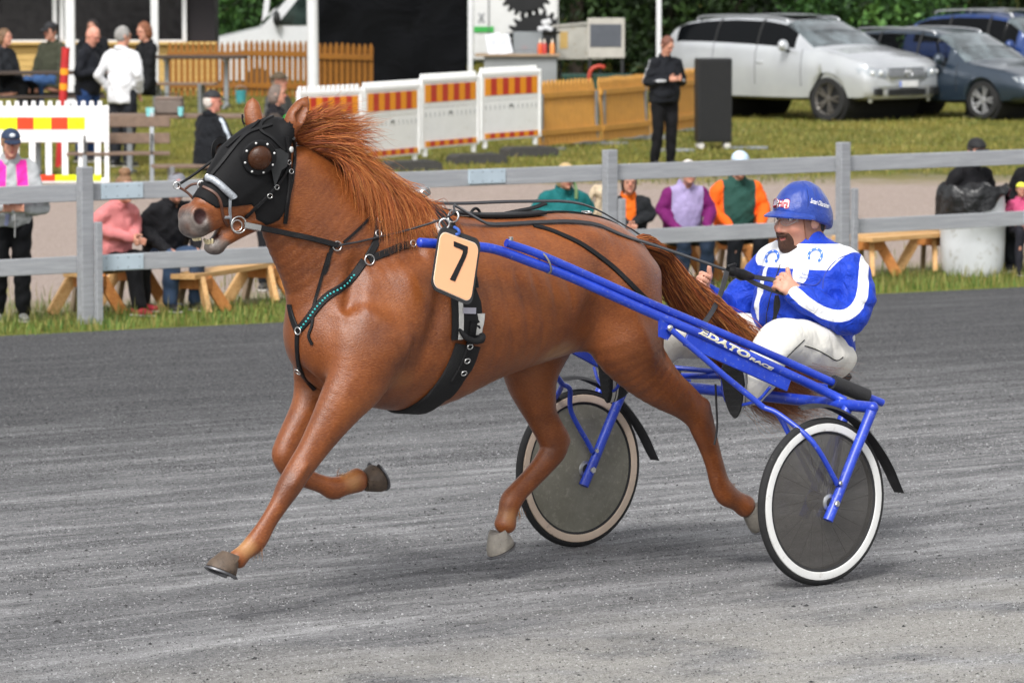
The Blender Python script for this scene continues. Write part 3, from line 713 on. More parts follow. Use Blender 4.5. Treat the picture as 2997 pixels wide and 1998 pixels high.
# ---------------------------------------------------------------- hooves
def hoof(c, f, mat, w=.062, l=.075, hgt=.082):
    c = Vector(c); f = Vector((f[0], 0, f[1])).normalized(); u = Vector((-f.z, 0, f.x))
    if u.z < 0 and abs(u.x) < .8: u = -u
    return c, f, u
def build_hoof(c, f, u, mat, w=.058, l=.072, hgt=.066):
    c = Vector(c); f = Vector((f[0], 0, f[1])).normalized(); u = Vector((u[0], 0, u[1])); u = (u - f * u.dot(f)).normalized(); s = Vector((0, 1, 0)); n = 28
    mb = MB(); v = []; rings = [(-.006, .86, -.002), (0, 1.0, 0), (.02, .97, -.004), (.04, .90, -.012), (.056, .84, -.019), (hgt, .80, -.023), (hgt + .007, .72, -.024)]
    for hh, k, sh in rings:
        for i in range(n):
            a_ = 2 * math.pi * i / n; ca, sa = math.cos(a_), math.sin(a_)
            rl = l * (1.0 if ca > 0 else .78); drop = hh * (1 - .42 * max(0, -ca)) if hh > 0 else hh
            v.append(c + f * (ca * rl * k + sh * (1 if ca > 0 else .3)) + s * (sa * w * k * (1 - .12 * max(0, ca) ** 2)) + u * (drop + .0012 * math.sin(9 * hh / .02)))
    fcs = []
    for j in range(len(rings) - 1):
        for i in range(n): fcs.append((j * n + i, j * n + (i + 1) % n, j * n + n + (i + 1) % n, j * n + n + i))
    fcs.append(tuple((len(rings) - 1) * n + i for i in range(n))); mb.raw(v, fcs)
    o = mb.build('hoof', mat, horse, 60)
    mb = MB(); mb.raw([c + f * (math.cos(2 * math.pi * i / n) * l * (.84 if math.cos(2 * math.pi * i / n) > 0 else .66)) + s * (math.sin(2 * math.pi * i / n) * w * .84) - u * .002 for i in range(n)] + [c + u * .012], [(i, (i + 1) % n, n) for i in range(n)])
    mb.build('sole', M_sole, o, 60)
    mb = MB(); P = []
    for i in range(25):
        a_ = R(-150) + R(300) * i / 24; P.append(c + f * (math.cos(a_) * l * (.94 if math.cos(a_) > 0 else .78)) + s * (math.sin(a_) * w * .92) - u * .008)
    mb.tube(P, .0085, 6, flat=(1.2, .8), up=u); mb.build('horseshoe', M_iron, o, 50)
    return o
build_hoof((2.530, .127, .206), (.908, .419), (-.4, .9), M_hoofbrown)
build_hoof((1.565, -.155, .478), (-.48, -.88), (.88, -.48), M_hoofbrown, w=.056, l=.07)
build_hoof((.912, -.17, .135), (.88, -.47), (.47, .88), M_hoof)
build_hoof((-.205, .17, .205), (.40, -.92), (.92, .40), M_hoof)

# ---------------------------------------------------------------- hood over the head
def poly_sd(px, pz, poly):
    d = np.full(px.shape, 1e9, np.float32); s_ = np.ones(px.shape, np.float32); n = len(poly); j = n - 1
    for i in range(n):
        ax, az = poly[i]; bx, bz = poly[j]; ex, ez = bx - ax, bz - az; wx, wz = px - ax, pz - az
        t = np.clip((wx * ex + wz * ez) / (ex * ex + ez * ez), 0, 1); d = np.minimum(d, (wx - ex * t) ** 2 + (wz - ez * t) ** 2)
        c1 = pz >= az; c2 = pz < bz; c3 = ex * wz > ez * wx; flip = (c1 & c2 & c3) | (~c1 & ~c2 & ~c3); s_ = np.where(flip, -s_, s_); j = i
    return s_ * np.sqrt(d)
HOOD = [(2.10, 1.99), (2.15, 1.83), (2.155, 1.70), (2.175, 1.60), (2.215, 1.54), (2.27, 1.52), (2.315, 1.545), (2.345, 1.605), (2.42, 1.60), (2.50, 1.595), (2.535, 1.62), (2.64, 1.72), (2.36, 2.02)]
hood_f = Field((2.06, -.16, 1.46), (2.66, .16, 1.95), HF.h)
i0 = np.rint((hood_f.lo - HF.lo) / HF.h).astype(int); hood_f.lo = HF.lo + i0 * HF.h
hood_f.d = HF.d[tuple(slice(a_, a_ + n_) for a_, n_ in zip(i0, hood_f.n))].copy() - .0075
pp = hood_f._pts(tuple(slice(0, n_) for n_ in hood_f.d.shape)); sd2 = poly_sd(pp[..., 0], pp[..., 2], HOOD)
earcut = np.minimum(np.linalg.norm((pp - np.array((2.13, .075, 1.945))) / np.array((.05, .05, .085)), axis=-1), np.linalg.norm((pp - np.array((2.20, -.095, 1.945))) / np.array((.05, .05, .085)), axis=-1))
hood_f.d = np.maximum(np.maximum(hood_f.d, sd2), (1 - earcut) * .05).astype(np.float32); hood_f.n = np.array(hood_f.d.shape)
hood_me, _ = hood_f.mesh('hood'); bm = bmesh.new(); bm.from_mesh(hood_me)
for _ in range(3): bmesh.ops.smooth_vert(bm, verts=[q for q in bm.verts if q.co.z > 1.84 or q.co.x < 2.2], factor=.5, use_axis_x=True, use_axis_y=True, use_axis_z=True)
for _ in range(10): bmesh.ops.smooth_vert(bm, verts=[q for q in bm.verts if q.co.z > 1.80 and q.co.x < 2.225 and abs(q.co.y) > .03], factor=.5, use_axis_x=True, use_axis_y=True, use_axis_z=True)
bm.to_mesh(hood_me); bm.free(); hood_me.polygons.foreach_set('use_smooth', [True] * len(hood_me.polygons))
t = NT('black_hood_cloth'); v = t.coord(); nz = t.noise(v, 6, 4); fn = t.noise(v, 420, 2)
t.set(color=t.ramp(nz, [(.3, srgb('#0b0b0c')), (.7, srgb('#151517'))]), rough=.7, spec=.2, normal=t.bump(fn, .001, .5, t.bump(nz, .01, .4)), sheen=.03)
bridle = thing('bridle', 'black bridle and hood with bug eye cups on the chestnut horse', 'bridle', RIG, RIG_RZ)
hood = link('hood', hood_me, t.m, bridle)
HT = bvh_mesh(horse_me); HT2 = bvh_mesh(horse_me, hood_me)
# eye cups: studded ring, amber mesh dome, leather blinker
t = NT('amber_mesh_dome'); v = t.coord(); t.set(color=srgb('#472713'), rough=.35, alpha=.74, normal=t.bump(t.noise(v, 500, 2), .001, .6)); M_dome = t.m
M_horse_eye = plain('horse_eye', '#120b08', .08, spec=.6)
for sy, uv in ((1, Z1(735, 600)), (-1, None)):
    if sy > 0: c, n = on(HT2, *uv)
    else: c, n = c0.copy(), n0.copy(); c.y *= -1; n.y *= -1
    c0, n0 = (c, n) if sy > 0 else (c0, n0); n = (n + Vector((.25, 0, .1))).normalized()
    mb = MB(); mb.lathe([(.070, .004), (.068, .010), (.052, .014), (.046, .012), (.046, .004)], c, n, 28, cap=False, closed=True); cup = mb.build('eye_cup', M_leather, bridle, 50)
    mb = MB(); mb.lathe([(.0485 * math.cos(q), .010 + .029 * math.sin(q)) for q in np.linspace(0, math.pi / 2 - .05, 8)], c, n, 24); mb.build('mesh_dome', M_dome, cup, 180)
    mb = MB(); mb.ball(c + n * .008 + Vector((.008, 0, -.012)), (.021, .021, .018)); mb.build('eye', M_horse_eye, horse, 180)
    a_ = n.cross(Vector((0, 0, 1))).normalized(); b_ = n.cross(a_)
    for k in range(8):
        q = c + a_ * math.cos(k * .785 + .3) * .060 + b_ * math.sin(k * .785 + .3) * .060 + n * .011
        mb = MB(); mb.lathe([(.0048, 0), (.0042, .002), (.002, .003)], q, n, 10); mb.build('stud', plain('white_stud', '#d8d8d6', .3), cup, 60)
    if sy > 0: P = [on(HT2, *Z1(*p))[0] + n * (.03 if i in (1, 2, 3, 4) else .012) for i, p in enumerate([(862, 530), (900, 515), (965, 560), (950, 660), (905, 690), (880, 790), (860, 840), (830, 690), (838, 600)])]
    else: P = [Vector((p.x, -p.y, p.z)) for p in P]
    mb = MB(); nb = n; v = [p + nb * .004 for p in P] + [p - nb * .004 for p in P]; m_ = len(P)
    mb.raw(v, [tuple(range(m_)), tuple(range(m_, 2 * m_))[::-1]] + [(i, (i + 1) % m_, m_ + (i + 1) % m_, m_ + i) for i in range(m_)]); mb.build('blinker', plain('grey_leather', '#242526', .55, var=.2, scale=60), bridle, 40)
S = lambda nm, px, w, m=M_leather, par=bridle, tr=HT2, conv=Z1, **k: strap(nm, tr, px, w, m, par, conv, **k)
S('cheek_strap', [(965, 430), (975, 560), (985, 700), (988, 850), (970, 980), (950, 1150)], .017)
S('cheek_strap', [(975, 690), (930, 770), (870, 850), (800, 930), (720, 1010), (620, 1100)], .013)
S('throat_strap', [(1020, 440), (1030, 560), (1015, 760), (985, 900)], .012)
S('brow_strap', [(850, 265), (760, 310), (740, 380), (830, 430), (900, 500), (945, 545)], .014)
S('face_strap', [(840, 330), (720, 370), (640, 400), (540, 500), (430, 640), (340, 750)], .016)
S('face_strap', [(740, 300), (640, 390), (560, 440), (470, 520)], .012)
mb = MB(); q, nq = on(HT2, *Z1(990, 535)); mb.lathe([(.012, .006), (.012, .011), (.009, .013)], q, nq, 14); mb.build('rosette', plain('white_stud', '#d8d8d6'), bridle, 50)
for px in ((970, 640), (990, 720), (870, 850), (815, 920)):
    q, nq = on(HT2, *Z1(*px)); wire('buckle', ring_pts(q + nq * .011, nq, .011, 12, .009), .002, M_steel, bridle, True)
P = [on(HT2, *Z1(*p)) for p in [(305, 785), (345, 790), (400, 825), (460, 880), (510, 925), (520, 940)]]
mb = MB(); mb.tube(crom([p + n * .012 for p, n in P], 4), [.008] + [.0145] * 19 + [.009], 12); mb.build('noseband_roll', M_silver_tape, bridle, 60)
S('noseband_strap', [(495, 940), (488, 1020), (495, 1130), (505, 1165)], .010, M_silver_tape); S('noseband_strap', [(270, 850), (340, 880), (390, 920), (415, 980), (425, 1060), (440, 1130), (470, 1165)], .011, M_brownl)
S('noseband_strap', [(440, 1100), (495, 1098)], .009, M_silver_tape)
q, nq = on(HT2, *Z1(545, 1160)); nq = (nq + Vector((0, .4, 0))).normalized()
bitc = q + nq * .022
for dx, rr in ((0, .032), (-.004, .022)): wire('bit_ring', ring_pts(bitc + nq * dx * 2 + Vector((-dx, 0, dx)), nq, rr, 28), .003, M_steel, bridle, True)
# overcheck running free down the face to a loop before the nose
fp = lambda x, y, yy: rig_at(*Z1(x, y), yy)
wire('overcheck_loop', [fp(305, 760, -.01), fp(340, 690, -.015), fp(400, 640, -.02), fp(410, 610, -.03), fp(370, 615, -.05), fp(280, 680, -.06), fp(170, 760, -.07), fp(60, 830, -.08)], .0055, M_leather, bridle)
wire('overcheck_strap', [fp(300, 770, .0), fp(420, 590, -.0), fp(520, 480, -.01), fp(640, 380, -.02), fp(760, 290, -.01), fp(850, 262, 0)], .0055, M_leather, bridle)
wire('chain_ring', ring_pts(fp(50, 835, -.08), (.5, .8, 0), .013, 14), .003, M_steel, bridle, True)
wire('nose_lever', [fp(60, 845, -.08), fp(110, 875, -.07), fp(150, 905, -.06), fp(185, 945, -.05)], .005, M_brownl, bridle); wire('nose_lever', [fp(120, 865, -.07), fp(170, 830, -.05), fp(230, 822, -.03), fp(270, 850, -.01)], .005, M_brownl, bridle)
wire('chain_ring', ring_pts(fp(255, 830, -.01), (.5, .8, 0), .014, 14), .0035, M_steel, bridle, True); wire('chain_ring', ring_pts(fp(310, 765, 0), (.5, .8, 0), .011, 14), .003, M_steel, bridle, True)
# teeth and tongue
mb = MB()
for i in range(6):
    a_ = (i - 2.5) * .34
    mb.box((2.470 + .036 * math.cos(a_) , .030 * math.sin(a_), 1.474 - .010 * math.cos(a_)), (.008, .0095, .022), Matrix.Rotation(a_, 3, 'Z') @ Matrix.Rotation(R(28), 3, 'Y'), .002)
    mb.box((2.532 + .03 * math.cos(a_), .030 * math.sin(a_), 1.487 - .008 * math.cos(a_)), (.008, .0095, .02), Matrix.Rotation(a_, 3, 'Z') @ Matrix.Rotation(R(20), 3, 'Y'), .002)
mb.build('teeth', plain('ivory_teeth', '#d8c9a2', .35, var=.2, scale=60), horse, 40)

# ---------------------------------------------------------------- mane and tail
M_mane = hair_material('chestnut_mane', ['#57230b', '#8a3f16', '#aa5722', '#c07034', '#cc8748'])
M_feather = hair_material('fetlock_hair', ['#6b3c1c', '#94632f', '#b58a55']); M_tail = hair_material('chestnut_tail', ['#43200f', '#693016', '#8a451d', '#a5602b', '#ba7c46'])
paths = []; r_ = np.random.default_rng(3)
crX = np.linspace(2.15, 1.47, 60); crZ = []
for X in crX:
    h_ = HT.ray_cast(Vector((X, 0.0, 2.6)), Vector((0, 0, -1))); crZ.append(h_[0].z if h_[0] else 1.8)
crZ = np.array(crZ); crZ = np.convolve(np.r_[[crZ[0]] * 4, crZ, [crZ[-1]] * 4], np.ones(9) / 9, 'valid')
crZ[crX > 2.1] = np.minimum(crZ[crX > 2.1], 1.90)
clump_n = 190
for c in range(clump_n):
    s = (c + r_.uniform(0, 1)) / clump_n
    cl = np.array((r_.normal() * .35, r_.normal() * .5, r_.normal() * .4)); clen = np.interp(s, [0, .15, .5, .85, 1], [.30, .30, .28, .22, .15]) * r_.uniform(.75, 1.15)
    lift = np.interp(s, [0, .12, .35, .7, 1], [1.0, .75, .32, .10, .02]) + r_.normal() * .12; side = np.interp(s, [0, .3, 1], [.2, .55, .6]) * r_.uniform(.1, 1.9); lift = lift - .35 * (side > .7); clen *= .78 if side > .7 else 1
    ph = r_.uniform(0, 6); amp = r_.uniform(.008, .026)
    for k in range(40):
        ss = np.clip(s + r_.normal() * .012, 0, 1); i = ss * 59
        root = np.array((np.interp(i, range(60), crX), r_.normal() * .012 + .008, np.interp(i, range(60), crZ) - .006))
        b = np.array((-.86, 0, -.50)); nrm = np.array((-.50, 0, .86)); L = clen * r_.uniform(.7, 1.1); q = np.linspace(0, 1, 11)
        sp = (side + cl[1] * .16 + r_.normal() * .05); lf = lift + cl[2] * .12 + r_.normal() * .05
        P = root + b * (L * q * (.85 - .1 * lf))[:, None] + nrm * (L * (lf * .75 * q - (.35 + .25 * side) * q ** 2 * np.clip(1.1 - lf, .15, 1.2)) + .02 * np.sin(q * 3.1))[:, None] + np.array((0, 1.0, 0)) * (L * sp * (q * 1.1 - .45 * q * q) + .03 * np.sqrt(q) * (side > .1))[:, None]
        wob = amp * np.sin(q * 7 + ph) * q; wob = wob + .006 * np.sin(q * r_.uniform(9, 18) + r_.uniform(0, 6)) * q; P += np.stack([wob * .4, wob * .6, wob], 1) + (r_.normal(size=3) * .022) * (q ** 1.6)[:, None]
        paths.append(P)
# keep hairs outside the neck
for P in paths:
    for j in range(1, len(P), 1):
        q, n, _, d_ = HT.find_nearest(Vector(P[j]))
        if (Vector(P[j]) - q).dot(n) < .006: P[j] = np.array(q + n * (.006 + .012 * random.random()))
strands('mane', M_mane, paths, horse, .0012, 5)
paths = []
core = np.array([(.345, 0, 1.37), (.225, .0, 1.33), (.125, .02, 1.185), (.02, .05, 1.065), (-.08, .07, .965), (-.17, .08, .87), (-.26, .09, .775), (-.37, .10, .70), (-.50, .11, .64), (-.66, .11, .585)])
cd = crom(core, 3); K = len(cd)
for c in range(96):
    an = r_.uniform(0, 6.28); rad = math.sqrt(r_.uniform(0, 1)); L = r_.uniform(.55, 1.0) if r_.uniform() > .6 else r_.uniform(.88, 1.0); ph = r_.uniform(0, 6)
    fly = r_.uniform() < .3
    for k in range(40):
        m = max(8, int(K * L * r_.uniform(.92, 1.0))); q = np.linspace(0, L * (m / max(1, int(K * L))), m); q = np.arange(m) / (K - 1)
        sp = np.interp(q, [0, .1, .35, .6, .8, 1], [.022, .075, .165, .15, .10, .09]) * rad
        o1 = sp * math.cos(an) + r_.normal() * .012 * q ** .5; o2 = sp * math.sin(an) + r_.normal() * .014 * q ** .5
        wv = (.016 + .012 * math.sin(ph * 3)) * np.sin(q * (9 + 4 * math.sin(ph * 5)) + ph + .25 * r_.normal()) * q + (r_.normal() * .045 + .015 * math.sin(ph)) * q ** 2
        wv = wv + .009 * np.sin(q * r_.uniform(12, 26) + r_.uniform(0, 6)) * np.minimum(q * 3, 1); P = cd[:m].copy(); P[:, 1] += o1 + wv; P[:, 0] += .55 * (o2 - wv); P[:, 2] += .8 * o2 + wv
        if fly: P += np.array((-.05, .05, .09)) * (np.clip(q - .25, 0, 1)[:, None] * r_.uniform(.6, 1.9))
        P[:, 2] -= .0; paths.append(P)
strands('tail', M_tail, paths, horse, .0013, 6)
for base, d_ in (((2.372, .13, .290), (.012, 0, -.035)), ((1.745, -.155, .482), (-.022, 0, .022)), ((-.03, .17, .340), (-.032, 0, .012)), ((.846, -.17, .290), (-.005, 0, -.035))):   # feathers behind the fetlocks
    paths = []
    for c in range(70):
        q = np.linspace(0, 1, 5); b = np.array(base) + r_.normal(size=3) * (.012, .014, .010); dd = np.array(d_) * r_.uniform(.5, 1.1) + r_.normal(size=3) * .007
        paths.append(b + dd * q[:, None] + np.array((0, 0, -.010)) * (q ** 2)[:, None])
    strands('feather', M_feather, paths, horse, .0011, 8)
# ---------------------------------------------------------------- harness
harness = thing('harness', 'black driving harness with saddle pad, girth and breast collar on the horse', 'harness', RIG, RIG_RZ)
S = lambda nm, px, w, m=M_web, par=harness, tr=HT, conv=Z1, **k: strap(nm, tr, px, w, m, par, conv, **k)
S('neck_strap', [(1735, 1110), (1728, 1210), (1715, 1300), (1680, 1370), (1640, 1440)], .032)
S('breast_strap', [(2040, 1320), (1930, 1340), (1820, 1385), (1700, 1430), (1650, 1455)], .030)
S('breast_strap', [(845, 95), (800, 160), (740, 215), (690, 245), (640, 295), (600, 350), (562, 395)], .032, M_leather, conv=Z2)
S('breast_strap', [(520, 285), (528, 330), (545, 380), (556, 400)], .028, M_leather, conv=Z2)
S('martingale', [(556, 400), (553, 450), (556, 510), (566, 570), (590, 610), (630, 655)], .020, M_leather, conv=Z2)
S('overcheck_strap', [(1660, 1100), (1600, 1165), (1520, 1240), (1440, 1310)], .010, M_leather)
S('side_strap', [(1350, 1345), (1320, 1420), (1295, 1540), (1275, 1570)], .016, M_leather)
S('side_strap', [(690, 60), (655, 180), (625, 290), (618, 380), (600, 420), (620, 460)], .012, M_leather, conv=Z2)
for i, (x, y) in enumerate(dense([(800, 160), (740, 215), (690, 245), (640, 295), (605, 345), (575, 385)], 15.5)):
    q, n = on(HT, *Z2(x, y)); mb = MB(); mb.lathe([(.0048, .008), (.0045, .0105), (.002, .012)], q, n, 8); mb.build('stone', plain('turquoise_stone', '#2f9c9c', .25), harness, 60)
def rring(px, conv, r, name='ring', tr=HT):
    q, n = on(tr, *conv(*px)); return wire(name, ring_pts(q + n * .010, n, r, 18), .0026, M_steel, harness, True)
rring((1380, 1340), Z1, .018); rring((1650, 1455), Z1, .020); rring((562, 400), Z2, .014); rring((560, 572), Z2, .014)
for px in ((1735, 1120), (1725, 1240), (2010, 1320)): rring(px, Z1, .013, 'buckle')
# saddle: sheepskin-edged pad over the back, tree, girth
padL = [(1.475, .0, 1.60), (1.472, .09, 1.58), (1.468, .18, 1.50), (1.462, .26, 1.38), (1.455, .29, 1.25), (1.45, .30, 1.13), (1.448, .30, 1.05)]
padF = [(x, -y, z) for x, y, z in padL][::-1]
full = padF[:-1] + padL
wrap('saddle_pad', HT, [(x + .005, y, z) for x, y, z in full], .145, M_web, harness, .006, .005)
wrap('pad_edge', HT, [(x + .040, y, z) for x, y, z in full], .024, M_white_pad, harness, .007, .010)
wrap('pad_edge', HT, [(x - .050, y, z) for x, y, z in [(1.45, .30, 1.15), (1.449, .30, 1.10), (1.448, .30, 1.065)]], .05, M_white_pad, harness, .006, .008)
wrap('saddle_tree', HT, [(x - .020, y, z) for x, y, z in padF[2:-1] + padL[:5]], .065, M_leather, harness, .011, .016)
gir = [(1.43, .305, 1.12), (1.44, .30, 1.02), (1.455, .29, .94), (1.475, .26, .86), (1.50, .20, .79), (1.53, .10, .755), (1.54, 0, .75)]
wrap('girth_strap', HT, gir[:4], .032, M_leather, harness, .006, .016)
wrap('girth', HT, gir[1:] + [(x, -y, z) for x, y, z in gir[2:-1]][::-1], .125, M_web, harness, .008, .007)
for z in (1.02, .955, .89): 
    q, n, _, _ = HT.find_nearest(Vector((1.445, .3, z))); wire('buckle', ring_pts(q + n * .024, n, .013, 14, .010), .003, M_steel, harness, True)
mb = MB(); q, n, _, _ = HT.find_nearest(Vector((1.455, .29, 1.165))); mb.box(q + n * .02 + Vector((0, 0, 0)), (.062, .004, .024), Matrix.Rotation(R(-4), 3, 'Y')); mb.build('tag', plain('grey_tag', '#a7a5b0', .6), harness)
mb = MB(); q, n, _, _ = HT.find_nearest(Vector((1.44, .31, 1.05))); mb.tube(crom([q + n * .03 + Vector(p) for p in [(.07, 0, .045), (.04, .01, .01), (0, .012, -.005), (-.03, .01, .0), (-.05, 0, .02)]], 4), [.005, .008, .010, .012, .012, .012, .012, .012, .013, .014, .014, .016, .018, .018, .016, .014, .008], 8); mb.build('tie_cord', M_web, harness, 60)
top = HT.ray_cast(Vector((1.45, 0, 2)), Vector((0, 0, -1)))[0]
mb = MB(); mb.box(top + Vector((.0, .0, .055)), (.05, .045, .035), Matrix.Rotation(R(18), 3, 'Y'), .006); mb.build('check_hook', M_steel, harness, 40)
for sy in (1, -1):
    q, n, _, _ = HT.find_nearest(Vector((1.43, sy * .16, 1.52))); wire('terret', ring_pts(q + n * .045, (.8, .3 * sy, .2), .024, 20), .0045, M_steel, harness, True)
# back strap, hip strap, loose ends
bk = [(1.42, 0, 1.6), (1.25, 0, 1.56), (1.05, 0, 1.55), (.85, 0, 1.55), (.70, 0, 1.55), (.52, 0, 1.5), (.36, 0, 1.42), (.30, 0, 1.36)]
wrap('back_strap', HT, bk, .03, M_leather, harness, .004, .005); wrap('back_pad', HT, [(1.40, .03, 1.6), (1.2, .04, 1.56), (1.0, .04, 1.55), (.86, .03, 1.55)], .062, M_leather, harness, .006, .012)
S('hip_strap', [(960, 190), (1060, 215), (1150, 250), (1280, 310), (1400, 390), (1510, 475), (1600, 560), (1680, 640), (1730, 690), (1780, 730)], .022, M_leather, conv=Z3)
for X in (.98, .60): 
    q = HT.ray_cast(Vector((X, 0, 2)), Vector((0, 0, -1)))[0]; wire('buckle', ring_pts(q + Vector((0, 0, .012)), (0, .2, 1), .022, 14, .016), .0035, M_steel, harness, True)
g3 = lambda x, y, yy=0: rig_at(*Z3(x, y), yy)
wire('overcheck_end', [g3(0, -20), g3(60, 20), g3(130, 65), g3(210, 95), g3(240, 105)], .008, M_leather, harness); wire('overcheck_line', [rig_at(*Z1(1030, 430), -.02), rig_at(*Z1(1500, 640), -.02), rig_at(*Z1(1840, 850), 0), rig_at(*Z1(1960, 960), 0), rig_at(*Z1(2120, 1070), 0)], .007, M_leather, harness)
wire('strap_keeper', [g3(530, 135), g3(540, 90), g3(568, 70), g3(592, 90), g3(597, 132)], .006, M_leather, harness)
mb = MB(); P = crom([g3(620, 130), g3(740, 110), g3(860, 85), g3(960, 65), g3(1045, 35)], 5); ribbon(mb, P, [(0, .3, 1)] * len(P), .024, .003); mb.build('loose_strap', M_leather, harness, 40)

# ---------------------------------------------------------------- reins
M_rein = plain('grey_black_rein', '#2c2c2f', .45, var=.3, scale=40, spec=.5)
HAND_L = Vector((-.375, .135, 1.165)); HAND_R = Vector((-.215, -.215, 1.158))
reins = thing('reins', 'long black reins running from the bit rings back to the driver', 'reins', RIG, RIG_RZ)
def clearpath(pts, lift=.012, sub=5):
    P = crom(pts, sub)
    for i, p in enumerate(P):
        q, n, _, _ = HT2.find_nearest(Vector(p))
        if (Vector(p) - q).dot(n) < lift: P[i] = np.array(q + n * lift)
    return P
rg = on(HT, *Z1(1385, 1335))
ter = Vector((1.43, .175, 1.575))
L1 = clearpath([bitc + Vector((-.02, .01, 0)), on(HT2, *Z1(900, 1225))[0] + Vector((0, .03, 0)), on(HT, *Z1(1150, 1275))[0] + Vector((0, .02, 0)), rg[0] + rg[1] * .015])
mb = MB(); ribbon(mb, L1, [(.3, .9, .1)] * len(L1), .022, .003); mb.build('cheek_rein', M_leather, reins, 40)
mb = MB(); ribbon(mb, L1[:3], [(.3, .9, .1)] * 3, .026, .005); mb.build('bit_billet', M_steel, reins, 40)
L2 = clearpath([rg[0] + rg[1] * .015, on(HT, *Z1(1800, 1255))[0], (1.52, .25, 1.535), ter]); mb = MB(); mb.tube(L2, .0045, 8); mb.build('rein_line', M_rein, reins, 60)
join = rig_at(*Z7(440, 595), .06)
L3 = clearpath([ter, on(HT, *Z3(700, 193))[0], on(HT, *Z3(950, 180))[0], on(HT, *Z3(1150, 172))[0], on(HT, *Z3(1300, 180))[0], on(HT, *Z3(1420, 205))[0] + Vector((0, 0, .01))], .010)
L3 = np.vstack([L3, crom([L3[-1], rig_at(*Z3(1600, 262), .17), rig_at(*Z3(1800, 325), .12), join], 6)[1:]])
mb = MB(); nn = [(.15, .55, .8)] * len(L3); ribbon(mb, L3, nn, .021, .003); mb.build('rein_line', M_rein, reins, 40)
L4 = clearpath([(1.43, -.175, 1.575), (1.2, -.12, 1.56), (.9, -.06, 1.56), (.6, -.03, 1.54), (.3, -.06, 1.42)], .012)
L4 = np.vstack([L4, crom([L4[-1], (.05, -.12, 1.30), (-.12, -.18, 1.2), HAND_R], 5)[1:]]); mb = MB(); ribbon(mb, L4, [(.2, .3, .9)] * len(L4), .021, .003); mb.build('rein_line', M_rein, reins, 40)
mb = MB(); g7 = lambda x, y, yy=.08: rig_at(*Z7(x, y), yy)
mb.tube(crom([g7(440, 595), g7(480, 605), g7(520, 620), g7(580, 630)], 3), [.016, .022, .024, .02, .022, .024, .026, .022, .018, .012], 10); mb.build('hand_loop', M_leather, reins, 50)
mb = MB(); mb.box(g7(462, 570), (.05, .016, .016), Matrix.Rotation(R(10), 3, 'Y'), .004); mb.build('rein_buckle', M_leather, reins, 40)
for P in ([g7(580, 630), g7(640, 640), g7(700, 650, .1), tuple(HAND_L)], [g7(540, 635), g7(600, 670), g7(690, 705, .1), tuple(HAND_L + Vector((0, 0, -.03)))]):
    Q = crom(P, 5); mb = MB(); ribbon(mb, Q, [(.3, .9, .2)] * len(Q), .02, .003); mb.build('rein_line', M_rein, reins, 40)
Q = crom([g7(435, 600, .1), g7(420, 660, .12), g7(395, 740, .16), g7(350, 830, .22), g7(295, 905, .3)], 5); mb = MB(); ribbon(mb, Q, [(.3, .9, .2)] * len(Q), .022, .003); mb.build('loose_strap', M_rein, reins, 40)
for dx in (0, .02):
    Q = crom([g7(715, 735, .16), g7(725 - dx * 900, 790, .16), g7(705, 850, .16), g7(690 + dx * 300, 915, .16)], 5); mb = MB(); ribbon(mb, Q, [(.3, .9, .2)] * len(Q), .016, .003); mb.build('rein_end', M_leather, reins, 40)
# whip held in the right hand is hidden; the thin line by the hock hangs from the footrest
# ---------------------------------------------------------------- number plate on the saddle
plate = thing('number_plate', 'orange saddle number plate reading 7 with black rubber backing', 'number plate', RIG, RIG_RZ)
corners = [Z5(*p) for p in ((735, 400), (1310, 610), (1180, 1480), (610, 1230))]
PC = [rig_at(*corners[0], .418), rig_at(*corners[1], .428), rig_at(*corners[2], .424), rig_at(*corners[3], .412)]
pn = (PC[1] - PC[0]).cross(PC[3] - PC[0]).normalized(); pn = pn if pn.y > 0 else -pn
def plate_map(a_, b_): return PC[0] * (1 - a_) * (1 - b_) + PC[1] * a_ * (1 - b_) + PC[2] * a_ * b_ + PC[3] * (1 - a_) * b_
def rrect(x0, y0, x1, y1, r, n=7):
    out = []
    for cx_, cy_, a0 in ((x1 - r, y1 - r, 0), (x0 + r, y1 - r, 90), (x0 + r, y0 + r, 180), (x1 - r, y0 + r, 270)):
        out += [(cx_ + r * math.cos(R(a0 + 90 * i / (n - 1))), cy_ + r * math.sin(R(a0 + 90 * i / (n - 1)))) for i in range(n)]
    return out
def slab(mb, poly, z0, z1):
    n = len(poly); v = [plate_map(*p) + pn * zz for zz in (z0, z1) for p in poly]
    mb.raw(v, [tuple(range(n))[::-1], tuple(range(n, 2 * n))] + [(i, (i + 1) % n, n + (i + 1) % n, n + i) for i in range(n)])
mb = MB(); slab(mb, rrect(-.035, -.10, 1.06, 1.07, .17), -.008, .0); mb.build('backing', plain('black_rubber', '#2e2f31', .7, var=.2, scale=30), plate, 40)
mb = MB(); slab(mb, rrect(-.012, -.012, 1.012, 1.012, .155), 0, .0015); mb.build('rim', plain('cream_rim', '#f3e2cf', .5), plate, 40)
mb = MB(); slab(mb, rrect(.0, .0, 1.0, 1.0, .15), .0015, .004); mb.build('face', plain('peach_plastic', '#fab98c', .45, var=.03, scale=5), plate, 40)
def inv_plate(u, v):
    best = None
    A = np.array(corners); p = np.array((u, v)); ab = np.array((.5, .5))
    for _ in range(20):
        a_, b_ = ab; f = A[0] * (1 - a_) * (1 - b_) + A[1] * a_ * (1 - b_) + A[2] * a_ * b_ + A[3] * (1 - a_) * b_ - p
        J = np.stack([(A[1] - A[0]) * (1 - b_) + (A[2] - A[3]) * b_, (A[3] - A[0]) * (1 - a_) + (A[2] - A[1]) * a_], 1); ab = ab - np.linalg.solve(J, f)
    return tuple(ab)
mb = MB()
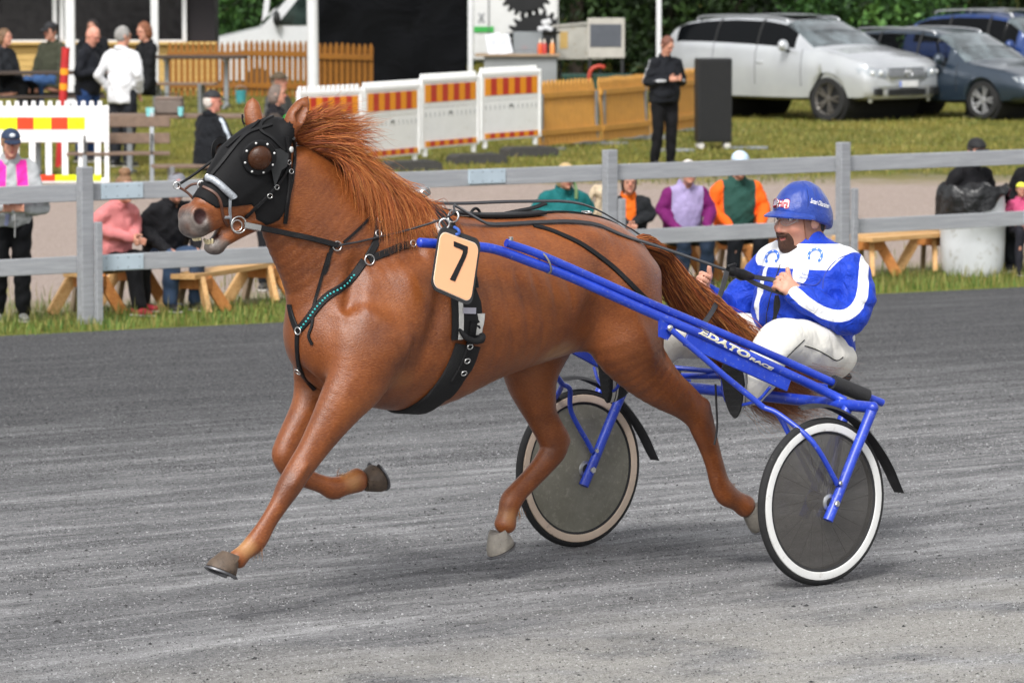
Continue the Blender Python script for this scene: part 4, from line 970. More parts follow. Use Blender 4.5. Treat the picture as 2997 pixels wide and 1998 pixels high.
for quad in (((920, 550), (1135, 635), (1125, 735), (1045, 690), (1065, 690), (920, 630)), ((1068, 690), (1130, 700), (1105, 790), (935, 1165), (860, 1135), (1030, 795), (1045, 760))):
    slab(mb, [inv_plate(*Z5(*p)) for p in quad], .004, .0052 + .0002 * len(quad))
mb.build('digit', plain('black_tape', '#1d1d20', .4, var=.3, scale=40), plate)
wire('cable_tie', [rig_at(*Z5(940, 340), .40), rig_at(*Z5(1000, 380), .43), rig_at(*Z5(1010, 440), .43), rig_at(*Z5(960, 450), .42)], .006, plain('blue_string', '#3c62b8', .7), plate)
wire('hang_ring', ring_pts(rig_at(*Z5(785, 290), .36), (.5, .8, 0), .020, 18), .004, M_steel, plate, True)

# ---------------------------------------------------------------- the racing sulky
t = NT('blue_paint'); v = t.coord(); nz = t.noise(v, 9, 4); sp = t.noise(v, 70, 5, .75); sp2 = t.noise(v, 26, 6, .8)
c = t.ramp(nz, [(.3, srgb('#1a33a0')), (.7, srgb('#2546c0'))]); c = t.mix(t.math('MULTIPLY', t.step(sp, .58, .70), .7), c, srgb('#8f98ad')); c = t.mix(t.math('MULTIPLY', t.step(sp2, .60, .74), .55), c, srgb('#6f7aa0'))
t.set(color=c, rough=t.math('MULTIPLY_ADD', sp, .35, .18), coat=.25, coatr=.2, normal=t.bump(sp, .001, .4)); M_blue = t.m
M_tyre = plain('black_tyre', '#1c1c1d', .8, var=.3, scale=30, bump=.002, bscale=150, dirt='#3d3c3b')
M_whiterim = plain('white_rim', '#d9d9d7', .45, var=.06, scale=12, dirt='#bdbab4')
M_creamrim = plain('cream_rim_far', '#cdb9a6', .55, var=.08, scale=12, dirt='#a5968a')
M_alu = plain('satin_alu', '#b4b6b9', .35, .9, var=.1)
t = NT('smoked_disc'); v = t.coord('Object'); nz = t.noise(v, 5, 6, .7); s2 = t.noise(v, 60, 5, .8)
t.set(color=t.mix(t.step(s2, .55, .75), srgb('#4a4744'), srgb('#6a6660')), rough=.14, alpha=.68, coat=.5, spec=.5, normal=t.bump(nz, .01, .12)); M_disc = t.m
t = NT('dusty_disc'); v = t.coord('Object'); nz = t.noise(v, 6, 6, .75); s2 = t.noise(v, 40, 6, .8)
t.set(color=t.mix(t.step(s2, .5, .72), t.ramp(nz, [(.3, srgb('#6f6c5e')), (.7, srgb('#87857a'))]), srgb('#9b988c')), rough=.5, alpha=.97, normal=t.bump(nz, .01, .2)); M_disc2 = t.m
M_rubber = plain('black_sleeve', '#222224', .7, var=.25, scale=30, bump=.002, bscale=120)
sulky = thing('sulky', 'blue two-wheeled racing sulky with white-rimmed disc wheels', 'sulky', RIG, RIG_RZ)
def tubep(name, pts, r, mat=None, parent=None, sub=5, n=14, smooth=True):
    mb = MB(); mb.tube(crom(pts, sub) if smooth and len(pts) > 2 else pts, r, n); return mb.build(name, mat or M_blue, parent or sulky, 50)
for sy in (1, -1):
    Y = lambda P: [(x, sy * y, z) for x, y, z in P]
    sh = Y([(1.745, .36, 1.448), (1.62, .366, 1.436), (1.50, .372, 1.424), (1.41, .378, 1.413), (1.32, .383, 1.388), (1.22, .39, 1.353), (1.02, .408, 1.282), (.666, .47, 1.130), (.335, .53, .992), (-.01, .585, .841), (-.19, .62, .758), (-.235, .66, .728)])
    shaft = tubep('shaft', sh, .0195)
    mb = MB(); mb.ball(sh[0], (.012, .0195, .0195)); mb.build('tip', M_blue, shaft, 180)
    up = Y([(1.335, .385, 1.432), (1.30, .39, 1.420), (1.20, .398, 1.388), (1.02, .412, 1.318), (.666, .46, 1.170), (.30, .51, 1.025), (.0, .555, .90), (-.30, .59, .775), (-.49, .612, .703)])
    seat_tube = tubep('seat_tube', up, .0165)
    mb = MB(); mb.tube(Y([(-.235, .583, .802), (-.41, .603, .735)]), .031, 16); mb.build('rubber_sleeve', M_rubber, seat_tube, 50)
    wire('cable_tie', ring_pts(Vector((1.15, sy * .40, 1.345)), (.9, -.1 * sy, -.4), .036, 16, .045), .004, plain('grey_cord', '#77736b', .8), seat_tube, True)
    mb = MB(); mb.lathe([(.010, 0), (.010, .012), (.006, .014)], (1.315, sy * .388, 1.441), (0, 0, 1), 8); mb.build('bolt', M_steel, seat_tube, 50)
    # plate under the shaft and lettering stripes
    d = (Vector((-.03, sy * .588, .833)) - Vector((.50, sy * .50, 1.06))); a0 = Vector((.50, sy * .500, 1.015)); a1 = a0 + d * .93
    mb = MB(); mb.bar(a0, a1, .012, .055, up=(0, 0, 1), bev=.003); mb.build('side_plate', M_blue, sulky)
    # brace from bracket to wheel fork
    mb = MB(); mb.prism([(.0, .0), (.10, -.04), (.04, -.10), (.0, -.085)], (-.006, .006), (Vector((.63, sy * .49, 1.115)), Vector((-1, 0, 0)), Vector((0, 0, 1)), Vector((0, 1, 0)))); br = mb.build('bracket', M_blue, sulky)
    mb = MB(); mb.lathe([(.014, 0), (.013, .006), (.008, .01)], (.590, sy * .51, 1.065), (0, sy, 0), 10); mb.build('bolt', M_steel, br, 50)
    tubep('brace', Y([(.595, .505, 1.068), (.36, .58, .865), (.20, .64, .73)]), .0125, smooth=False)
    for yy in (.845, .70): tubep('brace_end', Y([(.20, .64, .73), (.16 if yy > .8 else .14, .70 if yy > .8 else .66, .70), (.10, yy - .02 if yy > .8 else .70, .60), (.0, yy, .45), (-.02, yy, .418)]), .011)
    # fork legs, stays, wheel
    for yy in (.845, .70):
        top_ = (-.215, sy * yy, .715); low = (.03, sy * yy, .275)
        mb = MB(); mb.tube([top_, (-.10, sy * yy, .51), (-.03, sy * yy, .38), low], [.023, .021, .021, .022], 14, flat=(1, .85)); fk = mb.build('fork', M_blue, sulky, 50)
        mb = MB(); mb.lathe([(.014, 0), (.014, .008), (.010, .012)], (-.002, sy * (yy + (.016 if yy > .8 else -.03)), .343), (0, sy, 0), 6); mb.build('axle_bolt', M_steel, fk, 30)
        mb = MB(); mb.lathe([(.010, 0), (.010, .007), (.006, .010)], (-.022, sy * (yy + (.014 if yy > .8 else -.03)), .425), (0, sy, 0), 6); mb.build('bolt', M_steel, fk, 30)
    C0 = Vector((0, sy * .773, .343))
    wheel = bpy.data.objects.new('wheel', None); COL.objects.link(wheel); wheel.parent = sulky; wheel.location = C0
    ax = (0, 1, 0)
    mb = MB(); mb.lathe([(.318 + .0, -.012), (.325, -.019), (.335, -.016), (.342, -.006), (.343, 0), (.342, .006), (.335, .016), (.325, .019), (.318, .012)], (0, 0, 0), ax, 72, closed=True); mb.build('tyre', M_tyre, wheel, 60)
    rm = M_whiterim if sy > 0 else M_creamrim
    mb = MB(); mb.lathe([(.284, -.012), (.290, -.020), (.305, -.0215), (.319, -.0195), (.322, -.012), (.322, .012), (.319, .0195), (.305, .0215), (.290, .020), (.284, .012)], (0, 0, 0), ax, 72, closed=True); rim = mb.build('rim', rm, wheel, 35)
    mb = MB(); mb.lathe([(.272, -.010), (.286, -.017), (.290, -.014), (.290, .014), (.286, .017), (.272, .010)], (0, 0, 0), ax, 72, closed=True); mb.build('rim_seal', M_rubber, wheel, 40)
    for s2_ in (-1, 1):
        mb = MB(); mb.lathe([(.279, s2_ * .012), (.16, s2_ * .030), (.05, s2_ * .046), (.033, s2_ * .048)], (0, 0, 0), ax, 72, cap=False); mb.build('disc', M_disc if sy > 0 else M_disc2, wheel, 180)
    mb = MB(); mb.lathe([(.031, -.056), (.037, -.052), (.037, .052), (.031, .056), (.012, .056), (.012, -.056)], (0, 0, 0), ax, 24, closed=True); mb.build('hub', M_alu, wheel, 35)
    mb = MB(); mb.lathe([(.0, -.062), (.022, -.062), (.022, .062), (.0, .062)], (0, 0, 0), ax, 16); mb.build('axle', M_rubber, wheel, 40)
    for k in range(24):
        a_ = 2 * math.pi * k / 24; mb = MB(); s2_ = .02 if k % 2 else -.02
        mb.tube([(.034 * math.cos(a_ + .6), s2_, .034 * math.sin(a_ + .6)), (.285 * math.cos(a_), s2_ * .15, .285 * math.sin(a_))], .0011, 4); mb.build('spoke', M_rubber, wheel)
    wheel.rotation_euler = (0, R(17 * sy), 0)
    # mudguard
    mb = MB(); P = [(.125, .735), (.09, .742), (.0, .742), (-.10, .712), (-.19, .665), (-.26, .605), (-.33, .53), (-.385, .455), (-.425, .385), (-.45, .345)]
    Q = crom([(x, 0, z) for x, z in P], 4); v = []; wd = np.interp(np.linspace(0, 1, len(Q)), [0, .12, .8, 1], [.012, .040, .036, .03])
    for q, w_ in zip(Q, wd):
        r_n = Vector((q[0], 0, q[2] - .343)).normalized(); 
        for dy, dn in ((-1, -.012), (-.6, 0), (.6, 0), (1, -.012), (.6, -.004), (-.6, -.004)): v.append(Vector((q[0], sy * .773 + dy * w_, q[2])) + r_n * dn)
    f = [(i * 6 + k, i * 6 + (k + 1) % 6, i * 6 + 6 + (k + 1) % 6, i * 6 + 6 + k) for i in range(len(Q) - 1) for k in range(6)]
    mb.raw(v, f); mb.build('mudguard', M_rubber, sulky, 50)
    # footrest loop and bar
    wire('footrest', [(.10, sy * .56, .87), (.12, sy * .50, .90), (.14, sy * .36, .895), (.14, sy * .325, .85), (.14, sy * .33, .76), (.14, sy * .38, .715), (.11, sy * .50, .74), (.09, sy * .56, .80)], .007, M_blue, sulky)
tubep('crossbar', [(-.215, -.845, .718), (-.222, -.4, .715), (-.222, .4, .715), (-.215, .845, .718)], .024, smooth=False)
for sy in (1, -1):
    mb = MB(); mb.ball((-.215, sy * .845, .718), .0255); mb.build('corner', M_blue, sulky, 180)
# seat on its struts
tubep('seat_strut', [(-.42, -.60, .73), (-.44, -.2, .755), (-.44, .2, .755), (-.42, .60, .73)], .014)
tubep('seat_strut', [(-.30, -.585, .78), (-.62, -.15, .745), (-.70, -.10, .745)], .011); tubep('seat_strut', [(-.30, .585, .78), (-.62, .15, .745), (-.70, .10, .745)], .011)
mb = MB(); mb.box((-.60, 0, .765), (.27, .36, .035), None, .014); mb.build('seat', plain('black_vinyl', '#202022', .5), sulky, 40)
tubep('brake_cable', [(.185, .33, .80), (.18, .33, .72), (.175, .33, .62), (.19, .33, .55)], .0045, M_rubber)
# ---------------------------------------------------------------- the driver on the sulky
def skin_mat(name, base, red):
    if name in _mats: return _mats[name]
    t = NT(name); v = t.coord(); nz = t.noise(v, 18, 4); n2_ = t.noise(v, 160, 3)
    c = t.ramp(nz, [(.3, srgb(base)), (.75, srgb(red))]); c = t.mix(t.attr('flush'), c, srgb('#b5604f')); c = t.mix(t.attr('lip'), c, srgb('#a9605a')); c = t.mix(t.attr('stubble'), c, srgb('#6b4534'))
    t.set(color=c, rough=.5, spec=.4, sss=.08, normal=t.bump(n2_, .0006, .6)); t.b.inputs['Subsurface Radius'].default_value = (.01, .004, .002)
    _mats[name] = t.m; return t.m
def cloth_mat(name, ca, cb=None, attr=None, rough=.6, fold=.02, dirt=None, var=.08, fscale=9):
    """plain cloth; where the signed attribute is positive the second colour shows"""
    if name in _mats: return _mats[name]
    t = NT(name); v = t.coord(); nz = t.noise(v, fscale, 5, .6, 1.2); wv = t.noise(v, 260, 2)
    a_ = srgb(ca); c = t.ramp(nz, [(.3, tuple(x * (1 - var) for x in a_)), (.7, tuple(min(1, x * (1 + var)) for x in a_))])
    if cb: c = t.mix(t.step(t.attr(attr), -.0012, .0012), c, srgb(cb))
    if dirt: c = t.mix(t.math('MULTIPLY', t.step(t.noise(v, 34, 6, .8), .60, .76), .55), c, srgb(dirt))
    t.set(color=c, rough=rough, spec=.15, sheen=.02, normal=t.bump(wv, .0006, .4, t.bump(nz, fold, .7)))
    _mats[name] = t.m; return t.m
driver = thing('person', 'driver seated on the sulky in blue and white racing jacket, blue helmet and white trousers', 'person', RIG, RIG_RZ)
DF = Field((-.84, -.50, .66), (.28, .52, 1.62), .0062)
DF.chain([(-.60, 0, .87, .16, .12), (-.58, 0, 1.0, .17, .13), (-.60, 0, 1.15, .18, .12), (-.61, 0, 1.25, .12, .08)], k=.03)
DF.chain([(-.60, 0, 1.24, .062, .066), (-.585, 0, 1.36, .060, .066)], k=.04)
HD = np.array((-.575, 0, 1.43))
DF.ball(HD + (-.015, 0, .02), (.098, .078, .115), k=.02); DF.ball(HD + (.03, 0, -.055), (.062, .066, .075), k=.04)
DF.chain([(*(HD + (.045, 0, -.105)), .036, .03), (*(HD + (.075, 0, -.108)), .022, .022)], k=.03)            # chin
DF.chain([(*(HD + (.082, 0, .015)), .010, .010), (*(HD + (.104, 0, -.022)), .014, .014), (*(HD + (.112, 0, -.038)), .015, .013)], k=.016)   # nose
for sy in (-1, 1):
    DF.ball(HD + (.098, sy * .016, -.042), (.011, .009, .008), k=.010)
    DF.ball(HD + (.062, sy * .042, -.03), (.03, .026, .024), k=.03)
    DF.bump(HD + (.088, sy * .034, .010), (.022, .018, .013), -.016); DF.ball(HD + (.083, sy * .035, .036), (.018, .028, .010), k=.016)
    DF.ball(HD + (-.02, sy * .08, -.005), (.024, .012, .034), k=.012)
DF.ball(HD + (.088, 0, -.068), (.014, .026, .008), k=.01); DF.ball(HD + (.086, 0, -.082), (.014, .022, .009), k=.01); DF.bump(HD + (.10, 0, -.075), (.012, .026, .004), -.006)
for sy in (-1, 1):
    if sy > 0: el = (-.585, .280, 1.04); wr = (-.415, .165, 1.125); hd = HAND_L; sh_ = (-.655, .20, 1.235); kn = (-.165, .285, .955); ak = (.05, .39, .785)
    else: el = (-.46, -.335, 1.02); wr = (-.275, -.25, 1.115); hd = HAND_R; sh_ = (-.63, -.20, 1.235); kn = (-.12, -.295, .945); ak = (.06, -.40, .785)
    DF.chain([(*sh_, .05), ((sh_[0] + el[0]) / 2 - .012, (sh_[1] + el[1]) / 2 + sy * .02, (sh_[2] + el[2]) / 2, .038), (*el, .036), (*wr, .030), (*(Vector(wr) * .3 + hd * .7), .030)], k=.02)
    DF.chain([(-.60, sy * .10, .87, .08, .08), (kn[0] - .04, kn[1], kn[2] - .015, .045, .045), (kn[0] + .05, kn[1] + sy * .03, kn[2] - .07, .04, .04), (*ak, .035, .035)], k=.03)
    # fist round the rein: palm, four curled fingers, thumb on top
    fw = (hd - Vector(wr)).normalized(); lat = Vector((0, sy, 0)); lat = (lat - fw * lat.dot(fw)).normalized(); upv = fw.cross(lat); upv = upv if upv.z > 0 else -upv
    W_ = lambda a_, b_, c_: tuple(hd + fw * a_ + lat * b_ + upv * c_)
    DF.chain([W_(-.045, .012, .012) + (.022, .030), W_(-.005, .014, .004) + (.019, .040)], k=.012, side=tuple(lat))
    for i, (cz, ln) in enumerate(((.036, .92), (.013, 1.0), (-.010, .95), (-.031, .78))):
        DF.chain([W_(.004, .016, cz) + (.0105,), W_(.034 * ln, .012, cz + .002) + (.0102,), W_(.044 * ln, -.012, cz) + (.0098,), W_(.026 * ln, -.030, cz) + (.0092,), W_(.006, -.026, cz - .001) + (.0085,)], k=.005, sub=3)
    DF.chain([W_(-.03, -.004, .030) + (.014,), W_(.0, -.016, .050) + (.0125,), W_(.022, -.012, .066) + (.0115,), W_(.034, -.010, .078) + (.0095,)], k=.008, sub=3)
dm, DV = DF.mesh('driver_body')
hx_, hy_, hz_ = (DV - HD).T
hd_ = (hz_ > -.2)
fattr(dm, 'flush', np.clip(sstep(np.hypot(np.hypot(hx_ - .075, (np.abs(hy_) - .045)), hz_ + .035), .045, .0) * .5 + sstep(np.linalg.norm(np.stack([hx_ - .112, hy_, hz_ + .036]), axis=0), .028, .004) * .6, 0, 1))
fattr(dm, 'lip', sstep(np.sqrt((hx_ - .092) ** 2 / 1.0 + (hy_ * .55) ** 2 + ((hz_ + .076) * 1.5) ** 2), .020, .012) * (hx_ > .08))
fattr(dm, 'stubble', .30 * sstep(hz_, -.02, -.07) * sstep(hz_, -.2, -.15) * (np.abs(hy_) > .03) * (hx_ > -.03))
M_skin = skin_mat('skin', '#cd9c86', '#bf8671')
d_body = link('body', dm, M_skin, driver)
def isect(F, fn, off):
    g = Field.__new__(Field); g.h = F.h; g.lo = F.lo.copy(); g.n = F.n; sl = tuple(slice(0, i) for i in F.n); g.d = np.maximum(F.d - off, fn(g._pts(sl))).astype(np.float32); return g
# beard: a shell round the chin, open at the mouth
def beard_fn(p):
    q = p - HD.astype(np.float32); a_ = np.abs(q[..., 1])
    gob = np.minimum(np.sqrt(((q[..., 0] - .075) / .060) ** 2 + (a_ / .042) ** 2 + ((q[..., 2] + .112) / .044) ** 2) - 1, np.sqrt(((q[..., 0] - .095) / .03) ** 2 + (a_ / .036) ** 2 + ((q[..., 2] + .061) / .0095) ** 2) - 1) * .03
    gob = np.minimum(gob, (np.sqrt(((q[..., 0] - .08) / .045) ** 2 + ((a_ - .034) / .013) ** 2 + ((q[..., 2] + .082) / .035) ** 2) - 1) * .013)
    jaw = (np.sqrt(((q[..., 0] - .030) / .070) ** 2 + ((a_ - .05) / .03) ** 2 + ((q[..., 2] + .122) / .020) ** 2) - 1) * .02
    mouth = (1 - np.sqrt(((q[..., 0] - .105) / .03) ** 2 + (a_ / .020) ** 2 + ((q[..., 2] + .076) / .0065) ** 2)) * .0065
    return np.maximum(np.minimum(gob, jaw), mouth)
bme, _ = isect(DF, beard_fn, .006).mesh('beard')
t = NT('brown_beard'); v = t.coord(scale=(90, 160, 60)); nz = t.noise(v, 2.2, 4, .7)
t.set(color=t.ramp(nz, [(.3, srgb('#2a170e')), (.6, srgb('#4a2a18')), (.8, srgb('#6b4026'))]), rough=.6, normal=t.bump(nz, .006, 1.0)); link('beard', bme, t.m, driver)
for sy in (-1, 1):
    mb = MB(); mb.ball(HD + (.080, sy * .034, .010), (.012, .014, .010), 14, 10); mb.build('eye', plain('eye_white', '#d8cfc8', .2, var=.05), driver, 180)
    mb = MB(); mb.ball(HD + (.0885, sy * .0345, .009), (.004, .0065, .0065), 12, 8); mb.build('iris', plain('dark_iris', '#2a211c', .1), driver, 180)
    mb = MB(); mb.tube(crom([HD + (.094, sy * .016, .028), HD + (.094, sy * .034, .036), HD + (.080, sy * .056, .028)], 4), .0045, 6, flat=(1, .8)); mb.build('eyebrow', plain('brow_hair', '#4b2d1c', .7), driver, 60)
# jacket
JF = Field((-.92, -.52, .78), (-.18, .52, 1.42), .0062)
JF.chain([(-.66, 0, .825, .195, .15), (-.63, 0, .92, .225, .175), (-.585, 0, 1.04, .228, .185), (-.60, 0, 1.16, .225, .160), (-.62, 0, 1.245, .19, .125), (-.61, 0, 1.30, .105, .095)], k=.03, sub=5)
JF.chain([(-.605, 0, 1.28, .085, .085), (-.60, 0, 1.345, .078, .080)], k=.03)
JF.chain([(-.63, .10, 1.265, .08, .08), (-.665, .205, 1.225, .086, .090), (-.668, .26, 1.13, .080, .084), (-.618, .295, 1.045, .072, .076), (-.56, .29, 1.03, .066, .068), (-.50, .24, 1.07, .058, .062), (-.42, .175, 1.12, .050, .052), (-.405, .163, 1.13, .046, .046)], k=.025)
JF.chain([(-.62, -.10, 1.265, .08, .08), (-.63, -.21, 1.225, .092, .095), (-.575, -.30, 1.11, .085, .09), (-.48, -.335, 1.02, .075, .08), (-.38, -.30, 1.055, .062, .066), (-.29, -.255, 1.105, .05, .05)], k=.025)
JF.ball((-.60, 0, 1.375), (.072, .064, .06), k=.012, cut=True); JF.plane((-.70, 0, .80), (0.42, 0, -1), .015)
JF.bump((-.43, .0, 1.02), (.05, .16, .1), .012); JF.warp(.0040, 26, 3); JF.warp(.0018, 60, 5)
for a_, b_, amt in (((-.74, .33, 1.06), (-.60, .38, 1.10), -.012), ((-.62, .39, 1.04), (-.55, .30, 1.12), -.010), ((-.70, .36, .96), (-.55, .36, .95), -.010), ((-.64, .40, 1.10), (-.58, .34, 1.13), .008), ((-.52, .30, 1.00), (-.49, .28, 1.10), -.008), ((-.47, .24, 1.03), (-.44, .21, 1.13), .006),
                      ((-.74, .22, .96), (-.50, .25, .92), -.008), ((-.72, .22, .88), (-.52, .24, .86), -.008), ((-.40, -.05, .93), (-.42, .15, .97), -.008), ((-.66, .18, 1.30), (-.56, .12, 1.20), .006)):
    JF.ridge(a_, b_, (.016, .03, .016), amt * 1.4)
jm, JV = JF.mesh('jacket'); JT = bvh_mesh(jm)
def polydist(V, P):
    d = np.full(len(V), 9.0)
    for a_, b_ in zip(P[:-1], P[1:]):
        e = b_ - a_; t_ = np.clip(((V - a_) @ e) / (e @ e), 0, 1); d = np.minimum(d, np.linalg.norm(V - a_ - t_[:, None] * e, axis=1))
    return d
def onj(px, y=.2): return np.array([on(JT, *Z7(*p), y)[0] for p in px])
stripe = onj(dense([(1205, 515), (1205, 600), (1200, 690), (1180, 775), (1120, 835), (1060, 850), (980, 835), (900, 790), (850, 750), (815, 715)], 30))
front = onj([(845, 600), (820, 700), (810, 800), (815, 900)], .0); front2 = onj([(650, 590), (618, 720), (600, 860)], -.1)
dS = .026 - polydist(JV, stripe); dF = .036 - polydist(JV, front); dF2 = .022 - polydist(JV, front2)
mir = stripe.copy(); mir[:, 1] *= -1; mir[:, 0] += .05
jx, jy, jz = JV.T
def slv(sy):
    s0 = np.array((-.64, sy * .185, 1.215)); nn_ = np.array((-.12, sy * .78, -.60)); return (JV - s0) @ (nn_ / np.linalg.norm(nn_))
sleeve = np.maximum(slv(1), slv(-1))                                                        # >0 on the sleeves
yoke = np.minimum(jz - (1.228 + .012 * np.clip((jx + .55) * 4, -1, 1)), -sleeve); yoke = np.minimum(yoke, 1.335 - jz)
chest_front = (jx > -.62)
mask = np.maximum(np.maximum(yoke, dS), np.where(chest_front & (sleeve < 0), np.maximum(dF, dF2), -1))
mask = np.maximum(mask, np.where((jx < -.70) & (np.abs(jy) < .23), .012 - np.abs(jz - .93 + 0 * jx), -1))
fattr(jm, 'white', mask)
M_jacket = cloth_mat('racing_jacket', '#2040b4', '#e2e3e6', 'white', .45, .035, var=.10, fscale=13)
jacket = link('jacket', jm, M_jacket, driver)
jm.materials[0] = M_jacket
# trousers
TF = Field((-.86, -.52, .66), (.20, .52, 1.06), .0066)
TF.chain([(-.63, 0, .86, .21, .125), (-.60, 0, .93, .19, .13)], k=.03)
for sy in (-1, 1):
    kn = (-.165, .285, .955) if sy > 0 else (-.12, -.295, .945)
    TF.chain([(-.64, sy * .12, .855, .125, .105), (-.50, sy * .165, .90, .125, .112), (-.33, sy * .23, .935, .112, .105), (kn[0] - .03, kn[1], kn[2] - .01, .098, .090), (kn[0] + .055, kn[1] + sy * .035, kn[2] - .065, .085, .082), (-.03, sy * .365, .82, .075, .075), (.035, sy * .39, .775, .066, .066)], k=.03)
TF.warp(.0045, 24, 9)
for a_, b_ in (((-.40, .33, .85), (-.28, .33, .98)), ((-.46, .30, .83), (-.40, .29, .97)), ((-.54, .26, .80), (-.50, .28, .93)), ((-.22, .37, .86), (-.12, .36, .93)), ((-.10, .40, .80), (-.06, .40, .88))): TF.ridge(a_, b_, (.018, .03, .022), -.012)
tm, _ = TF.mesh('trousers'); TT = bvh_mesh(tm)
trousers = link('trousers', tm, cloth_mat('white_trousers', '#dedbd2', rough=.65, fold=.012, dirt='#a59d8f', var=.06), driver)
M_pipe = plain('black_piping', '#2b2a28', .7)
S = lambda nm, px, w, m, par, tr, **k: strap(nm, tr, px, w, m, par, Z7, **k)
S('piping', [(745, 1112), (800, 1050), (868, 985)], .005, M_pipe, trousers, TT, th=.002, lift=.001); S('piping', [(870, 1017), (930, 1035), (985, 1065), (1015, 1080), (1045, 1105), (1065, 1098), (1085, 1080)], .005, M_pipe, trousers, TT, th=.002, lift=.001)
# shoes: soles turned to the front
M_soleb = plain('black_rubber_sole', '#1d1d1e', .8, var=.3, scale=60, bump=.003, bscale=160); M_shoew = plain('white_shoe_side', '#c9c7c0', .6, dirt='#8d887f', scale=20); M_shoek = plain('black_shoe', '#1f2023', .7, var=.2)
for sy in (1, -1):
    c = Vector((.155, sy * .405, .80)); tl = Vector((.10, 0, 1)).normalized(); nn = Vector((1, sy * (.62 if sy > 0 else .1), -.10)); nn = (nn - tl * nn.dot(tl)).normalized(); sd_ = nn.cross(tl)
    out = []
    for i in range(28):
        a_ = 2 * math.pi * i / 28; h_ = math.sin(a_); w_ = math.cos(a_) * (.050 if h_ > 0 else .043) * (1 - .12 * h_ * h_); out.append((w_ * (1 if abs(h_) < .9 else .9), h_ * .138))
    def layer(k, d): return [c + sd_ * (x_ * k) + tl * (y_ * (k * .5 + .5)) + nn * d for x_, y_ in out]
    def stack(nm, rings, mat, par):
        mb = MB(); v = sum(rings, []); n = 28; mb.raw(v, [tuple(range(n))[::-1], tuple(range((len(rings) - 1) * n, len(rings) * n))] + [(j * n + i, j * n + (i + 1) % n, j * n + n + (i + 1) % n, j * n + n + i) for j in range(len(rings) - 1) for i in range(n)]); return mb.build(nm, mat, par, 45)
    sho = stack('shoe', [layer(1.0, -.016), layer(1.0, -.03), layer(.96, -.05), layer(.80, -.085), layer(.55, -.11), layer(.35, -.125)], M_shoek, driver)
    stack('sole', [layer(.94, .010), layer(1.0, .006), layer(1.0, -.006)], M_soleb, sho); stack('sole_side', [layer(1.012, -.006), layer(1.015, -.012), layer(1.012, -.022)], M_shoew, sho)
    stack('sole_side', [layer(1.012, -.028), layer(1.014, -.032), layer(1.008, -.036)], M_shoew, sho)
    for k in range(10):
        z_ = -.115 + k * .025; hw = np.interp(abs(z_), [0, .1, .13], [.036, .026, .010]); mb = MB(); mb.bar(c + tl * z_ - sd_ * hw + nn * .0105, c + tl * z_ + sd_ * hw + nn * .0105, .010, .004, up=tuple(nn)); mb.build('tread', M_soleb, sho)
# helmet
HC = Vector((-.592, 0, 1.455)); HMT = NT('helmet_cover'); v = HMT.coord(); nz = HMT.noise(v, 9, 4, .6, 1.5)
HMT.set(color=HMT.ramp(nz, [(.3, srgb('#16307f')), (.7, srgb('#20439f'))]), rough=.42, sheen=.15, normal=HMT.bump(nz, .02, .55, HMT.bump(HMT.noise(v, 30, 3, .6, 2.0), .004, .5)))
KF = Field((-.78, -.16, 1.34), (-.38, .16, 1.62), .0055)
KF.ball(HC + Vector((0, 0, 0)), (.132, .116, .142), k=.01); KF.ball(HC + Vector((-.035, 0, -.03)), (.10, .112, .10), k=.03)
KF.plane((-.47, 0, 1.468), (.33, 0, -1), .008); KF.ball(HC + Vector((.02, 0, -.04)), (.10, .088, .105), k=.004, cut=True); KF.warp(.0012, 40, 4)
km, _ = KF.mesh('helmet'); helmet = link('helmet', km, HMT.m, driver); KT = bvh_mesh(km)
mb = MB(); n = 24; v = []; 
for j, (ext, dz) in enumerate(((0, .0), (.045, -.004), (.066, -.010), (.063, -.017), (.0, -.014))):
    for i in range(n):
        a_ = R(-80) + R(160) * i / (n - 1); w = math.cos(a_) ** .5 if math.cos(a_) > 0 else 0
        v.append(HC + Vector(((.122 + ext * w) * math.cos(a_), (.108 + ext * w * .35) * math.sin(a_), .022 + dz - .015 * (1 - math.cos(a_)) - .012 * (ext / .066))))
mb.raw(v, [(j * n + i, j * n + i + 1, ((j + 1) % 5) * n + i + 1, ((j + 1) % 5) * n + i) for j in range(5) for i in range(n - 1)]); mb.build('brim', HMT.m, helmet, 60)
mb = MB(); ax_ = crom([on(KT, *Z7(*p))[0] + Vector((0, 0, .0005)) for p in [(860, 100), (885, 150), (890, 220), (880, 290)]], 5); mb.tube(ax_, .0015, 5); mb.build('seam', plain('helmet_seam', '#122765', .7), helmet)
# ear flaps, chin strap, glasses
for sy in (1, -1):
    fl = [(-.535, 1.462), (-.60, 1.452), (-.655, 1.425), (-.655, 1.395), (-.635, 1.37), (-.60, 1.345), (-.565, 1.335), (-.548, 1.36), (-.54, 1.40)]; m_ = len(fl)
    y_o = lambda x_, z_: sy * (.0865 - .35 * abs(x_ + .60) ** 1.5 - .06 * max(0, 1.39 - z_))
    mb = MB(); v = [(x_, y_o(x_, z_), z_) for x_, z_ in fl] + [(x_, y_o(x_, z_) - sy * .008, z_) for x_, z_ in fl]
    mb.raw(v, [tuple(range(m_)), tuple(range(m_, 2 * m_))[::-1]] + [(i, (i + 1) % m_, m_ + (i + 1) % m_, m_ + i) for i in range(m_)]); mb.build('ear_flap', plain('tan_leather', '#8a6353', .55, var=.15, scale=30), helmet, 30)
    mb = MB(); mb.ball((-.638, sy * .082, 1.405), (.012, .006, .022)); mb.build('flap_opening', M_rubber, helmet, 60)
    wire('chin_strap', [(-.56, sy * .074, 1.345), (-.54, sy * .062, 1.315), (-.525, sy * .03, 1.298), (-.522, 0, 1.294)], .006, M_leather, helmet)
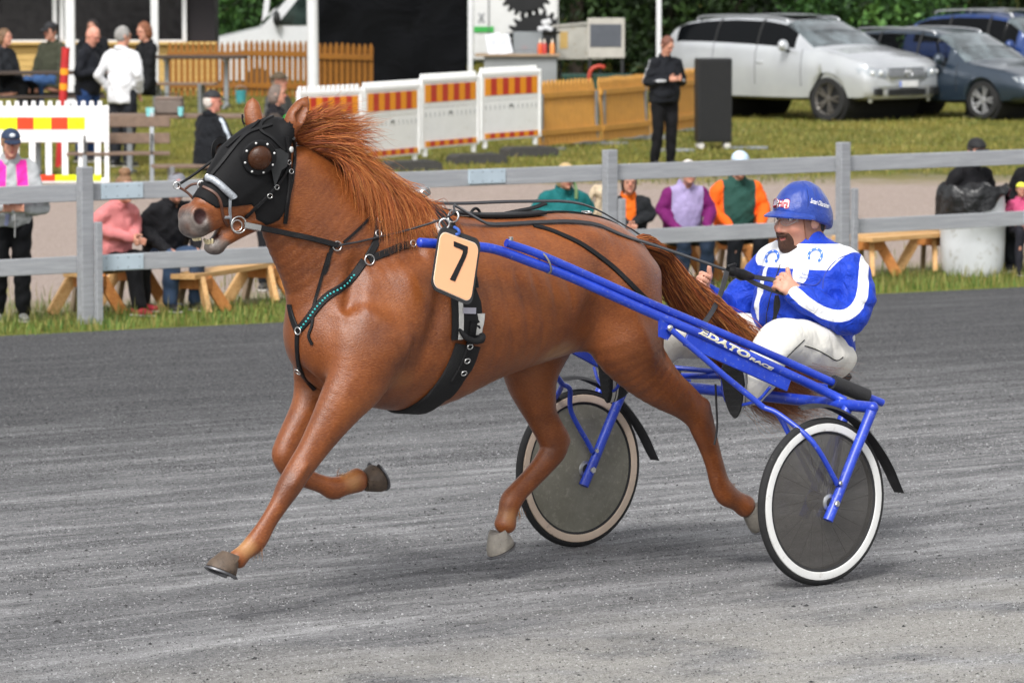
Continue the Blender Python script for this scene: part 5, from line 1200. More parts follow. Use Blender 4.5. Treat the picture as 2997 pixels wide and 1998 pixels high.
mb = MB(); mb.box((-.575, .078, 1.33), (.03, .012, .028), None, .004); mb.build('buckle', M_leather, helmet, 40)
t = NT('clear_lens'); t.set(color=(.9, .92, .94), rough=.03, alpha=.16, spec=.6); M_lens = t.m
for sy in (1, -1):
    mb = MB(); P = []
    for j in range(5):
        for i in range(9):
            a_ = i / 8; P.append(HD + np.array((.112 - .004 * j / 4 - .045 * a_ ** 2.2, sy * (.008 + .066 * a_), .026 - (.040 * (1 - .35 * a_ ** 3) * (1 - .35 * (1 - a_) ** 6)) * j / 4)))
    mb.raw(P, [(j * 9 + i, j * 9 + i + 1, j * 9 + 10 + i, j * 9 + 9 + i) for j in range(4) for i in range(8)]); gl = mb.build('glasses_lens', M_lens, driver, 180)
    mb = MB(); mb.tube(crom([HD + (.112, sy * .004, .027), HD + (.106, sy * .035, .030), HD + (.066, sy * .074, .027), HD + (-.02, sy * .084, .020)], 5), .0032, 6); mb.build('glasses_frame', plain('pale_frame', '#b9b6ae', .4), driver, 60)
    wire('glasses_rim', [HD + np.array(p) for p in [(.112, sy * .008, .0), (.108, sy * .02, -.014), (.098, sy * .042, -.016), (.078, sy * .066, .0), (.068, sy * .074, .022)]], .0012, plain('pale_frame', '#b9b6ae'), driver)
# printing laid on cloth: flat marks dropped onto the surface behind them
def letters(body, size=1.0, shear=0.0, bold=0.0):
    cu = bpy.data.curves.new('txt', 'FONT'); cu.body = body; cu.size = size; cu.align_x = 'CENTER'; cu.align_y = 'CENTER'; cu.shear = shear; cu.offset = bold; cu.resolution_u = 3
    o = bpy.data.objects.new('txt', cu); COL.objects.link(o); bpy.context.view_layer.update()
    me = bpy.data.meshes.new_from_object(o.evaluated_get(bpy.context.evaluated_depsgraph_get()))
    V = [(p.co.x, p.co.y) for p in me.vertices]; F = [tuple(f.vertices) for f in me.polygons]
    bpy.data.objects.remove(o); bpy.data.curves.remove(cu); bpy.data.meshes.remove(me); return V, F
def decal(name, V, F, fmap, tree, mat, parent, lift=.0018):
    """fmap: flat point -> traced point; the mark lands on the surface there"""
    P = []
    for p in V:
        q, n = on(tree, *fmap(*p)); P.append(q + (n if n is not None and n.dot(lray(*fmap(*p))) < 0 else -lray(*fmap(*p))) * lift)
    mb = MB(); mb.raw(P, F); return mb.build(name, mat, parent)
def quadmap(c, conv):
    """unit square (x 0..1, y 0..1 up) -> traced quad tl,tr,br,bl"""
    c = [np.array(conv(*p)) for p in c]
    return lambda a_, b_: tuple(c[3] * (1 - a_) * (1 - b_) + c[2] * a_ * (1 - b_) + c[1] * a_ * b_ + c[0] * (1 - a_) * b_)
def fit(VF):
    V, F = VF; A = np.array(V); lo, hi = A.min(0), A.max(0); return [tuple((p - lo) / (hi - lo)) for p in A], F
def gridpoly(poly, n=5):
    """a convex outline as a fan"""
    c = np.mean(poly, axis=0); V = [tuple(c)]
    for r_ in (.5, 1.0): V += [tuple(c + (np.array(p) - c) * r_) for p in poly]
    m = len(poly); return V, [(0, 1 + i, 1 + (i + 1) % m) for i in range(m)] + [(1 + i, 1 + m + i, 1 + m + (i + 1) % m, 1 + (i + 1) % m) for i in range(m)]
M_print_w = plain('white_print', '#e2e2e4', .5, var=.02); M_print_lb = plain('light_blue_print', '#2f6bd0', .5, var=.03); M_print_r = plain('red_print', '#b51f2a', .5, var=.03); M_print_k = plain('black_print', '#18181a', .5); M_print_db = plain('blue_print', '#52609c', .6)
badge = quadmap([(697, 193), (790, 197), (782, 252), (690, 246)], Z7)
decal('badge', *gridpoly(rrect(0, 0, 1, 1, .2)), badge, KT, plain('red_print', '#b51f2a'), helmet, .0012); decal('badge_face', *gridpoly(rrect(.03, .06, .97, .94, .18)), badge, KT, M_print_w, helmet, .0022)
decal('badge_letters', *fit(letters('Hira', 1, .25, .02)), quadmap([(728, 199), (781, 203), (775, 246), (722, 243)], Z7), KT, M_print_r, helmet, .0034)
hh = [(.0, .95), (.12, .8), (.3, .98), (.55, .9), (.95, .55), (.9, .38), (.6, .45), (.7, .05), (.25, .0), (.08, .4)]
decal('badge_emblem', hh, [tuple(range(len(hh)))], quadmap([(700, 199), (733, 201), (730, 244), (697, 242)], Z7), KT, M_print_k, helmet, .0030)
decal('helmet_name', *fit(letters('Santeri Oikarainen', 1, .35, .015)), quadmap([(905, 190), (1008, 222), (1004, 250), (900, 218)], Z7), KT, M_print_w, helmet, .002)
decal('chest_name', *fit(letters('Rauno', 1)), quadmap([(858, 604), (898, 612), (894, 630), (855, 622)], Z7), JT, M_print_db, jacket, .003); decal('chest_name', *fit(letters('Oikarainen', 1)), quadmap([(838, 622), (900, 635), (897, 650), (835, 638)], Z7), JT, M_print_db, jacket, .003)
def shoe_band(n=22):
    V = []; F = []
    for i in range(n):
        a_ = R(-128) + R(256) * i / (n - 1)
        for k in (1.0, .66): V.append((.5 + .5 * k * math.sin(a_) * (1 - .22 * max(0, -math.cos(a_))), .54 + (.46 if k == 1 else .46 - .15) * math.cos(a_) * (1.05 if math.cos(a_) < 0 else 1)))
    for i in range(n - 1): F.append((2 * i, 2 * i + 1, 2 * i + 3, 2 * i + 2))
    return V, F
V, F = shoe_band()
for q in ([(900, 462), (985, 478), (955, 580), (872, 558)], [(655, 485), (740, 480), (720, 575), (640, 580)]):
    qm = quadmap(q, Z7); decal('horseshoe_print', V, F, qm, JT, M_print_lb, jacket, .003)
    for i in (2, 6, 10.5, 15, 19):
        a_ = R(-128) + R(256) * i / 21; x_ = .5 + .415 * math.sin(a_) * (1 - .22 * max(0, -math.cos(a_))); y_ = .54 + .385 * math.cos(a_); dx = .055 * math.cos(a_); dy = -.055 * math.sin(a_)
        decal('nail_mark', [(x_ - dx - dy * .5, y_ - dy + dx * .5), (x_ + dx - dy * .5, y_ + dy + dx * .5), (x_ + dx + dy * .5, y_ + dy - dx * .5), (x_ - dx + dy * .5, y_ - dy - dx * .5)], [(0, 1, 2, 3)], qm, JT, M_print_w, jacket, .0045)
S('zip', [(735, 560), (690, 700), (660, 830), (655, 920)], .004, M_pipe, jacket, JT, th=.0015, lift=.001); S('pocket_flap', [(815, 660), (870, 672), (915, 685), (950, 668), (965, 640)], .004, plain('blue_seam', '#152c86', .6), jacket, JT, th=.002, lift=.001)
S('armhole_seam', [(1130, 503), (1060, 530), (1000, 590), (975, 640), (972, 700)], .004, plain('blue_seam', '#152c86'), jacket, JT, th=.0015, lift=.0005)
wire('zip_pull', [on(JT, *Z7(755, 635))[0] + Vector((.01, .01, 0)), on(JT, *Z7(778, 608))[0] + Vector((.012, .012, 0))], .005, M_leather, jacket)
# maker's letters along the shaft
ST = bvh_mesh(*[o.data for o in sulky.children if o.name.startswith('shaft')][:1])
M_cream = plain('cream_letters', '#d6cfae', .5)
def shaft_letters(txt, q, bold):
    for i_, m_, lf, b_ in ((0, M_print_w, .002, bold + .05), (1, M_cream, .0032, bold)):
        V, F = letters(txt, 1, .1, b_); A = np.array(V); V0, _ = letters(txt, 1, .1, bold); A0 = np.array(V0); lo, hi = A0.min(0), A0.max(0)
        decal('shaft_lettering', [tuple((p - lo) / (hi - lo)) for p in A], F, quadmap(q, Z8), ST, m_, sulky, lf)
shaft_letters('EDATO', [(835, 322), (1400, 610), (1360, 660), (805, 372)], .012); shaft_letters('RACE', [(1405, 640), (1660, 768), (1640, 795), (1385, 668)], .012)
# ================================================================ rail fence between track and public
def painted_wood(name, col, col2):
    t = NT(name); v = t.coord('Object', (1.4, 20, 26)); nz = t.noise(v, 1.6, 6, .7, .6); v2 = t.coord(); n2_ = t.noise(v2, 1.3, 5, .65); n3_ = t.noise(v2, 38, 4, .8)
    c = t.mix(t.step(nz, .35, .7), srgb(col2), srgb(col)); c = t.mix(t.math('MULTIPLY', t.step(n2_, .45, .7), .35), c, srgb('#84868a')); c = t.mix(t.math('MULTIPLY', t.step(n3_, .62, .74), .5), c, srgb('#73716c'))
    t.set(color=c, rough=.75, spec=.25, normal=t.bump(nz, .004, .6)); return t.m
M_rail = painted_wood('grey_rail_paint', '#a3a5a9', '#919397'); M_post = painted_wood('grey_post_paint', '#999b9f', '#85878b')
M_splice = plain('pale_splice', '#aab8c2', .6, var=.06, scale=6); M_nail = plain('nail', '#5f666d', .5)
def ft(t_, q_, z_=0.0):
    x = t_ * TT_[0] + q_ * TN_[0]; y = t_ * TT_[1] + q_ * TN_[1]; return Vector((x, y, z_))
FQ = 31.8; FZ = float(gz(*ft(25, FQ)[:2]))
fence = thing('rail_fence', 'long grey two-rail wooden fence along the edge of the track', 'fence', ft(25, FQ, FZ), TA)
fl = lambda t_, q_, z_: Vector((t_ - 25, q_ - FQ, z_ - FZ))
zs = lambda t_: -.006 * (t_ - 19.7)
for t_ in (17.77, 20.49, 23.2, 25.93, 28.67, 31.4, 34.1):
    g_ = float(gz(*ft(t_, FQ)[:2])) - .03; zt = .785 + zs(t_) * .5
    mb = MB(); mb.box(fl(t_, FQ, (g_ + zt) / 2), (.115, .085, zt - g_), None, .006); p = mb.build('post', M_post, fence)
    mb = MB(); mb.box(fl(t_ + .075, FQ - .075, (g_ + .34) / 2), (.058, .05, .34 - g_), None, .005); mb.build('post_brace', M_post, fence)
    mb = MB()
    for zz in (.57, .53, .02, -.02): mb.lathe([(.007, 0), (.006, .004)], fl(t_ + .02, FQ - .045, zz), (0, -1, 0), 8); 
joints = [14.5, 20.87, 24.60, 31.2, 37]
for nm, z0, z1, q_ in (('rail', .505, .645, FQ + .065), ('rail', -.07, .065, FQ + .065)):
    for a_, b_ in zip(joints[:-1], joints[1:]):
        mb = MB(); mb.bar(fl(a_ + .003, q_, (z0 + z1) / 2 + zs(a_) * .3), fl(b_ - .003, q_, (z0 + z1) / 2 + zs(b_) * .3), .04, z1 - z0, bev=.004); mb.build('rail', M_rail, fence)
for t_, zz in ((20.87, .575), (20.87, -.003), (24.60, .575), (31.2, .575), (31.2, -.003)):
    mb = MB(); mb.box(fl(t_, FQ + .036, zz), (.40, .014, .125), None, .003); sp = mb.build('splice_plate', M_splice, fence)
    for dx in (-.16, -.05, .05, .16):
        for dz in (-.04, .04):
            mb = MB(); mb.lathe([(.006, 0), (.004, .003)], fl(t_ + dx, FQ + .029, zz + dz), (0, -1, 0), 6); mb.build('nail', M_nail, sp)

# ================================================================ raw timber trestle benches behind the rail
def wood(name, col, col2):
    t = NT(name); v = t.coord('Object', (1.2, 14, 14)); nz = t.noise(v, 3, 5, .65, .8); c = t.ramp(nz, [(.3, srgb(col2)), (.7, srgb(col))]); t.set(color=c, rough=.7, normal=t.bump(nz, .003, .5)); return t.m
M_pine = wood('fresh_pine', '#d9b27e', '#bb8a50'); M_pine2 = wood('orange_pine', '#c98a4c', '#a8652c'); M_pineg = wood('grey_pine', '#a08c76', '#7f6c58')
def trestle_bench(label, p0, p1, h=.39, group='timber benches along the rail', w=.20, planks=1, gap=.0, top=M_pine):
    """plank on two trestles between ground points"""
    p0, p1 = Vector(p0), Vector(p1); d = p1 - p0; L = d.length; rz = math.atan2(d.y, d.x); c = (p0 + p1) / 2
    b = thing('bench', label, 'bench', (c.x, c.y, (p0.z + p1.z) / 2), rz, group)
    for k in range(planks):
        yy = (k - (planks - 1) / 2) * (w + gap); mb = MB(); mb.box((0, yy, h - .022), (L, w, .044), None, .004); mb.build('plank', top, b)
    for sx in (-1, 1):
        x = sx * (L / 2 - .22); mb = MB(); mb.box((x, 0, h - .09), (.14, .30, .09), None, .004); mb.build('crosspiece', M_pine2, b)
        for sy in (-1, 1):
            for s3 in (-1, 1):
                mb = MB(); mb.bar((x + s3 * .05, sy * .10, h - .05), (x + s3 * .19, sy * .23, .0), .045, .095, bev=.004); mb.build('leg', M_pineg if (sy > 0 and s3 > 0) else (M_pine if s3 < 0 else M_pine2), b)
    return b
def G(u, Y, lift=0.0): return gpos(u, Y, lift)
trestle_bench('timber bench under the pink hoodie sitter, left of the rail post', G(170, 38.5), G(330, 39.6), h=.36)
trestle_bench('pale plank bench below the horse head, with splayed pine legs', G(418, 38.8), G(622, 40.5), h=.335, w=.24)
trestle_bench('timber bench mostly hidden under the teal and black jackets', G(1215, 41.9), G(1480, 43.3))
trestle_bench('timber bench under the purple jacket, behind the horse tail', G(1520, 43.0), G(1610, 43.6), h=.39, w=.24)
trestle_bench('timber bench under the orange sleeved sitter', G(1650, 43.9), G(1800, 45.0), h=.39)
trestle_bench('two plank timber bench between the driver and the rubbish bin', G(1955, 44.2), G(2165, 45.2), h=.385, planks=2, gap=.10)
trestle_bench('timber bench at the right edge beyond the rubbish bin', G(2325, 45.3), G(2480, 46.4), h=.40, w=.24)

# ================================================================ rubbish bin with black liner
M_binw = plain('white_barrel', '#d5d8dc', .5, var=.06, scale=3, dirt='#a5a39b'); M_bag = plain('black_bag', '#191a1c', .32, var=.3, scale=8, bump=.02, bscale=14)
bp = G(2232, 44.75); bin_ = thing('rubbish_bin', 'white barrel rubbish bin with black bag liner behind the rail', 'rubbish bin', bp)
mb = MB(); mb.lathe([(.27, -.02), (.285, .05), (.302, .12), (.310, .30), (.312, .45), (.318, .46), (.318, .48), (.310, .49), (.306, .70), (.300, .80), (.29, .80), (.28, .10)], (0, 0, 0), n=40); mb.build('barrel', M_binw, bin_, 50)
mb = MB(); n = 60; v = []; r_ = np.random.default_rng(4)
for j, (rr, z_) in enumerate(((.20, .70), (.285, .82), (.325, .85), (.350, .81), (.352, .72), (.345, .62), (.347, .545))):
    for i in range(n):
        a_ = 2 * math.pi * i / n; wob = 1 + (.035 * math.sin(a_ * 9 + j) + .025 * math.sin(a_ * 17 + 2 * j)) * (j > 0); sk = (.16 * max(0, math.cos(a_ - R(-20))) ** 2 if j >= 4 else 0) * (j - 3) * .5
        v.append((rr * wob * math.cos(a_), rr * wob * math.sin(a_), z_ + sk + .02 * math.sin(a_ * 5 + j * .7) + .012 * math.sin(a_ * 13)))
mb.raw(v, [(j * n + i, j * n + (i + 1) % n, (j + 1) * n + (i + 1) % n, (j + 1) * n + i) for j in range(6) for i in range(n)]); mb.build('bag_liner', M_bag, bin_, 60)

# ================================================================ plastic crowd barriers
M_bw = plain('white_barrier_plastic', '#efefef', .5, var=.04, scale=4, dirt='#dcdbd6'); M_red = plain('red_reflector', '#bd2f22', .35, var=.06, scale=10); M_orange = plain('orange_reflector', '#eb9413', .35, var=.06, scale=10); M_yel = plain('yellow_reflector', '#e6ee12', .3, var=.04); M_vred = plain('bright_red_reflector', '#f0401a', .3, var=.05); M_foot = plain('rubber_foot', '#3b3a38', .85, var=.3, scale=20)
def barrier(label, pos, rz, L=1.42, H=1.06, wide=True, cols=(M_orange, M_red), n_low=11, open_slats=False, group='white plastic barriers'):
    b = thing('crowd_barrier', label, 'barrier', pos, rz, group); z0 = .10
    mb = MB(); mb.box((0, 0, z0 + .03), (L, .05, .06), None, .008); mb.build('bottom_beam', M_bw, b)
    mb = MB(); mb.box((0, 0, H - .10), (L, .05, .06), None, .008); mb.build('top_beam', M_bw, b)
    for sx in (-1, 1): mb = MB(); mb.box((sx * (L / 2 - .03), 0, (z0 + H) / 2 - .03), (.055, .056, H - z0 - .06), None, .008); mb.build('end_post', M_bw, b)
    pitch = .10
    n = int(L / pitch)
    for i in range(n):                                                    # picket heads along the top
        mb = MB(); mb.box((-L / 2 + pitch * (i + .5), 0, H - .045), (.052, .036, .075), None, .008); mb.build('picket_head', M_bw, b)
    mb = MB(); mb.box((0, -.0, H - .30), (L - .10, .034, .33), None, .004); mb.build('sign_panel', M_bw, b)
    m = 9 if wide else 7; ln = L - (.22 if wide else .42); wd = ln / m
    for i in range(m):
        mb = MB(); mb.box((-ln / 2 + wd * (i + .5) - (0 if wide else .08), -.0205, H - .275), (wd, .006, .24 if wide else .15), None); mb.build('reflector', cols[i % 2], b)
    if open_slats:
        for i in range(9): mb = MB(); mb.box((-L / 2 + .14 + i * (L - .28) / 8, 0, .36), (.075, .03, .50), None, .006); mb.build('slat', M_bw, b)
        mb = MB(); mb.box((0, 0, .62), (L - .06, .045, .05), None, .008); mb.build('mid_beam', M_bw, b)
    else:
        mb = MB(); mb.box((0, .0, .40), (L - .10, .030, .50), None, .004); pnl = mb.build('lower_panel', M_bw, b)
        for i in range(12): mb = MB(); mb.box((-L / 2 + .14 + i * (L - .28) / 11, -.0165, .56), (.022, .006, .06), None); mb.build('slot', plain('shadow_groove', '#a9abac', .6), pnl)
        mb = MB(); mb.box((.0, -.019, .575), (.05, .01, .035), None); mb.build('latch', M_foot, b)
    for i in range(n_low):
        wd = (L - .20) / n_low; mb = MB(); mb.box((-(L - .20) / 2 + wd * (i + .5), -.0285, z0 + .065), (wd, .006, .075), None); mb.build('reflector', cols[i % 2], b)
    for sx in (-1, 1):
        mb = MB(); mb.box((sx * (L / 2 - .14), 0, .06), (.05, .05, .12), None); mb.build('foot_peg', M_bw, b)
    return b
PB = [G(682, 60.6), G(836, 61.7), G(962, 63.3), G(1102, 64.9), G(1240, 66.4)]
labs = ['leftmost of the four orange striped white barriers, behind the horse mane', 'second orange striped barrier from the left, beside the mane', 'third orange striped barrier, just right of the mane', 'rightmost orange striped barrier, next to the leaning yellow fence']
for i in range(4):
    a_, b_ = PB[i], PB[i + 1]; d = b_ - a_; c = (a_ + b_) / 2; c.z = float(gz(c.x, c.y)) + (0, .0, .08, .10)[i]
    barrier(labs[i], c, math.atan2(d.y, d.x) + (.02, -.02, .02, -.01)[i], L=Vector((d.x, d.y)).length - .03, H=1.12)
for u, Y, lab in ((945, 61.5, 'dark rubber barrier foot lying flat under the second striped barrier'), (1095, 63.3, 'thick dark rubber barrier foot under the third striped barrier'), (1215, 65, 'dark rubber barrier foot by the leaning yellow fence')):
    p = G(u, Y); f_ = thing('barrier_foot', lab, 'barrier foot', p, R(20), 'rubber barrier feet')
    mb = MB(); mb.prism([(-.38, 0), (.38, 0), (.36, .09), (.30, .125), (-.30, .125), (-.36, .09)], (-.20, .20)); mb.build('block', M_foot, f_, 30)
    mb = MB(); mb.box((.18, 0, .13), (.10, .10, .02), None, .004); mb.build('socket', M_foot, f_)
barrier('white slatted barrier with yellow and red reflectors at the left edge', G(78, 56.8), R(3), L=1.86, H=1.10, wide=False, cols=(M_yel, M_vred), n_low=3, open_slats=True)

# ================================================================ yellow picket fencing
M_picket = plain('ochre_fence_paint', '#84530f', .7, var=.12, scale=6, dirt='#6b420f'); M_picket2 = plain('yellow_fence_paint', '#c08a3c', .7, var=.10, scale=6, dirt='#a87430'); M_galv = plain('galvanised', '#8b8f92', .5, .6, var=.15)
def picket_fence(label, p0, p1, H, n, mat, lean=0.0, feet=True, group='yellow picket fence panels', w=.085, closed=False):
    p0, p1 = Vector(p0), Vector(p1); d = p1 - p0; L = math.hypot(d.x, d.y); rz = math.atan2(d.y, d.x); c = (p0 + p1) / 2
    f = thing('picket_fence', label, 'fence', c, rz, group); M = Matrix.Rotation(lean, 3, 'X')
    P = lambda x, y, z: M @ Vector((x, y, z)) + Vector((0, 0, .0))
    sl = d.z / L if L else 0
    for zz in (H * .24, H * .78): 
        mb = MB(); mb.bar(P(-L / 2, -.028, zz) , P(L / 2, -.028, zz), .035, .085, bev=.004); mb.build('rail', mat, f)
    pit = L / n; w = pit * (.84 if closed else .62)
    for i in range(n):
        x = -L / 2 + pit * (i + .5); mb = MB(); j = .006 * math.sin(i * 5.3); mb.prism([(x - w / 2, .06 + j), (x + w / 2, .06 + j), (x + w / 2, H - .07 + j), (x + w * .1, H + j), (x - w * .1, H + j), (x - w / 2, H - .07 + j)], (0, .022), (Vector((0, -.008, 0)), Vector((1, 0, 0)), M @ Vector((0, 0, 1)), M @ Vector((0, 1, 0)))); mb.build('picket', mat, f)
    if feet:
        for x in (-L / 2 + .12, L / 2 - .12):
            mb = MB(); mb.bar((x, .03, 0), (x, .03, H * .8), .04, .04); mb.build('stake', M_galv, f); mb = MB(); mb.bar((x, -.35, .02), (x, .45, .02), .05, .03); mb.build('base_foot', M_galv, f)
    return f
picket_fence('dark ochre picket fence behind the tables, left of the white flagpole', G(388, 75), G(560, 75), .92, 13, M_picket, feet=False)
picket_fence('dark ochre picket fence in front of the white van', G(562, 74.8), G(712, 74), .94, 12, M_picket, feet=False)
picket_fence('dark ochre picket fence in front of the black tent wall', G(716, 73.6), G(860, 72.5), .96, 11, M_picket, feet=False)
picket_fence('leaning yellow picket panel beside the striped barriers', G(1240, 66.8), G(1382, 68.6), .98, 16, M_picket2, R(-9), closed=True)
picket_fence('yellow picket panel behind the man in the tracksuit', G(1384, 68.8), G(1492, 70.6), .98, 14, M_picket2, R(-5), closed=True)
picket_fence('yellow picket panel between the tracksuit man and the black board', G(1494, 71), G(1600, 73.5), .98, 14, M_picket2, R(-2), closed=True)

# ================================================================ black board on castors
bb = thing('speaker_board', 'tall black upright panel on white castors in front of the silver car', 'panel', G(1636, 67.5), R(8))
M_bb = plain('matt_black_panel', '#17181a', .6, var=.1, scale=4); mb = MB(); mb.box((0, 0, .70), (.50, .30, 1.20), None, .015); cab = mb.build('cabinet', M_bb, bb)
mb = MB(); mb.box((0, -.153, .70), (.44, .008, 1.12), None); mb.build('grille', plain('black_grille', '#131416', .8, bump=.004, bscale=200), bb)
for sx in (-1, 1):
    mb = MB(); mb.box((sx * .25, 0, 1.05), (.008, .12, .03), None); mb.build('handle', M_foot, bb)
    for sy in (-1, 1): 
        mb = MB(); mb.lathe([(.0, -.018), (.045, -.018), (.05, 0), (.045, .018), (.0, .018)], (sx * .19, sy * .10, .05), (0, 1, 0), 16); mb.build('castor', plain('white_castor', '#c9c6c2', .5), bb, 40)
for k, (u, Y, rz) in enumerate(((1712, 67.5, 4), (1545, 66.5, -3))):
    o = MB().box((0, 0, .02), (.62, .10, .04), None, .004).build('metal_bar', M_galv); o.location = G(u, Y); o.rotation_euler = (0, 0, R(rz)); tag(o, ('grey flat bar lying on the lawn right of the black panel', 'grey flat bar lying on the lawn left of the black panel')[k], 'metal bar')

# ================================================================ picnic tables and slatted benches
M_slat = plain('weathered_brown_slat', '#6f5c4e', .8, var=.2, scale=14, dirt='#8a7a6c'); M_dslat = plain('dark_brown_slat', '#3d322b', .8, var=.2, scale=14)
def slat_bench(label, pos, rz, L=1.5, back=True, group='slatted park benches'):
    b = thing('park_bench', label, 'bench', pos, rz, group)
    for k in range(3): mb = MB(); mb.box((0, -.13 + k * .13, .45), (L, .11, .035), None, .006); mb.build('slat', M_slat, b)
    if back:
        for k in range(2): mb = MB(); mb.box((0, -.27 - k * .03, .62 + k * .20), (L, .03, .13), Matrix.Rotation(R(8), 3, 'X'), .006); mb.build('slat', M_slat, b)
    for sx in (-1, 1):
        x = sx * (L / 2 - .22)
        mb = MB(); mb.bar((x, -.16, .0), (x, -.20, .45), .05, .05); mb.build('leg', M_galv, b); mb = MB(); mb.bar((x, .20, .0), (x, .16, .44), .05, .05); mb.build('leg', M_galv, b)
        mb = MB(); mb.bar((x, -.20, .44), (x, .17, .43), .04, .03); mb.build('bracket', M_galv, b)
        if back:
            mb = MB(); mb.bar((x, -.22, .42), (x, -.34, .92), .05, .04); mb.build('back_strut', M_galv, b)
            wire('armrest', [(x, -.24, .66), (x, .05, .68), (x, .18, .64), (x, .19, .45)], .014, M_foot, b)
    return b
def picnic_table(label, pos, rz, L=1.9, top=M_slat, H=.76, group='picnic tables', benches=False):
    b = thing('picnic_table', label, 'table', pos, rz, group)
    for k in range(4): mb = MB(); mb.box((0, -.27 + k * .18, H), (L, .165, .04), None, .006); mb.build('plank', top, b)
    for sx in (-1, 1):
        x = sx * (L / 2 - .30); mb = MB(); mb.box((x, 0, H / 2 - .02), (.07, .07, H - .03), None, .006); mb.build('leg', M_galv, b); mb = MB(); mb.box((x, 0, H - .04), (.06, .60, .04), None); mb.build('bearer', M_galv, b); mb = MB(); mb.box((x, 0, .03), (.06, .75, .05), None); mb.build('base_bar', M_galv, b)
        if benches: 
            mb = MB(); mb.box((x, 0, .30), (.05, 1.5, .05), None); mb.build('seat_arm', M_galv, b)
    if benches:
        for sy in (-1, 1): mb = MB(); mb.box((0, sy * .66, .44), (L, .26, .04), None, .006); mb.build('seat_plank', top, b)
    return b
slat_bench('brown slatted bench with steel legs, beside the man in the white shirt', G(275, 57.0), R(-176), L=1.25)
picnic_table('long brown table holding a grey cool bag, behind the tracksuit cap man', G(452, 60.2), R(-4), L=2.3)
picnic_table('dark table in front of the ochre fence', G(455, 71), R(-2), L=1.5, top=M_dslat, H=.78)
picnic_table('dark picnic table at the left edge, with seated people around it', G(90, 66), R(6), L=1.9, top=M_dslat, benches=True)
picnic_table('brown low table at far left behind the slatted barrier', G(20, 60.5), R(2), L=1.4, top=M_slat, H=.50)
slat_bench('backless slatted bench below the woman in black', G(415, 68.5), R(-5), L=1.1, back=False)
slat_bench('backless slatted bench under the tracksuit cap man', G(480, 54.4), R(8), L=1.3, back=False)
slat_bench('backless slatted bench under the two sitters behind the horse ears', G(628, 57.6), R(14), L=1.6, back=False)
# things on the tables
o = thing('cool_bag', 'grey and brown soft cool bag on the long table', 'bag', G(392, 60.0, .79), R(-8)); M_cb = plain('grey_bag_cloth', '#6a5f58', .8, var=.15); mb = MB(); mb.box((0, 0, .10), (.36, .22, .20), None, .03); mb.build('body', M_cb, o, 40); mb = MB(); mb.box((0, 0, .205), (.35, .21, .05), None, .022); mb.build('lid', plain('brown_bag_lid', '#75655c', .8), o, 40); wire('handle', [(-.12, 0, .22), (-.10, 0, .26), (.10, 0, .26), (.12, 0, .22)], .008, M_foot, o)
for k, (u, lab) in enumerate(((345, 'turquoise paper cup left of the cool bag'), (352, 'pale blue paper cup touching the cool bag'), (418, 'turquoise paper cup right of the cool bag'))):
    o = MB().lathe([(.030, 0), (.040, .11), (.036, .11), (.028, .006)], n=14).build('paper_cup', plain('turquoise_cup' if k != 1 else 'pale_cup', '#7fc6c9' if k != 1 else '#a9d3d6', .5), None, 40); o.location = G(u, 59.8, .78); tag(o, lab, 'cup', 'paper cups on the long table')
o = thing('paint_bucket', 'small turquoise bucket on the grass by the ochre fence', 'bucket', G(556, 73)); mb = MB(); mb.lathe([(.07, 0), (.09, .20), (.085, .20), (.065, .02)], n=20); mb.build('pail', plain('turquoise_pail', '#3d8f96', .5), o, 40); wire('handle', [(-.087, 0, .19), (-.06, 0, .26), (.06, 0, .26), (.087, 0, .19)], .005, M_galv, o)
# red reflective marker pole
o = thing('marker_pole', 'tilted red marker pole with yellow bands behind the slatted barrier', 'pole', G(140, 62), 0); o.rotation_euler = (0, R(3.5), 0)
mb = MB(); mb.tube([(0, 0, 0), (0, 0, 1.58)], .055, 12); mb.build('shaft', plain('red_pole', '#b01f20', .5), o, 40)
for z_ in (1.22, 1.02): mb = MB(); mb.tube([(0, 0, z_), (0, 0, z_ + .085)], .058, 12); mb.build('band', M_orange, o, 40)
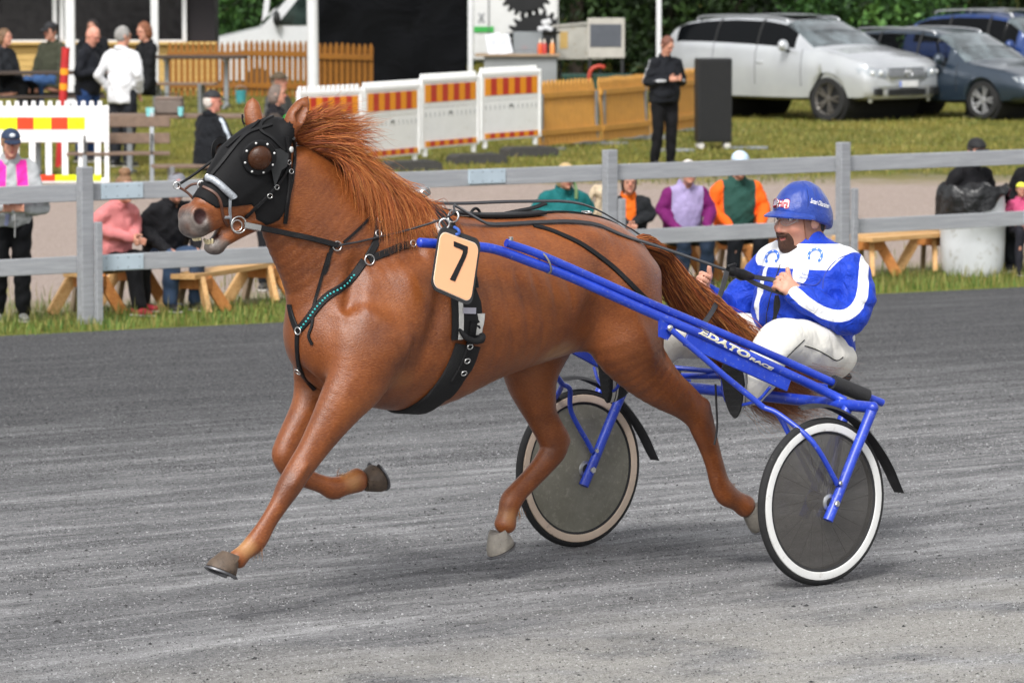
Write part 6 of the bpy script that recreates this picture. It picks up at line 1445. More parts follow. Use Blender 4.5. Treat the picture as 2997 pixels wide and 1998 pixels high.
# ================================================================ people
ARMS = {'down': ((-.03, .27, 1.14), (.03, .28, .88)), 'phone': ((.02, .27, 1.14), (.27, .09, 1.18)), 'lap': ((.05, .28, .76), (.30, .10, .60)), 'knees': ((.12, .27, .76), (.38, .15, .56)), 'rail': ((.20, .27, 1.03), (.36, .02, 1.04)), 'clasp': ((.08, .27, .80), (.34, .03, .70)), 'pocket': ((-.08, .29, 1.14), (.05, .22, .95)), 'table': ((.14, .27, .86), (.38, .14, .88))}
SITZ = .47
def make_person(label, loc, yaw, top='#222226', bottom='#1c1c20', pose='stand', arms='down', hgt=1.75, hair='#4a3426', hairstyle='short', cap=None, girth=1.0, skin=('#c99680', '#b87f6a'), sleeve=None, vest_edge=.20, stripes=None, shoes='#2a2a2c', look=(0, 0), lean=0.0, group=None, legs=None, seat=.42, fat=1.0, long_top=0.0, seed=0, second_fn=None, hoodup=False):
    root = thing('person', label, 'person', loc, yaw, group); root.scale = (hgt / 1.75,) * 3
    sit = pose == 'sit'; dz = (seat / (hgt / 1.75) + .07 - .93) if sit else 0.0
    def U(x, y, z):                                            # upper body: lean forward about the hips
        z0 = .93; a_ = lean; xx = x * math.cos(a_) + (z - z0) * math.sin(a_); zz = z0 - x * math.sin(a_) + (z - z0) * math.cos(a_); return (xx, y, zz + dz)
    sh = U(-.01, 0, 1.42); A = ARMS[arms] if isinstance(arms, str) else None
    AL, AR = (A, A) if A else [ARMS[k] for k in arms]
    sitarm = lambda k: k in ('lap', 'knees', 'clasp')
    def arm(i, sy):
        k = arms if isinstance(arms, str) else arms[i]; el, wr = ARMS[k]
        lift = (seat / (hgt / 1.75) - .42) if sit else 0
        if sit and not sitarm(k): f = lambda p: (p[0], p[1] * sy, p[2] + dz)
        else: f = lambda p: (p[0], p[1] * sy, p[2] + lift)
        return U(0, sy * .172, 1.39), f(el), f(wr)
    hips = [(.0, sy * .095, .93 + dz) for sy in (1, -1)]
    if legs: L_ = [[(k[0], k[1], k[2]), (a_[0], a_[1], a_[2])] for k, a_ in legs]
    elif sit: L_ = [[(.42, sy * .13, .93 + dz + .0), (.40, sy * .13, .09)] for sy in (1, -1)]
    else: L_ = [[(.03, .10, .50), (-.01, .11, .085)], [(.01, -.10, .50), (-.05, -.12, .085)]]
    hdc = np.array(U(.035, 0, 1.635)); cy, sy_ = math.cos(look[0]), math.sin(look[0]); cp, sp = math.cos(look[1]), math.sin(look[1])
    HR = np.array([[cy * cp, -sy_, cy * sp], [sy_ * cp, cy, sy_ * sp], [-sp, 0, cp]])
    hp = lambda x, y, z: tuple(hdc + HR @ np.array((x, y, z)))
    h = .0125; ext = 1.0
    lo = (-.42, -.46, -.02); hi = (.72 if sit else .60, .46, 1.84 + (dz if sit else 0)); B = Field(lo, hi, h)
    B.chain([(*U(0, 0, .95), .14, .10), (*U(0, 0, 1.15), .13, .09), (*U(-.01, 0, 1.35), .15, .09), (*U(-.01, 0, 1.44), .09, .06)], k=.03); B.chain([(*U(-.01, 0, 1.42), .055), (*hp(-.01, 0, -.08), .052)], k=.03)
    B.ball(hp(-.01, 0, .015), (.095, .076, .108), k=.02, rot=HR); B.ball(hp(.03, 0, -.055), (.058, .058, .065), k=.03, rot=HR); B.ball(hp(.10, 0, -.015), (.020, .013, .022), k=.014, rot=HR); B.ball(hp(.07, 0, -.10), (.026, .024, .018), k=.02, rot=HR)
    for s in (1, -1): B.ball(hp(-.015, s * .078, -.005), (.022, .012, .03), k=.01, rot=HR); B.bump(hp(.085, s * .033, .012), .016, -.010); B.ball(hp(.082, s * .034, .033), (.014, .022, .008), k=.012, rot=HR)
    for i, s in enumerate((1, -1)):
        a0, a1, a2 = arm(i, s); B.chain([(*a0, .05), (*a1, .038), (*a2, .028)], k=.02); w = np.array(a2); d = w - np.array(a1); d /= np.linalg.norm(d)
        up_ = np.array((0, 0, 1.0)); up_ -= d * (up_ @ d); up_ /= np.linalg.norm(up_) + 1e-6; sd_ = np.cross(d, up_) * s
        B.chain([(*w, .026, .026), (*(w + d * .05), .022, .036), (*(w + d * .09), .018, .036)], k=.01, side=tuple(sd_))
        for q in (-.027, -.009, .009, .027): B.chain([(*(w + d * .09 + up_ * q), .011), (*(w + d * .125 + up_ * q - sd_ * .0), .0105), (*(w + d * .145 + up_ * q - sd_ * .03), .010)], k=.004, sub=2)
        B.chain([(*(w + d * .03 + up_ * .03), .014), (*(w + d * .07 + up_ * .055 - sd_ * .015), .012), (*(w + d * .10 + up_ * .058 - sd_ * .02), .010)], k=.006, sub=2)
        k_, a_ = L_[i]; B.chain([(*hips[i], .075), (*k_, .055), (*a_, .038)], k=.02)
    bm_, V = B.mesh('body'); P_ = (V - hdc) @ HR
    fattr(bm_, 'lip', sstep(np.sqrt((P_[:, 0] - .09) ** 2 * .5 + (P_[:, 1] * .6) ** 2 + ((P_[:, 2] + .067) * 1.6) ** 2), .020, .012)); fattr(bm_, 'flush', .6 * sstep(np.linalg.norm((P_ - (.115, 0, -.02)) * 1.0, axis=1), .05, .01)); fattr(bm_, 'stubble', np.zeros(len(V)))
    link('body', bm_, skin_mat('skin_' + skin[0][1:], *skin), root)
    for s in (1, -1):
        mb = MB(); mb.ball(hp(.083, s * .034, .010), (.010, .012, .006), 8, 6); mb.build('eye', plain('person_eye', '#2c211c', .2), root, 180)
    # garments
    T_ = Field(lo, hi, h); g = girth
    hem = .88 - long_top
    T_.chain([(*U(0, 0, hem + .03), .165 * g, .125 * g * fat), (*U(.01 * fat, 0, 1.05), .168 * g, .128 * g * fat), (*U(.0, 0, 1.22), .175 * g, .125 * g), (*U(-.01, 0, 1.36), .165 * g, .105), (*U(-.01, 0, 1.44), .095, .078), (*U(-.005, 0, 1.485), .072, .072)], k=.03)
    if not hoodup: T_.ball(U(-.0, 0, 1.535), (.062, .062, .062), k=.012, cut=True)
    for i, s in enumerate((1, -1)):
        a0, a1, a2 = arm(i, s); m_ = tuple((np.array(a0) + np.array(a1)) / 2); T_.chain([(*U(-.01, s * .09, 1.40), .066), (*a0, .074), (*m_, .070), (*a1, .062), (*(np.array(a1) * .4 + np.array(a2) * .6), .052), (*a2, .042)], k=.03)
    T_.plane(U(0, 0, hem - .02), (0, 0, -1), .02); T_.warp(.007, 22, seed + 3); T_.warp(.0035, 46, seed + 5)
    tm_, V = T_.mesh('jacket')
    arms_pts = [np.array(arm(i, s)) for i, s in enumerate((1, -1))]
    nm = 'cloth_%s_%s' % (top[1:], (sleeve or stripes or 'x')[-6:].strip('#')); at_ = None
    if sleeve: at_ = np.max([(.115 if True else 0) - polydist(V, np.array([a_[0] + np.array((0, math.copysign(.05, a_[0][1]), -.03)), a_[1], a_[2]])) - .03 for a_ in arms_pts], axis=0); at_ = np.maximum(at_, np.abs(V[:, 1]) - vest_edge)
    if stripes:
        at_ = np.full(len(V), -1.0)
        for a_ in arms_pts:
            s = math.copysign(1, a_[0][1]); o_ = np.array((-.02, s * .075, .03)); at_ = np.maximum(at_, .020 - polydist(V, np.array([a_[0] + (0, -s * .09, .07), a_[0] + o_, a_[1] + np.array((-.03, s * .055, 0)), a_[2] + np.array((0, s * .045, -.01))])))
    if second_fn: at_ = second_fn(V)
    if at_ is not None: fattr(tm_, 'second', at_)
    link('jacket', tm_, cloth_mat(nm, top, sleeve or stripes, 'second', .75, .012), root)
    colr = [U(-.012 + .078 * math.cos(q), .078 * math.sin(q), 1.475 - .02 * math.cos(q)) for q in np.linspace(.35, 2 * math.pi - .35, 18)]
    mb = MB(); mb.tube(colr, .021, 7, flat=(.8, 1.5), up=(0, 0, 1)); mb.build('collar', cloth_mat(nm if not (sleeve or stripes) else 'cloth_%s_x' % top[1:], top, None, None, .75, .012), root, 60)
    Q = Field(lo, hi, h)
    Q.chain([(*U(0, 0, 1.02), .145 * g, .11 * fat), (0, 0, .93 + dz, .15 * g, .115)], k=.02)
    for i in (0, 1):
        k_, a_ = L_[i]; m_ = np.array(a_) * .5 + np.array(k_) * .5; Q.chain([(*hips[i], .106), (*(np.array(hips[i]) * .5 + np.array(k_) * .5), .098), (*k_, .082), (*m_, .076), (*(np.array(a_) + (0, 0, .02)), .066)], k=.03)
    Q.warp(.007, 22, seed + 8); qm_, _ = Q.mesh('trousers'); link('trousers', qm_, cloth_mat('cloth_%s_x' % bottom[1:], bottom, None, None, .75, .012), root)
    for i, s in enumerate((1, -1)):
        a_ = np.array(L_[i][1]); Fs = Field(a_ + (-.14, -.09, -.10), a_ + (.26, .09, .08), .009); Fs.chain([(*(a_ + (-.05, 0, -.035)), .038, .045), (*(a_ + (.06, 0, -.045)), .042, .036), (*(a_ + (.15, s * .01, -.052)), .036, .028)], k=.01); Fs.plane(a_ + (0, 0, -.080), (0, 0, -1), .004)
        sm_, _ = Fs.mesh('shoe'); so = link('shoe', sm_, plain('shoe_' + shoes[1:], shoes, .6), root); mb = MB(); mb.box(a_ + (.05, 0, -.078), (.27, .085, .016), None, .006); mb.build('sole', plain('pale_sole', '#b9b5ae', .7), so)
    # hair and headgear
    if hairstyle != 'none':
        K = Field(hdc - .24, hdc + .24, .009)
        if hairstyle in ('short', 'bun', 'bob', 'crop'):
            K.ball(hp(-.018, 0, .022), (.102, .084, .112), k=.02, rot=HR)
            if hairstyle == 'bob': K.ball(hp(-.04, 0, -.04), (.085, .088, .10), k=.04, rot=HR)
            if hairstyle == 'bun': K.ball(hp(-.03, 0, .155), (.055, .055, .048), k=.02, rot=HR)
            K.plane(hp(.052, 0, .045), tuple(HR @ np.array((1, 0, -.30))), .012); K.plane(hp(-.02, 0, -.075 if hairstyle != 'bob' else -.13), tuple(HR @ np.array((.4, 0, -1))), .012)
            if hairstyle == 'crop': K.ball(hp(.05, 0, .10), (.08, .07, .06), k=.02, rot=HR, cut=True)
        elif hairstyle == 'fringe': K.ball(hp(-.02, 0, -.01), (.10, .085, .09), k=.02, rot=HR); K.plane(hp(.0, 0, .02), tuple(HR @ np.array((.5, 0, 1))), .012); K.plane(hp(-.01, 0, 0), tuple(HR @ np.array((1, 0, 0))), .01)
        K.warp(.004, 45, seed); km_, _ = K.mesh('hair'); link('hair', km_, plain('hair_' + hair[1:], hair, .65, var=.3, scale=30, bump=.006, bscale=70), root)
    if cap:
        kind, col = cap[0], cap[1]; K = Field(hdc - .22, hdc + .24, .009); K.ball(hp(-.012, 0, .045), (.108, .088, .088), k=.01, rot=HR); K.plane(hp(0, 0, .045), tuple(HR @ np.array((.08, 0, -1))), .008); km_, _ = K.mesh('cap')
        co = link('cap', km_, plain('cap_' + col[1:], col, .75, var=.15), root)
        if kind in ('cap', 'back'):
            s = 1 if kind == 'cap' else -1; mb = MB(); n = 10; v = [hp(s * (.095 + .075 * math.sin(math.pi * i / n) * k), math.cos(math.pi * i / n) * .075, .052 - .02 * k - j * .008) for j in (0, 1) for k in (0, 1) for i in range(n + 1)]; m_ = n + 1
            mb.raw(v, [(i, i + 1, m_ + i + 1, m_ + i) for i in range(n)] + [(2 * m_ + i, 3 * m_ + i, 3 * m_ + i + 1, 2 * m_ + i + 1) for i in range(n)] + [(m_ + i, m_ + i + 1, 3 * m_ + i + 1, 3 * m_ + i) for i in range(n)]); mb.build('peak', plain('cap_' + (cap[2] if len(cap) > 2 else col)[1:], cap[2] if len(cap) > 2 else col, .75), co, 50)
        if kind == 'hat':
            mb = MB(); v = []; mb.lathe([(.09, 0), (.15, .012), (.152, .004), (.09, -.010)], (0, 0, 0), n=24, closed=True); mb.v = [hp(p[0] - .012, p[1], p[2] + .045) for p in mb.v]; mb.build('brim', plain('cap_' + col[1:], col), co, 50)
        if len(cap) > 3: mb = MB(); mb.ball(hp(.085, .0, .088), (.012, .028, .02), 10, 6); mb.build('badge', plain('cap_badge_' + cap[3][1:], cap[3], .6), co, 180)
    root['_hp'] = 0; del root['_hp']; return root, hp, U
GRP = 'people sitting along the rail'
# --- leaning on the rail at far left
o, hp, U = make_person('woman in navy cap, grey hoodie and pink vest leaning on the rail', G(26, 37.75), R(-80), '#a3a6a8', '#101114', arms='rail', hgt=1.57, hair='#8a6a4c', hairstyle='short', cap=('cap', '#24344f', '#1c2a42', '#d8dde4'), look=(R(4), R(10)), lean=R(12), girth=1.2, shoes='#8a8a86', seed=1, sleeve='#e83aa6', second_fn=lambda V: np.minimum(np.minimum(.050 - np.abs(np.abs(V[:, 1]) - .095 - .05 * (1.35 - V[:, 2])), V[:, 0] - .06), np.minimum(V[:, 2] - 1.08, 1.46 - V[:, 2])))
mb = MB(); mb.tube(crom([U(.17, -.03, 1.12), U(.19, -.04, 1.0), U(.19, -.05, .92)], 3), .02, 8); mb.build('strap_pouch', plain('lilac_pouch', '#9aa0c8', .7), o, 50)
wire('lanyard', [U(.155, .02, 1.15), U(.17, .03, 1.0), U(.165, .03, .80)], .006, plain('white_cord', '#d0d0d0'), o)
# --- left bench
o, hp, U = make_person('woman with hair bun in salmon pink hoodie on the left bench', G(250, 38.85), R(-42), '#cf7f7f', '#17171a', 'sit', 'clasp', 1.54, hair='#7d5c40', hairstyle='bun', girth=1.25, seat=.385, shoes='#a92a38', group=GRP, fat=1.15, seed=2, look=(R(-10), R(8)), lean=R(17), legs=[((.40, .06, .50), (.30, .16, .10)), ((.42, -.10, .48), (.52, -.10, .085))])
o, hp, U = make_person('man in black jacket, jeans and grey cap beside the pink hoodie', G(374, 39.3), R(-58), '#1b1b1e', '#3c4d66', 'sit', 'knees', 1.60, hair='#3b2c22', cap=('back', '#74757c', '#74757c', '#e0563c'), girth=1.28, seat=.385, group=GRP, lean=R(22), seed=3, look=(R(-20), R(18)), shoes='#26262a')
mb = MB(); mb.lathe([(.030, 0), (.030, .004)], U(.02, .25, 1.30), (.3, 1, 0), 16); mb.build('sleeve_badge', plain('pink_badge', '#d8a9a9', .6), o, 40)
mb = MB(); mb.box(U(.46, -.02, .66), (.10, .05, .012), None, .003); mb.build('phone', plain('blue_phone', '#3a4ab0', .3), o)
make_person('person in dark trousers standing behind the horse neck', G(634, 41.6), R(-95), '#232428', '#1d1e22', hgt=1.56, hair='#3a3028', seed=4, shoes='#3a3835')
# --- right of the horse
o, hp, U = make_person('woman in teal hooded jacket sitting behind the horse back', G(1288, 41.9), R(-78), '#1d6668', '#20222a', 'sit', 'clasp', 1.55, hair='#b49a6e', hairstyle='bob', girth=1.42, seat=.385, group=GRP, look=(R(12), R(14)), lean=R(17), seed=5)
wire('braid', [hp(.0, .07, -.02), hp(.05, .10, -.12), hp(.06, .11, -.22)], .018, plain('green_braid', '#7d9a6c', .7), o)
o, hp, U = make_person('person in orange top, black jacket and orange cap behind the middle post', G(1440, 42.5), R(-84), '#d9661c', '#1d1e22', 'sit', 'clasp', 1.38, hair='#2d241e', hairstyle='bob', cap=('back', '#e2641c', '#2a2a30', '#26262a'), sleeve='#222427', vest_edge=.075, girth=1.3, seat=.36, group=GRP, look=(R(0), R(6)), lean=R(12), seed=6)
o, hp, U = make_person('woman in sunglasses with lavender vest and purple sleeves', G(1564, 42.9), R(-72), '#a598c2', '#2a3648', 'sit', 'knees', 1.54, hair='#cfc8c2', hairstyle='bob', sleeve='#6d1f5e', vest_edge=.175, girth=1.25, seat=.385, group=GRP, look=(R(-8), R(0)), lean=R(15), seed=7)
for s in (1, -1): mb = MB(); mb.ball(hp(.098, s * .034, .014), (.010, .026, .018), 10, 6); mb.build('sunglasses', plain('dark_lens', '#17171a', .15), o, 180)
o, hp, U = make_person('man in green vest, orange sleeves and pale cap left of the driver', G(1684, 43.3), R(-74), '#2c4f47', '#1b1d22', 'sit', 'knees', 1.66, hair='#b9b2aa', cap=('cap', '#b7cbe0', '#c9d6e4'), sleeve='#f0651e', vest_edge=.165, girth=1.25, seat=.385, group=GRP, look=(R(-10), R(12)), lean=R(13), seed=8)
mb = MB(); 
for k in range(3): mb.tube([(.02, .205 - k * .018, .54), (.44, .20 - k * .018, .525), (.46, .20 - k * .018, .30), (.44, .195 - k * .018, .14)], .005, 5)
# --- right end
make_person('person in black hooded jacket and black cap sitting behind the rubbish bin', G(2214, 45.4), R(-58), '#17171a', '#1b1b1f', 'sit', 'lap', 1.74, hair='#2a2420', cap=('cap', '#141416'), girth=1.3, seat=.40, group=GRP, look=(R(-8), R(12)), lean=R(12), seed=9)
make_person('person in black t-shirt at the right edge beside the yellow ball', G(2392, 45.4), R(-120), '#151517', '#2a2d33', 'sit', 'knees', 1.78, hair='#2a2420', sleeve=None, girth=1.25, seat=.40, group=GRP, lean=R(10), seed=10)
make_person('child in pink jacket with yellow hat at the right edge', G(2341, 44.9), R(-80), '#c9567e', '#2c2c34', 'sit', 'lap', .96, hair='#8a6a4c', cap=('beanie', '#dfe04a'), girth=1.1, seat=.385, group=GRP, seed=11)
# --- small dog on a lap
dog = thing('dog', 'small curly cream dog held between the teal and the orange clad sitters', 'dog', G(1362, 42.5), R(-60))
Dg = Field((-.35, -.18, .30), (.34, .18, 1.0), .011)
Dg.chain([(-.18, 0, .50, .09, .10), (-.05, 0, .56, .095, .11), (.08, 0, .66, .08, .09), (.13, 0, .78, .06, .06)], k=.03); Dg.ball((.16, 0, .86), (.075, .068, .068), k=.03); Dg.chain([(.20, 0, .84, .036), (.265, 0, .825, .028)], k=.02)
for s in (1, -1): Dg.chain([(.10, s * .06, .60, .035), (.14, s * .06, .48, .028), (.15, s * .06, .42, .03)], k=.02); Dg.chain([(-.17, s * .07, .48, .06), (-.10, s * .08, .42, .035), (-.02, s * .08, .40, .028)], k=.02); Dg.chain([(.14, s * .065, .90, .028), (.12, s * .09, .83, .03), (.13, s * .095, .78, .022)], k=.012)
Dg.chain([(-.25, 0, .50, .03), (-.30, 0, .58, .022)], k=.02); Dg.warp(.006, 60, 2)
dgm, _ = Dg.mesh('body'); link('body', dgm, plain('cream_curl', '#cbb89c', .9, var=.12, scale=30, bump=.02, bscale=60), dog)
mb = MB(); mb.ball((.292, 0, .835), (.012, .016, .012), 8, 6); mb.build('nose', M_foot, dog, 180)
for s in (1, -1): mb = MB(); mb.ball((.222, s * .034, .875), .010, 8, 6); mb.build('eye', plain('horse_eye', '#120b08'), dog, 180)
# --- the man with the phone
make_person('man in black tracksuit with white stripes looking at his phone by the yellow fence', G(1524, 62.6), R(-62), '#191b20', '#141417', arms='phone', hgt=1.72, hair='#6b4334', hairstyle='short', stripes='#b9bbc0', girth=1.28, look=(R(8), R(30)), lean=R(4), fat=1.25, seed=12)
# --- the group at the left
make_person('bald man in dark hooded jacket looking down, behind the slatted barrier', G(206, 62.6), R(-25), '#1a1c22', '#28406c', arms='phone', hgt=1.80, hairstyle='none', skin=('#d09a86', '#c4806e'), girth=1.25, look=(R(-6), R(30)), lean=R(4), seed=13)
make_person('grey haired man in a loose white shirt seen from behind', G(285, 62.0), R(62), '#d0d1d4', '#202227', arms='pocket', hgt=1.84, hair='#8f8d8a', hairstyle='short', girth=1.1, look=(R(-30), R(10)), fat=1.3, long_top=.06, seed=14)
make_person('woman in black coat sitting behind the man in the white shirt', G(340, 67), R(-150), '#141518', '#191a1d', 'sit', 'table', 1.82, hair='#7a4a30', hairstyle='bob', seat=.46, look=(R(10), R(12)), long_top=.10, seed=15)
make_person('man in dark cap, olive jacket and jeans sitting at the dark table', G(126, 67), R(-128), '#3a3c30', '#3d5a86', 'sit', 'table', 1.80, hair='#2a2420', cap=('cap', '#1c1c20'), girth=1.18, seat=.46, look=(R(-4), R(6)), seed=16)
make_person('person in dark jacket and pale scarf at the far left edge', G(14, 66.3), R(-30), '#24262a', '#1c1d20', 'sit', 'table', 1.74, hair='#6a5038', hairstyle='bob', seat=.46, girth=1.1, seed=17)
make_person('dark haired person half hidden behind the white shelter post', G(219, 71.5), R(-100), '#15171b', '#1c1d20', 'sit', 'table', 1.74, hair='#2a2220', hairstyle='bob', seat=.46, seed=18)
o, hp, U = make_person('man in black cap and black jacket with pale shoulder stripes, sitting with his back turned', G(487, 54.6), R(40), '#17191d', '#1d1e22', 'sit', 'lap', 1.74, seat=.42, hair='#c0b8b0', hairstyle='fringe', cap=('cap', '#222326', '#33363a', '#c98a3a'), stripes='#b9c2cc', girth=1.3, skin=('#c98f7c', '#bb7868'), fat=1.3, look=(R(-36), R(6)), seed=19)
make_person('person in brown brimmed hat and sunglasses behind the horse ears', G(640, 60.0), R(-28), '#4a4a48', '#33322f', 'sit', 'lap', 1.70, seat=.44, hair='#8a7a68', hairstyle='fringe', cap=('hat', '#4c3f2c'), seed=20)
make_person('grey haired woman in black jacket with green scarf behind the horse ears', G(634, 57.2), R(-10), '#1d1c20', '#232327', 'sit', 'lap', 1.66, seat=.42, hair='#6d6058', hairstyle='bob', sleeve=None, seed=21)
o = thing('shopping_bag', 'bright green bag carried beside the grey haired woman', 'bag', G(660, 57.0, .62)); mb = MB(); mb.box((0, 0, .10), (.11, .08, .24), Matrix.Rotation(R(-14), 3, 'Y'), .03); mb.build('bag_body', plain('neon_green_cloth', '#46d84a', .7), o, 40); wire('handle', [(-.035, 0, .20), (-.02, 0, .28), (.02, 0, .28), (.035, 0, .20)], .006, plain('neon_green_cloth', '#46d84a'), o)
# ================================================================ cars
def car(name, label, pos, yaw, L, Wd, Hh, paint, prof, wheel_r, wb, rails=False, rim='#6d6a66', glass_side='#0c0e10', kind='suv', extras=None, group='cars parked on the grass'):
    """prof: rows x/L, z_bottom, z_belt, z_roof (metres); +x is the nose"""
    root = thing(name, label, 'car', pos, yaw, group); hw = Wd / 2
    P = np.array(prof, float); xs = np.unique(np.r_[np.linspace(0, 1, 90), P[:, 0]]); zb = np.interp(xs, P[:, 0], P[:, 1]); zt = np.interp(xs, P[:, 0], P[:, 2]); zr = np.interp(xs, P[:, 0], P[:, 3]); X = (xs - .5) * L
    def sm(a_, n=2):
        for _ in range(n): a_ = np.r_[a_[0], .25 * a_[:-2] + .5 * a_[1:-1] + .25 * a_[2:], a_[-1]]
        return a_
    zt, zr = sm(zt), sm(zr); zb = sm(zb)
    e = 2 * np.abs(xs - .5); w = hw * (1 - .09 * np.clip((e - .72) / .28, 0, 1) ** 2.2 - .13 * np.clip((e - .94) / .06, 0, 1) ** 2)
    ca = np.clip((zr - zt) / .45, 0, 1)                                     # how much cabin stands above the belt
    ring = []; n = len(xs)
    for i in range(n):
        z0, z1, z2, W = zb[i], zt[i], zr[i], w[i]; rw = W * (1 - .20 * ca[i] - .05); dz_ = z1 - z0; dr = z2 - z1
        ring.append([(0, z0), (W * .80, z0), (W * .955, z0 + .05), (W * .985, z0 + .28 * dz_), (W, z0 + .55 * dz_), (W * .99, z0 + .78 * dz_), (W * .965, z0 + .93 * dz_), (W * .945, z1), (W * .93, z1 + .02 * ca[i]), (W * .93 * .5 + rw * .5, z1 + .55 * dr), (rw, z1 + .90 * dr - .015), (rw * .93, z2 - .03 * ca[i]), (rw * .75, z2 + .0), (rw * .4, z2 + .018), (0, z2 + .024)])
    ring = np.array(ring); m = ring.shape[1]; V = np.zeros((n, m, 3)); V[..., 0] = X[:, None]; V[..., 1] = ring[..., 0]; V[..., 2] = ring[..., 1]
    axl = [-wb / 2 + .02 * L, wb / 2 + .02 * L]; axl = [a_ - .01 * L for a_ in axl]; ra = wheel_r * 1.16
    for cx_ in axl:                                                         # wheel arches: push the side out of the arch circle
        dx = V[..., 0] - cx_; dz_ = V[..., 2] - wheel_r; rr = np.sqrt(dx ** 2 + dz_ ** 2) + 1e-6; ins = (rr < ra) & (V[..., 1] > hw * .5); k = np.where(ins, ra / rr, 1.0); V[..., 0] = cx_ + dx * k; V[..., 2] = wheel_r + np.where(ins, np.abs(dz_), dz_) * k
    both = []
    for s in (1, -1): U_ = V.copy(); U_[..., 1] *= s; both.append(U_.reshape(-1, 3))
    VV = np.vstack(both); N = n * m
    side_g, ws, rw_, body = [], [], [], []
    for i in range(n - 1):
        xm = (xs[i] + xs[i + 1]) / 2; cab = min(ca[i], ca[i + 1]); slope = (zr[i + 1] - zr[i]) / (X[i + 1] - X[i]) if X[i + 1] > X[i] else 0
        for j in range(m - 1):
            q = (i * m + j, i * m + j + 1, (i + 1) * m + j + 1, (i + 1) * m + j); q2 = tuple(N + a_ for a_ in q[::-1])
            if j in (8, 9) and cab > .42 and extras['sg'][0] < xm < extras['sg'][1]: side_g += [q, q2]
            elif j >= 10 and slope < -.28 and .5 < xm < .765 and cab > .06: ws += [q, q2]
            elif j >= 10 and slope > .5 and xm < .2 and cab > .2: rw_ += [q, q2]
            else: body += [q, q2]
    for i in (0, n - 1): body.append(tuple(i * m + j for j in range(m)) + tuple(N + i * m + j for j in range(m - 2, 0, -1)))
    def part(nm, faces, mat, off=0.0, deg=50):
        used = sorted({a_ for f in faces for a_ in f}); mp = {a_: k for k, a_ in enumerate(used)}
        me = bpy.data.meshes.new(nm); me.from_pydata([tuple(VV[a_]) for a_ in used], [], [tuple(mp[a_] for a_ in f) for f in faces]); bm = bmesh.new(); bm.from_mesh(me); bmesh.ops.remove_doubles(bm, verts=bm.verts[:], dist=.0005); bmesh.ops.dissolve_degenerate(bm, edges=bm.edges[:], dist=.0008); bmesh.ops.recalc_face_normals(bm, faces=bm.faces[:]); bm.to_mesh(me); bm.free(); shade(me, deg); me.materials.append(mat); o = bpy.data.objects.new(nm, me); COL.objects.link(o); o.parent = root; return o
    bo = part('body', body, paint)
    t = NT('car_glass_' + name); t.set(color=srgb(glass_side), rough=.12, spec=.12, alpha=extras.get('ga', 1.0)); part('side_glass', side_g, t.m)
    t = NT('windscreen_' + name); v = t.coord(); t.set(color=t.ramp(t.noise(v, 2.2, 3, .6, .6), [(.35, srgb('#232a2c')), (.7, srgb('#707c80'))]), rough=.04, spec=.9, coat=.8); 
    if ws: part('windscreen', ws, t.m)
    if rw_: part('rear_window', rw_, t.m)
    M_tr = plain('black_trim', '#1a1b1c', .6); M_rim = plain('rim_' + rim[1:], rim, .4, .6, var=.2); M_ty = plain('car_tyre', '#202021', .85, var=.3, dirt='#3c3a37', scale=20)
    for cx_ in axl:
        mb = MB(); mb.lathe([(ra * 1.0, -hw * .93), (ra * 1.0, hw * .93)], (cx_, 0, wheel_r), (0, 1, 0), 28); mb.build('wheel_well', plain('wheel_well', '#0d0d0e', .9), root, 60)
        for s in (1, -1):
            wl = bpy.data.objects.new('wheel', None); COL.objects.link(wl); wl.parent = root; wl.location = (cx_, s * (hw * .975 - .11), wheel_r)
            mb = MB(); mb.lathe([(wheel_r * .70, -.11), (wheel_r * .93, -.115), (wheel_r, -.08), (wheel_r, .08), (wheel_r * .93, .115), (wheel_r * .70, .11)], (0, 0, 0), (0, s, 0), 36, closed=True); mb.build('tyre', M_ty, wl, 50)
            mb = MB(); mb.lathe([(wheel_r * .71, .10), (wheel_r * .66, .085), (wheel_r * .62, .05), (.0, .045)], (0, 0, 0), (0, s, 0), 30, cap=False); mb.build('rim_dish', plain('rim_shadow', '#2b2a29', .5, .4), wl, 50)
            for k in range(5):
                for d_ in (-.13, .13):
                    a_ = 2 * math.pi * k / 5 + d_; mb = MB(); mb.bar((0.03 * math.cos(a_), s * .075, .03 * math.sin(a_)), (wheel_r * .68 * math.cos(a_ + d_ * .3), s * .098, wheel_r * .68 * math.sin(a_ + d_ * .3)), .035, .03, up=(0, 1, 0)); mb.build('rim_spoke', M_rim, wl)
            mb = MB(); mb.lathe([(.065, .06), (.06, .09), (.02, .098)], (0, 0, 0), (0, s, 0), 14); mb.build('hub_cap', M_rim, wl, 40); mb = MB(); mb.lathe([(wheel_r * .66, .09), (wheel_r * .715, .112), (wheel_r * .72, .105), (wheel_r * .67, .08)], (0, 0, 0), (0, s, 0), 36, closed=True); mb.build('rim_lip', M_rim, wl, 40)
    bvb = bvh_mesh(bo.data)
    def fr(y, z, out=.0):
        h_ = bvb.ray_cast(Vector((L, y, z)), Vector((-1, 0, 0)))
        if h_[0] is None: h_ = bvb.find_nearest(Vector((L * .48, y, z)))
        n_ = h_[1] if h_[1].x > 0 else -h_[1]; return h_[0] + (n_ * .6 + Vector((.4, 0, 0))) * out
